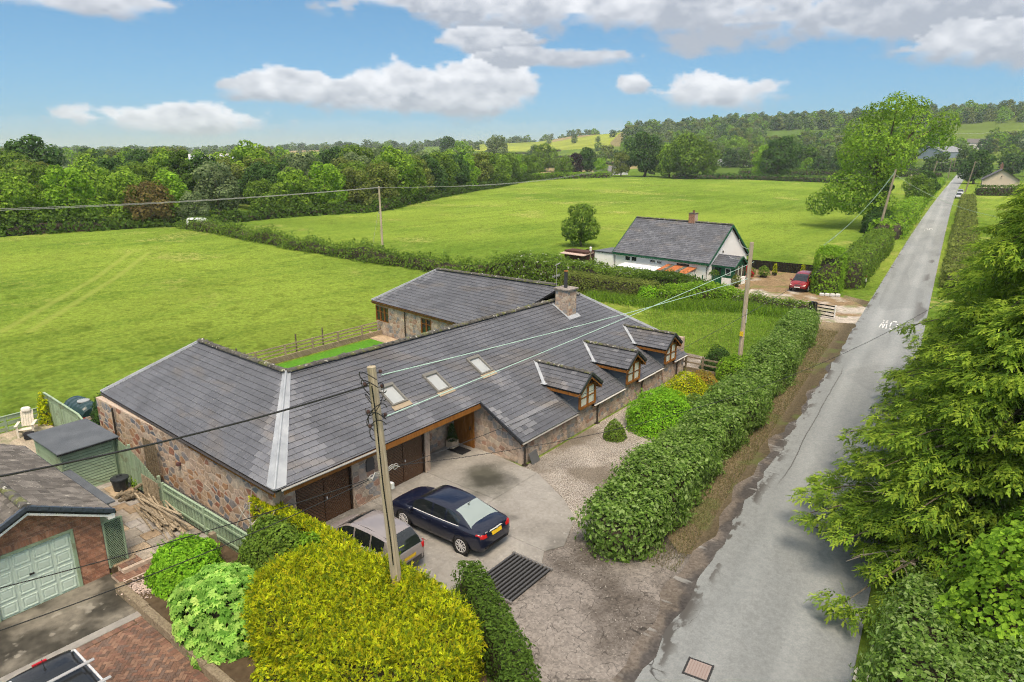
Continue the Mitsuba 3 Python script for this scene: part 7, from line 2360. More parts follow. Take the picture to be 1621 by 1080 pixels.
# ------------------------------------------------------------------ far buildings
def house(name, label, c, ax, l, w, he, hr, roofcol, wallcol, chim=True, hip=False, windows=3, cat='house', group=None, face=1, chimcol=(.25, .13, .10)):
    t = thing(name, label, cat, group)
    ax = nv(ax)
    sx = np.array([-ax[1], ax[0], 0])
    c = np.asarray(c, float)
    P = lambda a, b, z: c + ax * a + sx * b + UP * z
    m = B(wallcol)
    m.slab(Polygon([(-l / 2, -.5), (l / 2, -.5), (l / 2, he), (-l / 2, he)]), P(0, -w / 2, 0), ax, UP, 0, -.2)
    m.slab(Polygon([(-l / 2, -.5), (l / 2, -.5), (l / 2, he), (-l / 2, he)]), P(0, w / 2, 0), ax, UP, 0.2, 0)
    g_ = Polygon([(-w / 2, -.5), (w / 2, -.5), (w / 2, he), (0, he if hip else hr - .1), (-w / 2, he)])
    for s in (-1, 1):
        m.slab(g_, P(s * (l / 2 - .1), 0, 0), sx, UP, .1, -.1)
    part(t, 'wall', m, 'matte')
    r = B(roofcol)
    e, x = .3, (l * .28 if hip else 0)
    lo = he - .15
    rl = l / 2 + (.3)
    A = [P(-rl, -w / 2 - e, lo), P(rl, -w / 2 - e, lo), P(rl, w / 2 + e, lo), P(-rl, w / 2 + e, lo)]
    R = [P(-rl + x, 0, hr), P(rl - x, 0, hr)]
    r.raw(A + R, [[0, 1, 5], [0, 5, 4], [2, 3, 4], [2, 4, 5], [1, 2, 5], [3, 0, 4]] if hip else [[0, 1, 5], [0, 5, 4], [2, 3, 4], [2, 4, 5]])
    d = UP * .15
    r.raw([p - d for p in A + R], [[1, 0, 5], [0, 4, 5], [3, 2, 4], [2, 5, 4]])
    part(t, 'roof', r, 'matte')
    for s in ((-1, 1) if windows else ()):
        for k in range(windows):
            a = -l / 2 + l * (k + .5) / windows
            wk = part(t, 'window', B((.6, .6, .58)).box(P(a, s * (w / 2 + .02), he * .52), (l / windows * .42, .08, he * .42), [ax, sx, UP]), 'matte')
            part(wk, 'pane', B().box(P(a, s * (w / 2 + .05), he * .52), (l / windows * .34, .06, he * .34), [ax, sx, UP]), 'window')
    if chim:
        ck = part(t, 'chimney', B(chimcol).box(P(l * .42, 0, hr + .3), (.9, .8, 2.2), [ax, sx, UP]), 'matte')
        for k in (-1, 1):
            part(ck, 'pot', B((.3, .14, .1)).lathe([(.13, 0), (.11, .5)], P(l * .42 + k * .2, 0, hr + 1.4), n=8), 'matte')
    return t


def zt(x, y):
    return float(terrain(x, y))


t = house('cream_cottage', 'cream gabled cottage with slate roof and tall brick chimney beside the road on the right', (153.5, 220.5, 0), RT, 12, 9.4, 4.2, 7.3, (.085, .085, .095), (.62, .54, .44), windows=0, chimcol=(.20, .11, .09))
part(t, 'gable_vent', B((.05, .05, .05)).box(np.array([153.5, 220.5, 5.2]) - RT * 6.05, (.3, .1, .3), [RQ, RT, UP]), 'matte')
house('white_cottage', 'white hipped roof cottage beyond the middle field, left of the lone dark tree', (169, 515, 1.0), (.9, -.43, 0), 14, 9, 3.6, 8.2, (.05, .05, .058), (.72, .72, .72), hip=True, windows=4)
house('white_wing', 'low white wing of the hipped cottage beyond the middle field', (156, 517, 1.0), (.9, -.43, 0), 10, 6, 3, 4.6, (.28, .29, .31), (.70, .70, .70), chim=False, windows=2)
house('stone_cottage', 'little grey roofed cottage at the top edge of the middle field', (46, 352, 0), (.96, -.28, 0), 8, 6, 2.6, 5.0, (.22, .22, .25), (.55, .50, .45), chim=False, windows=2)
house('white_gabled_house', 'small white house with blue grey roof half hidden by trees above the middle field', (57, 372, 0), (.6, .8, 0), 7, 6, 4.2, 7.0, (.2, .21, .25), (.70, .72, .74), windows=1)
bz = zt(338, 545)
house('grey_barn', 'big pale blue grey steel barn near the far end of the road', (338, 560, bz - 2), (.80, .6, 0), 46, 26, 6.5, 11, (.20, .215, .235), (.20, .26, .33), chim=False, windows=0, cat='barn')
house('long_barn', 'long low dark open fronted barn left of the blue grey barn', (285, 590, zt(285, 590) - 1.5), (.97, -.22, 0), 46, 10, 4, 5.4, (.16, .15, .15), (.10, .09, .085), chim=False, windows=7, cat='barn')
house('white_farmhouse', 'white farmhouse with pale roof above the far end of the road', (402, 610, zt(402, 610) - 1), (.9, -.4, 0), 20, 9, 6, 9.5, (.15, .145, .145), (.6, .6, .6), windows=4)
rng = np.random.default_rng(14)
for k, (a, d, l, col) in enumerate([(-23.6, 560, 40, (.42, .44, .50)), (-22.4, 600, 46, (.52, .54, .58)), (-21.2, 560, 34, (.35, .37, .45)), (-25.2, 680, 44, (.6, .6, .6)), (-21.8, 760, 40, (.55, .50, .46)), (-27.5, 640, 26, (.5, .47, .45))]):
    x, y = d * math.sin(math.radians(a)), d * math.cos(math.radians(a))
    house('works_building', 'pale industrial shed glimpsed between the trees far off on the left', (x, y, 0), (math.cos(math.radians(a)), -math.sin(math.radians(a)), 0), l, 18, 6, 8.5, col, tuple(v * .85 for v in col), chim=False, windows=0, cat='industrial shed', group='industrial sheds beyond the trees on the left')
t = thing('white_caravan', 'small white vehicle parked at the corner of the left field', 'trailer')
c = np.array([-54.5, 119.5, 0.0])
part(t, 'body', B((.62, .66, .70)).box(c + UP * 1.15, (3.6, 2.0, 1.5), [nv([.9, -.4, 0]), nv([.4, .9, 0]), UP], cham=.35), 'satin')
for s in (-1, 1):
    part(t, 'wheel', B((.02, .02, .02)).lathe([(.0, -.1), (.32, -.1), (.32, .1), (0, .1)], c + nv([.9, -.4, 0]) * s * 1.0 - nv([.4, .9, 0]) * .95 + UP * .32, [UP, nv([.9, -.4, 0]), nv([.4, .9, 0])], 12), 'satin')
part(t, 'window', B().box(c + UP * 1.4 - nv([.4, .9, 0]) * 1.0, (1.6, .05, .5), [nv([.9, -.4, 0]), nv([.4, .9, 0]), UP]), 'window')

# ------------------------------------------------------------------ planting near the houses
t = thing('golden_hedge', 'large clipped golden yellow conifer hedge round the foot of the near pole', 'hedge')
b1, c1 = hedge_mesh([bp(-12.1, 2.0)[:2], bp(-12.05, 5.4)[:2]], [3.7, 3.9, 3.7], 1.9, 44000, 0.11, 'gold', 101, rough=0.27, kind='spray', round_=0.35)
b2, c2 = hedge_mesh([bp(-10.25, -3.9)[:2], bp(-10.2, -1.5)[:2], bp(-10.35, 1.2)[:2]], [0.5, 0.5, 0.8], [1.6, 1.65, 1.75], 6000, 0.12, 'gold', 102, rough=0.08, kind='spray', round_=0.5)
for x in b2.V, :
    pass
v, f, c, u = b2.arr()
b1.raw(v, f, c)
v, f, c, u = c2.arr()
c1.raw(v, f, TWIG)
part(t, 'foliage', b1, 'leaf')
part(t, 'branches', c1, 'matte')
t = bush('elder_shrub', 'loose dark green shrub with thin shoots behind the golden hedge by the stone gable', 'shrub', bp(-11.05, -1.55, 0.2), 1.05, 1.75, 7000, 0.13, 'mid', 103, ry=1.75, rot=_th, rough=0.25)
rng = np.random.default_rng(6)
q = B((0.45, 0.42, 0.38))
for k in range(7):
    p = bp(-10.95 + 0.25 * rng.normal(), -3.1 + 0.25 * rng.normal(), 0.9)
    d = nv(rng.normal(size=3) * [1, 1, 0.3] + [0, 0, 0.9])
    e = nv(rng.normal(size=3))
    s = np.linspace(0, 1, 8)[:, None]
    q.tube(p + d * s * 1.4 + e * 0.5 * s * s, np.linspace(0.03, 0.012, 8), 5)
part(t, 'dead_stems', q, 'matte')
bush('bramble_shrub', 'bright bramble like shrub between the golden hedge and the green fence', 'shrub', bp(-10.85, 0.1, 0.3), 0.65, 1.6, 2600, 0.12, 'bright', 104, ry=1.1, rot=_th, rough=0.25)
bush('laurel_bush', 'rounded glossy bright green bush beside the brick steps', 'bush', bp(-13.2, -3.45, 0.2), 1.15, 1.30, 6500, 0.13, 'lime', 105, ry=1.1, rough=0.22)
bush('fatsia_bush', 'big leaved pale green shrub with hand shaped leaves by the sleeper edging', 'shrub', bp(-13.45, -0.35, 0.2), 1.5, 1.65, 2300, 0.34, 'fatsia', 106, ry=2.0, rot=_th, kind='palm', rough=0.2)
hedge('dark_ivy_hedge', 'dark green leafy strip of hedge between the golden hedge and the cattle grid', 'hedge', [bp(-8.6, 4.65)[:2], bp(-9.5, 6.2)[:2], bp(-10.6, 7.9)[:2], bp(-11.6, 9.0)[:2]], 0.85, 1.5, 9000, 0.10, 'deep', 107, rough=0.16)
bush('golden_shrub', 'small golden leaved shrub at the bottom edge in front of the fatsia', 'shrub', bp(-14.1, 2.6, 0.28), 0.5, 0.5, 900, 0.10, 'gold', 108)
hedge('roadside_hedge', 'long clipped leafy green hedge between gravel forecourt and road', 'hedge', [rp(20.0, -8.15)[:2], rp(27, -8.0)[:2], rp(36, -7.75)[:2], rp(46, -7.95)[:2], rp(55.2, -8.25)[:2]], [2.3, 2.5, 1.9, 2.4, 1.8, 2.2, 1.7, 2.0, 1.6], [1.4, 1.75, 1.4, 1.75, 1.35, 1.7, 1.4, 1.6, 1.35], 84000, 0.155, 'hedge', 110, rough=0.42, round_=0.5)
bush('lime_bush', 'large rounded lime green bush on the gravel inside the roadside hedge', 'bush', (7.55, 31.9, 0), 1.85, 1.95, 16000, 0.10, 'lime', 111, rough=0.24)
bush('variegated_bush', 'yellow tipped variegated bush behind the large lime green bush', 'bush', (9.3, 34.6, 0), 1.6, 1.8, 9500, 0.10, 'gold', 112, rough=0.24)
bush('ball_bush', 'small green ball shaped bush standing alone on the gravel', 'bush', (4.95, 30.5, 0), 0.56, 0.95, 2600, 0.075, 'mid', 113, rough=0.14)
bush('copper_bush', 'golden brown rounded bush below the third dormer', 'bush', (10.9, 37.0, 0), 1.0, 1.25, 4200, 0.10, 'rust', 114, rough=0.24)
bush('dark_round_bush', 'dark green round bush beside the second pole', 'bush', (12.95, 41.0, 0), 1.05, 1.55, 4600, 0.10, 'dark', 115, rough=0.24)
bush('loose_hedge_shrub', 'looser light green shrub growing out of the inner side of the roadside hedge', 'shrub', (9.5, 31.2, 0), 1.25, 2.0, 8000, 0.13, 'hedge', 116, ry=1.7, rough=0.3)
bush('hedge_mound', 'pale mounded shrub merging with the inner side of the hedge below the second pole', 'shrub', (13.2, 38.0, 0), 1.2, 1.9, 7000, 0.13, 'bright', 126, ry=1.9, rough=0.3)
bush('tank_shrub', 'tall dark green shrub between oil tank and stone gable', 'shrub', bp(-9.55, -17.9, 0), 0.75, 2.1, 4200, 0.12, 'dark', 117, ry=0.9, rough=0.25)
bush('corner_shrub', 'spreading shrub behind the far corner of the near roof', 'shrub', bp(-8.3, -19.6, 0), 1.3, 1.9, 4600, 0.13, 'mid', 118, ry=1.2, rough=0.3)
bush('lime_shrub', 'low yellow green shrub at the foot of the stone gable behind the shed', 'shrub', bp(-10.75, -14.6, 0), 0.5, 0.9, 1300, 0.09, 'lime', 119, rough=0.2)
t = thing('golden_climber', 'yellow leaved climber on the end of the tall trellis topped fence', 'climber')
q, _ = bush_mesh(bp(-11.25, -21.0, 0.3), 0.32, 1.6, 700, 0.13, 'gold', 120, rough=0.4)
part(t, 'foliage', q, 'leaf')
part(t, 'stem', B((0.1, 0.07, 0.05)).tube([bp(-11.2, -21.0, 0.2), bp(-11.15, -21.05, 1.7)], 0.025, 5), 'matte')
q, _ = bush_mesh(bp(-11.3, -10.95, 0.3), 0.3, 0.6, 350, 0.1, 'bright', 121)
t = thing('fence_weed', 'tuft of green weeds in the corner behind the compost bin', 'weeds')
put(t, q, 'leaf')

# shrubs and hedges round the bungalow
hedge('brown_clipped_hedge', 'dark brownish clipped hedge behind the chimney of the stone house', 'hedge', [(5.8, 66.5), (9.5, 63.6), (12.6, 61.6)], 1.9, 1.7, 9000, 0.16, 'olive', 130, rough=0.12)
hedge('flowering_shrub_row', 'row of tall mixed green shrubs with white blossom left of the bungalow', 'shrubs', [(0.5, 74.0), (4.5, 71.0), (8.5, 68.0), (12.5, 66.6)], 3.0, [2.2, 2.3, 2.2, 1.7], 13000, 0.22, 'mid', 131, rough=0.45, flowers=(260, 0.22, (0.75, 0.75, 0.70)))
hedge('tall_green_hedge', 'tall rounded bright green hedge in front of the rusty lean-to', 'hedge', [(12.9, 65.3), (15.2, 63.8), (17.6, 62.6)], 2.6, [1.7, 2.2, 1.5], 9000, 0.18, 'deep', 132, rough=0.35)
bush('pale_shrub', 'pale yellow green shrub in front of the dark clipped hedge', 'shrub', (12.4, 61.0, 0), 1.1, 1.7, 2200, 0.16, 'lime', 133, rough=0.2)
hedge('front_shrub_bank', 'bank of leafy shrubs in front of the bungalow above the long grass', 'shrubs', [(14.0, 60.6), (17.0, 60.6), (20.2, 61.4)], 2.4, [1.3, 1.7, 1.0], 9500, 0.18, 'bright', 134, rough=0.4, flowers=(60, 0.16, (0.6, 0.6, 0.62)))
hedge('cow_parsley', 'low bank of white flowering weeds at the foot of the boundary wall', 'weeds', [(20.3, 60.2), (22.5, 57.9), (24.3, 56.0)], 1.8, 0.95, 4200, 0.16, 'mid', 135, rough=0.3, flowers=(420, 0.10, (0.70, 0.72, 0.66)))
rng = np.random.default_rng(41)
t = thing('long_grass', 'strip of long rank grass below the shrubs by the bungalow', 'grass', kind='stuff')
n = 16000
s = rng.random(n)
P = np.stack([np.interp(s, [0, .35, .7, 1], [7.5, 13.5, 19.0, 24.2]), np.interp(s, [0, .35, .7, 1], [62.8, 58.9, 58.6, 54.9]), np.zeros(n)], -1)
P[:, 0] += rng.normal(size=n) * 0.5
P[:, 1] += rng.normal(size=n) * 0.75
put(t, grass_mesh(P, 0.6, rng, GREEN['bright'] + GREEN['mid']), 'leaf')
t = thing('verge_grass', 'tufts of dry straw coloured grass on the verge below the roadside hedge', 'grass', kind='stuff')
n = 24000
tt_, qq_ = 19.5 + 37 * rng.random(n), -5.9 - 1.5 * rng.random(n)
gap = tt_ > 56
tt_ = tt_[~gap]
qq_ = qq_[~gap]
P = np.outer(tt_, RT) + np.outer(qq_, RQ)
put(t, grass_mesh(P, 0.15, rng, GREEN['straw']), 'leaf')
t = thing('meadow_grass', 'tussocks of grass in the paddock beyond the third dormer', 'grass', kind='stuff')
n = 14000
P = np.stack([11 + 12 * rng.random(n), 45 + 13 * rng.random(n), np.zeros(n)], -1)
ok = ((P[:, 0] * 0.845 - P[:, 1] * 0.535) < -9.2) & ((P[:, :2] - O2) @ BU[:2] > 17.4)
put(t, grass_mesh(P[ok], 0.22, rng, GREEN['bright'] + GREEN['straw'][2:]), 'leaf')
t = thing('gateway_weeds', 'sprigs of weed and seeding grass at the corner of the cattle grid', 'weeds', kind='stuff')
n = 420
P = bp(-8.2, 4.35) + rng.normal(size=(n, 3)) * [0.30, 0.30, 0]
put(t, grass_mesh(P, 0.45, rng, GREEN['mid'] + GREEN['straw']), 'leaf')

# ivy block, hedges along the road
hedge('ivy_block', 'tall square block of ivy clad hedge beside the red car', 'hedge', [(30.3, 64.9), (32.0, 67.8)], 2.5, [3.8, 4.2, 3.6], 9500, 0.20, 'bright', 140, rough=0.3, round_=0.15)
hedge('clipped_road_hedge', 'clipped hedge along the road beyond the marker post', 'hedge', [rp(75.5, -7.9)[:2], rp(92, -7.8)[:2], rp(109, -7.6)[:2]], 3.0, [2.8, 2.6, 2.4], 13000, 0.26, 'mid', 141, rough=0.25)
bush('holly_bush', 'dark tall bush at the foot of the leaning pole', 'bush', (60.4, 113.5, 0), 2.8, 4.0, 4200, 0.34, 'dark', 142, rough=0.35)
hedge('far_left_hedge', 'leafy hedge and bank following the left side of the road into the distance', 'hedge', [rp(121, -8.0)[:2], rp(150, -7.6)[:2], rp(190, -7.4)[:2], rp(250, -6.6)[:2], rp(330, -5.4)[:2]], [4.5, 4, 3.5, 3.5, 3.5], [2.4, 2.2, 1.8, 2.0, 1.8], 17000, 0.5, 'bright', 143, rough=0.5)
hedge('far_right_hedge', 'brown topped hedge along the right side of the road', 'hedge', [rp(80, 2.0)[:2], rp(120, 2.3)[:2], rp(170, 2.8)[:2], rp(222, 3.4)[:2]], [3.2, 3.0, 2.8, 3], [1.7, 1.5, 1.5, 1.6], 17000, 0.38, 'olive', 144, rough=0.35)
hedge('cottage_hedge', 'dark hedge in front of the cream cottage', 'hedge', [(139, 207), (156, 205), (176, 200)], 3.0, 2.8, 4200, 0.5, 'deep', 145, rough=0.4)
hedge('field_hedge', 'rough brambly hedge dividing the two big fields', 'hedge', [(-57.5, 121.5), (-51.8, 117.0), (-40, 105.5), (-29, 94.7), (-16.4, 83.7), (-8, 77), (0.5, 74.2)], [2.0, 3.4, 1.8, 3.0, 2.0, 3.2, 2.2, 3.0, 1.9, 2.8, 2.4], [0.8, 1.9, 1.0, 1.7, 0.8, 2.0, 1.0, 1.5, 0.9, 1.9, 1.2, 1.5, 1.0, 1.9], 24000, 0.27, 'mid', 146, rough=0.95)
hedge('field_hedge', 'low dark hedge along the top of the middle field', 'hedge', [(75, 322), (105, 316), (128, 288), (140, 268)], 4, 2.2, 4200, 0.7, 'dark', 147, rough=0.6)
hedge('field_hedge', 'clipped hedge in front of the white hipped cottage', 'hedge', [(122, 372), (150, 366), (182, 352), (205, 338)], 4, 2.6, 4200, 0.8, 'deep', 148, rough=0.5)
hedge('field_hedge', 'hedge across the meadow below the grey barn', 'hedge', [(215, 420), (262, 412)], 5, 2.5, 1800, 0.9, 'dark', 149, rough=0.6)
hedge('field_hedge', 'hedge at the foot of the blue grey barn', 'hedge', [(230, 500), (300, 492)], 5, 2.5, 1800, 0.9, 'deep', 150, rough=0.6)
hedge('field_hedge', 'hedge edging the bright field right of the cream cottage', 'hedge', [(185, 232), (235, 215)], 4, 2.4, 1800, 0.7, 'dark', 151, rough=0.6)
hedge('tree_line_understorey', 'dark scrubby undergrowth below the trees on the left', 'undergrowth', [(-92, 100), (-82, 110), (-75, 116), (-66, 122.5), (-56, 126.5), (-47, 141), (-30, 156.5), (-21, 204), (-1, 272), (5, 305), (24, 323)], [3, 5, 3, 6, 3, 5, 4, 6, 4, 5, 6], [0.9, 2.4, 0.8, 2.0, 1.1, 2.6, 0.9, 2.2, 1.2, 2.4, 1.0, 2.8, 1.6, 3], 26000, 0.65, 'deep', 152, rough=1.2, core_in=0.6)
hedge('orchard_hedge', 'pale hedge in front of the little stone cottage', 'hedge', [(6, 306), (26, 322), (46, 336)], 3, 2.6, 2600, 0.7, 'bright', 153, rough=0.5)

# ------------------------------------------------------------------ conifers and bushes right of the road
def conifer(name, label, base, h, R, seed, low=0.6, nb=120, size=0.24, dens=34, tuft=0.42, group=None, bias=None):
    t = thing(name, label, 'conifer', group)
    rng = np.random.default_rng(seed)
    base = np.asarray(base, float)
    P, D, N, wood = [], [], [], B()
    wood.tube([base, base + [0.05, 0.1, h * 0.5], base + [0, 0, h * 0.97]], [0.22, 0.14, 0.03], 8)
    for i in range(nb):
        k = (i + rng.random()) / nb
        z = low + (h * 0.97 - low) * k
        a = i * 2.39996 + rng.normal() * 0.25
        reach = 1.0
        if bias is not None and i in (3, 8, 13, 21) and low > 0.9:
            a = math.atan2(bias[1], bias[0]) + (i - 11) * 0.06
            reach = 1.08
            z = max(z, 2.6)
        L = reach * (R * (1 - (z / h)) ** 0.72 * (0.62 + 0.5 * rng.random()) + 0.25) * (0.72 + 0.28 * min(1, z / (0.18 * h)))
        d = np.array([math.cos(a), math.sin(a), 0])
        if bias is not None:
            L *= 1 + 0.25 * max(0, d @ bias)
        s = np.linspace(0, 1, 7)
        ax = base + np.outer(s * L, d) + np.outer(z + L * (0.22 * s - 0.42 * s ** 2), UP)
        wood.tube(ax, np.linspace(0.045, 0.01, 7) * (0.5 + L / R), 4, caps=False)
        lat = np.cross(UP, d)
        m = max(3, int(1.6 * L + 2))
        for j in range(m):                     # tufts of foliage along the outer branch, each a drooping cushion of fine sprays
            sj = min(1.0, 0.30 + 0.75 * (j + rng.random()) / m)
            yj = (rng.random() * 2 - 1) * L * 0.36 * (1.1 - 0.75 * sj)
            cj = base + d * sj * L + lat * yj + UP * (z + L * (0.22 * sj - 0.42 * sj ** 2) - abs(yj) * 0.25)
            rj = tuft * (0.65 + 0.7 * rng.random()) * (0.75 + 0.35 * sj)
            if z + L * (0.22 * sj - 0.42 * sj ** 2) < 0.5 and sj * L > R * 0.7:
                continue
            n = int(dens * (rj / tuft) ** 2)
            e = sphere_pts(rng, n)
            e[:, 2] = np.where(e[:, 2] < -0.2, -e[:, 2] * 0.6, e[:, 2])
            P.append(cj + e * rj * [1.0, 1.0, 0.55] * (0.55 + 0.5 * rng.random((n, 1))))
            N.append(e + [0, 0, 0.6])
            D.append(0.8 * e + d * 0.7 + UP * (-0.75 - 0.5 * rng.random((n, 1))) + 0.25 * rng.normal(size=(n, 3)))
    P, D, N = np.vstack(P), np.vstack(D), np.vstack(N)
    q = B()
    clump = 0.72 + 0.56 * meshkit.noise(P / 0.7, seed)
    sprays(q, P, D, N, size, GREEN['conifer'], rng, k=4, spread=0.8, width=0.23, clump=clump)
    part(t, 'foliage', q, 'leaf')
    part(t, 'trunk', wood, 'bark')
    return t


left = -RQ
conifer('conifer', 'nearest drooping golden green conifer, its low branches reaching over the road', rp(24.0, 3.0), 9.6, 5.0, 301, low=1.0, nb=190, dens=42, bias=left)
conifer('conifer', 'tall drooping conifer second from the camera beside the road', rp(29.0, 3.6), 13.6, 5.2, 302, nb=190, dens=33, bias=left)
conifer('conifer', 'drooping conifer third along the road edge', rp(34.0, 3.2), 12.8, 4.9, 303, nb=140, dens=27, bias=left)
conifer('conifer', 'drooping conifer fourth along the road edge', rp(39.5, 3.0), 10.2, 4.6, 304, nb=120, dens=26, bias=left)
conifer('conifer', 'farthest conifer of the roadside row', rp(45.5, 3.4), 9.0, 4.4, 305, nb=110, dens=20, size=0.32, tuft=0.5)
conifer('conifer', 'tall golden green conifer behind the roadside row at the right edge', rp(31.5, 8.0), 12.6, 5.0, 306, nb=120, dens=19, low=3, size=0.32, tuft=0.5)
conifer('conifer', 'broad conifer at the right edge behind the cream cottage garden', rp(44, 9.0), 10.5, 5.0, 307, nb=110, dens=17, low=2, size=0.36, tuft=0.55)
conifer('conifer', 'distant golden conifer at the right edge of the cottage field', rp(70, 17), 9.5, 5.0, 308, nb=80, dens=14, low=1, size=0.5, tuft=0.7)
q = B((0.30, 0.26, 0.21))
rng = np.random.default_rng(9)
t = thing('dead_branches', 'bare grey dead branches at the foot of the nearest conifer', 'branches')
for k in range(12):
    p = rp(22.6 + rng.normal() * 0.7, 1.0 + rng.normal() * 0.6, 1.2 + 2.2 * rng.random())
    d = nv(-RQ * (0.8 + rng.random()) + RT * rng.normal() * 0.7 + UP * 0.25 * rng.normal())
    s = np.linspace(0, 1, 8)[:, None]
    pts = p + d * s * (0.8 + 1.0 * rng.random()) + UP * (-0.4 * s * s)
    q.tube(pts, np.linspace(0.035, 0.008, 8), 5)
    for j in range(3):
        a = pts[2 + j * 2 - (j > 1)]
        e = nv(d + 0.8 * rng.normal(size=3))
        q.tube([a, a + e * 0.35, a + e * 0.6 - UP * 0.1], [0.014, 0.010, 0.004], 4)
put(t, q, 'matte')
bush('hazel_bush', 'large bright green hazel bush in front of the nearest conifer', 'bush', rp(20.0, 3.6, 0.3), 2.6, 3.8, 13000, 0.16, 'bright', 320, ry=2.3, rough=0.5, aspect=0.85)
hedge('roadside_thicket', 'thicket of leafy green bushes with small white flowers at the bottom right road edge', 'thicket', [rp(9, 2.1)[:2], rp(14, 1.9)[:2], rp(18.5, 1.8)[:2], rp(21.5, 2.2)[:2]], 3.2, [2.2, 2.0, 1.9, 1.6], 36000, 0.14, 'hedge', 321, rough=0.5, flowers=(46, 0.13, (0.80, 0.76, 0.74)))
bush('hawthorn_bush', 'pale grey green small leaved bush at the lower right corner', 'bush', rp(16.5, 5.2, 0.2), 2.3, 3.2, 11000, 0.11, 'grey', 322, rough=0.4)
bush('russet_bush', 'olive brown bush at the right edge beside the hazel', 'bush', rp(21.2, 8.2, 0.2), 2.2, 4.4, 6000, 0.17, 'olive', 323, rough=0.35)
hedge('roadside_undergrowth', 'shaded undergrowth below the row of conifers', 'undergrowth', [rp(22, 2.4)[:2], rp(34, 2.4)[:2], rp(50, 2.6)[:2]], 3.0, [1.2, 0.9, 1.2], 9000, 0.2, 'deep', 324, rough=0.3)

# ------------------------------------------------------------------ trees
tree_proto('broad', 1, 12, 5.2, 0.6, 'dome', 'ash', 4600, 0.60, 20)
tree_proto('round', 2, 12, 5.6, 0.8, 'round', 'mid', 4600, 0.60, 20)
tree_proto('fresh', 3, 12, 5.0, 0.6, 'dome', 'bright', 4600, 0.60, 18)
tree_proto('dark', 4, 12, 5.0, 0.8, 'round', 'dark', 4600, 0.60, 18)
tree_proto('olive', 5, 12, 5.0, 0.8, 'dome', 'olive', 4200, 0.58, 18)
tree_proto('brown', 6, 9, 4.6, 0.6, 'dome', 'brown', 4200, 0.50, 18)
tree_proto('purple', 7, 12, 4.6, 0.6, 'dome', 'purple', 2600, 0.75, 16)
tree_proto('tall', 8, 14, 3.4, 0.5, 'tall', 'deep', 3600, 0.60, 16)
tree_proto('willow', 9, 12, 5.0, 0.6, 'dome', 'grey', 4200, 0.58, 18)
for k, (nm, col, st) in enumerate((('far_mid', 'mid', 'dome'), ('far_dark', 'dark', 'round'), ('far_deep', 'deep', 'dome'), ('far_fresh', 'bright', 'dome'), ('far_olive', 'olive', 'round'), ('far_grey', 'grey', 'dome'))):
    tree_proto(nm, 20 + k, 13, 5.6, 0.3, st, col, 620, 1.35, 11)
NTREE = [0]


def tree(kind, x, y, h, label, group=None, name='broadleaf_tree', cat='tree', wide=1.0):
    key = thing(name, label, cat, group)
    s = h / PROTO[kind][2]
    NTREE[0] += 1
    plant_tree(key, kind, x, y, zt(x, y), s * wide, (NTREE[0] * 137.5) % 360, s)


rng = np.random.default_rng(60)
KINDW = {'broad': 'light green broad', 'round': 'round green', 'fresh': 'bright green', 'dark': 'dark green', 'olive': 'olive green', 'willow': 'grey green'}
FARW = {'far_mid': 'mid green', 'far_dark': 'dark green', 'far_deep': 'deep green domed', 'far_fresh': 'bright green', 'far_olive': 'olive green', 'far_grey': 'grey green'}
BAND = 'trees in the thick belt along the left fields'
line = np.array([(-96, 99), (-84, 111), (-76, 117), (-67, 124), (-57, 129), (-48, 143), (-31, 160), (-23, 207), (-2, 276), (5, 310)])
sl = np.r_[0, np.cumsum(np.linalg.norm(np.diff(line, axis=0), axis=1))]
front = [('fresh', 0.02, 9), ('round', 0.055, 10), ('broad', 0.085, 9.5), ('fresh', 0.115, 10.5), ('broad', 0.15, 10), ('fresh', 0.18, 9.5), ('round', 0.255, 7.5), ('broad', 0.285, 9.5), ('fresh', 0.315, 10.5), ('olive', 0.345, 9.5), ('broad', 0.42, 13.8), ('olive', 0.385, 10.5), ('round', 0.46, 11.5), ('olive', 0.50, 10.5), ('dark', 0.54, 12), ('round', 0.58, 12.5), ('dark', 0.63, 12), ('fresh', 0.67, 11.5), ('olive', 0.72, 12.5), ('round', 0.77, 12), ('broad', 0.82, 11.5), ('round', 0.87, 12), ('fresh', 0.93, 11), ('round', 0.98, 11)]
for kd, f_, h_ in front:
    s = f_ * sl[-1]
    x, y = np.interp(s, sl, line[:, 0]), np.interp(s, sl, line[:, 1])
    d = nv([x, y, 0])
    off = 1.5 + 2 * rng.random()
    tree(kd, x + d[0] * off, y + d[1] * off, h_, {'fresh': 'fresh green broadleaf tree in the front row of the tree belt', 'round': 'full round green tree in the front row of the tree belt', 'broad': 'light green broad crowned tree in the front row of the tree belt', 'olive': 'dull olive green tree in the front row of the tree belt', 'dark': 'dark green tree in the front row of the tree belt'}[kd], BAND, wide=1.05)
tree('brown', -52.0 - 12.6, 124.5, 7.8, 'brownish tree standing out among the green tree belt on the left')
tree('willow', -57.5, 125.5, 6.0, 'ivy clad grey green small tree beside the white vehicle')
for row in range(3):
    for k in range(21):
        s = (k + rng.random()) / 21 * sl[-1] * (0.72 if row else 0.9)
        x, y = np.interp(s, sl, line[:, 0]), np.interp(s, sl, line[:, 1])
        d = nv([x, y, 0])
        off = 14 + 17 * row + 8 * rng.random()
        kd = ['broad', 'round', 'fresh', 'dark', 'olive', 'willow'][int(rng.random() * 6)]
        tree(kd, x + d[0] * off, y + d[1] * off, 9.5 + 1.6 * row * 0.5 + 2.5 * rng.random(), KINDW[kd] + ' tree ' + ('behind the front row', 'in the middle', 'at the back')[row] + ' of the left tree belt', 'trees deep in the tree belt on the left', wide=1.1)
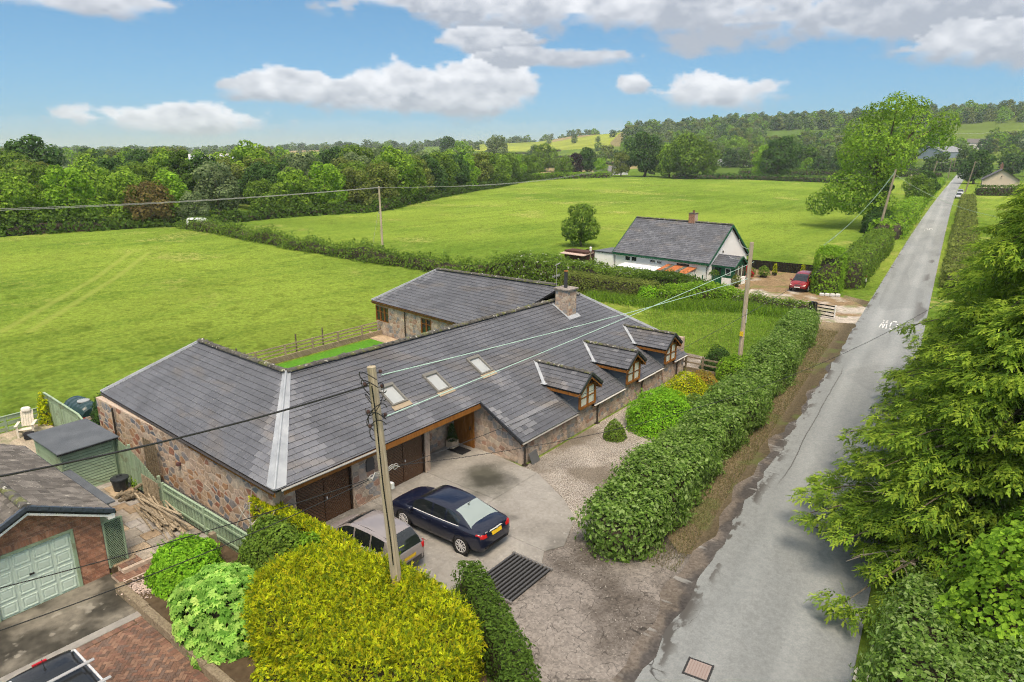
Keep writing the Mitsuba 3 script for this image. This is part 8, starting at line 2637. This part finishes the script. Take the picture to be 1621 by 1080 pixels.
for kd, px_, d_, h_, lab in (('dark', 40, 205, 17.0, 'big dark oak rising above the tree belt at the far left'), ('tall', 280, 165, 13.6, 'narrow dark upright tree in the tree belt'), ('broad', 396, 190, 15.2, 'big pale green domed tree above the tree belt'), ('dark', 215, 260, 13.5, 'dark tree at the back of the belt right of the far left oak'), ('round', 560, 205, 14.6, 'round mid green tree behind the slim pole'), ('dark', 527, 215, 14.4, 'dark green domed tree behind the belt near the slim pole'),
                             ('round', 862, 420, 16.5, 'isolated round tree in the far fields'), ('dark', 930, 385, 14.5, 'dark spreading tree behind the copper tree'), ('purple', 912, 345, 11.5, 'dark purple copper leaved tree'), ('dark', 1022, 352, 22.0, 'very large dark tree at the top of the middle field'), ('round', 1088, 332, 20.5, 'very large mid green tree at the top of the middle field'), ('broad', 1062, 345, 16.0, 'lighter green tree in front of the two very large trees'), ('round', 1115, 345, 17.0, 'broad tree on the right of the very large pair'),
                             ('dark', 1236, 345, 19.5, 'lone dark tree right of the white hipped cottage'), ('fresh', 1212, 350, 15.0, 'light green tree against the lone dark tree'), ('broad', 1165, 540, 21, 'light green tree behind the white hipped cottage'), ('olive', 985, 352, 12, 'thin olive tree left of the very large dark tree'), ('fresh', 952, 350, 9, 'small bright tree beside the little stone cottage'), ('round', 895, 340, 10, 'green tree left of the copper tree'), ('round', 842, 330, 11, 'green tree at the corner of the middle field'),
                             ('dark', 711, 700, 24, 'dark tree standing in the far yellow field'), ('fresh', 728, 690, 19, 'small bright tree beside the dark one in the far yellow field'), ('willow', 787, 560, 23, 'grey green spreading tree at the edge of the far brown field'), ('dark', 1551, 330, 13.5, 'dark tree overhanging the far end of the road by the cream cottage'), ('round', 1462, 200, 7.5, 'bushy tree beside the dark pole on the left of the road'), ('dark', 1475, 222, 8.0, 'dark bush behind the concrete pole')):
    a = math.atan((px_ - 810.5) / 1081.0 * math.cos(PITCH) / 1.0) if False else math.atan2((px_ - 810.5) / 1081.0, math.cos(PITCH) + (305 - 0) / 1081.0 * math.sin(PITCH))
    tree(kd, d_ * math.sin(a), d_ * math.cos(a), h_, lab)
tree('round', 9.9, 97.6, 6.1, 'small round headed tree alone in the field behind the bungalow', wide=0.95)

# the big ash by the road, with ivy on its trunk
t = thing('ash_tree', 'tall airy ash tree with an ivy clad trunk beside the road', 'tree')
c = np.array([63.6, 121.5, 0.0])
k_ = 0.1285
rng = np.random.default_rng(73)
bl = []
for px_, py_, r in ((1345, 285, 36), (1330, 308, 25), (1362, 300, 30), (1440, 215, 32), (1410, 250, 32), (1358, 215, 30), (1400, 290, 28), (1375, 255, 42), (1350, 235, 30), (1385, 205, 36), (1400, 235, 34), (1395, 168, 26), (1375, 178, 22), (1430, 172, 28), (1452, 195, 34), (1480, 212, 22), (1465, 165, 20), (1475, 190, 22), (1385, 310, 30), (1420, 205, 28), (1360, 275, 26)):
    bl.append([(px_ - 1402) * k_ * 0.93, rng.normal() * 2.6, (345 - py_) * 0.1135, r * k_ * 0.80, r * k_ * 0.70])
bl = np.array(bl)
rng = np.random.default_rng(71)
P, N, kk = crown_points(rng, bl, 17500, shell=0.6)
q = B()
clump = (0.8 + 0.4 * rng.random(len(bl)))[kk] * (0.8 + 0.4 * meshkit.noise(P / 1.1))
leaves(q, P + c, N + [0, 0, 0.3], 0.48, GREEN['ash'], rng, aspect=0.6, clump=clump)
part(t, 'crown', q, 'leaf')
w = B()
w.tube([c, c + [0.4, 0, 5], c + [1.2, 0, 9], c + [3.4, 0, 14], c + [6, 0, 18.5]], [0.6, 0.46, 0.38, 0.24, 0.08], 8)
w.tube([c + [0.6, 0, 6], c + [-0.8, 0.3, 11], c + [-1.2, 0.3, 17], c + [-1, 0, 20]], [0.4, 0.3, 0.2, 0.06], 7)
for x in bl:
    s = c + np.array([0.3, 0, min(6 + rng.random() * 6, max(3.5, x[2] - 1.5))])
    e = c + x[:3]
    w.tube([s, (s + e) / 2 + UP * 0.8, e], [0.22, 0.14, 0.04], 5, caps=False)
part(t, 'trunk', w, 'bark')
n = 4200
z = rng.random(n) * 8.5
a = rng.random(n) * 6.283
r = 0.9 + 0.9 * meshkit.noise(np.stack([a, z, 0 * z], -1)) + 0.3 * (z < 2)
P = np.stack([0.12 * z + np.cos(a) * r, np.sin(a) * r, z], -1)
q = B()
leaves(q, P + c, np.stack([np.cos(a), np.sin(a), 0.3 + 0 * a], -1), 0.30, GREEN['dark'], rng, aspect=0.9)
part(t, 'ivy', q, 'leaf')

# distant country: hedgerow trees, and the wooded hillside
rng = np.random.default_rng(80)
FAR = ['far_mid', 'far_dark', 'far_deep', 'far_fresh', 'far_olive', 'far_grey']
HILLS = 'trees on the wooded hillside'
cnt = 0
spots = []
for k in range(5200):
    a = 9.0 + 37 * rng.random() ** 0.95
    d = 400 + 800 * rng.random() ** 0.85
    if a < 22 and d < 500:
        continue
    x, y = d * math.sin(math.radians(a)), d * math.cos(math.radians(a))
    clear = meshkit.noise(np.array([[x / 120.0, y / 75.0, 3.3]]))[0]
    if (clear < 0.40 and d < 980) or (31.0 < a < 33.8 and 700 < d < 830) or (27 < a < 41 and d < 520 and not (rng.random() < 0.05)):
        continue
    if 28 < a < 35 and 520 < d < 680:
        continue
    spots.append((d, x, y))
spots.sort()
keep = []
grid = {}
for d, x, y in spots:
    g = 6.0 + d * 0.0055
    key = (int(x / g), int(y / g))
    if key in grid:
        continue
    grid[key] = 1
    keep.append((d, x, y))
for i_, (d, x, y) in enumerate(keep):
    kd = FAR[int(rng.random() ** 1.15 * 6)]
    h_ = (9 + 7 * rng.random()) * (0.9 + 0.1 * d / 700)
    s = h_ / 13.0
    if i_ < 160:
        key = thing('hillside_tree', FARW[kd] + ' tree low on the wooded hillside', 'tree', HILLS)
    else:
        key = f'hillside_wood__{i_:04d}'
    plant_tree(key, kd, x, y, zt(x, y) - 0.5, s * 1.15, rng.random() * 360, s)
labels['hillside_wood'] = {'label': 'mass of woodland covering the upper hillside', 'category': 'woodland', 'kind': 'stuff'}
HED = 'scattered trees of the far hedgerows'
nhed = 0
for k in range(1500):
    a = -40 + 52 * rng.random()
    d = 300 * (6.5 ** rng.random())
    x, y = d * math.sin(math.radians(a)), d * math.cos(math.radians(a))
    line_ = min(abs(((x * 0.9 + y * 0.25) / 150.0) % 1 - 0.5), abs(((y - 0.15 * x) / 125.0) % 1 - 0.5))
    if line_ > 0.05 and not (a < -14 and rng.random() < 0.22):
        continue
    if a > -14 and d < 420:
        continue
    if -8 < a < 9 and 420 < d < 1000 and rng.random() < 0.55:
        continue
    if -25 < a < -20.5 and 300 < d < 560:
        continue
    kd = FAR[int(rng.random() * 6)]
    h_ = 8 + 7 * rng.random()
    nhed += 1
    if d < 620 and nhed < 130:
        key = thing('hedgerow_tree', FARW[kd] + ' tree in the hedgerows of the far country', 'tree', HED)
    else:
        key = f'distant_trees__{k:04d}'
    plant_tree(key, kd, x, y, zt(x, y) - 0.4, h_ / 13 * 1.2, rng.random() * 360, h_ / 13)
for k in range(700):
    a = -42 + 56 * rng.random()
    d = 1500 + 2200 * rng.random()
    x, y = d * math.sin(math.radians(a)), d * math.cos(math.radians(a))
    s = 1.1 + 0.5 * rng.random()
    plant_tree(f'distant_trees__9{k:03d}', FAR[int(rng.random() * 3)], x, y, zt(x, y) - 1, s * 1.6, rng.random() * 360, s)
labels['distant_trees'] = {'label': 'far hedgerow trees merging toward the horizon', 'category': 'trees', 'kind': 'stuff'}
# low hedges of the far fields
for k, (x0, y0, x1, y1) in enumerate([(-140, 640, 40, 600), (-60, 760, 120, 700), (-30, 520, 70, 470), (60, 560, 150, 520), (-160, 880, 60, 900), (90, 680, 190, 640)]):
    n_ = 7
    pth = [(x0 + (x1 - x0) * j / n_, y0 + (y1 - y0) * j / n_) for j in range(n_ + 1)]
    b_, c_ = hedge_mesh(pth, 5, 2.6, 1500, 1.2, ['dark', 'mid', 'deep'][k % 3], 400 + k, rough=0.8)
    for bb_ in (b_, c_):
        for V in bb_.V:
            V[:, 2] += terrain(V[:, 0], V[:, 1])
    t = thing('far_hedge', 'dark low hedge line between the far fields', 'hedge', 'hedges of the far fields')
    part(t, 'foliage', b_, 'leaf')
    part(t, 'branches', c_, 'matte')

# ------------------------------------------------------------------ the air
scene['air'] = {'type': 'homogeneous', 'albedo': {'type': 'rgb', 'value': (0.80, 0.90, 0.985)}, 'sigma_t': HAZE}
scene['haze'] = {'type': 'cube', 'bsdf': {'type': 'null'}, 'interior': {'type': 'ref', 'id': 'air'}, 'to_world': T().translate([0, 0, 56.0]).scale([9300.0, 9300.0, 59.0])}
labels['haze'] = {'label': 'faint blue summer haze in the air', 'kind': 'stuff'}
scene['camera']['medium'] = {'type': 'ref', 'id': 'air'}
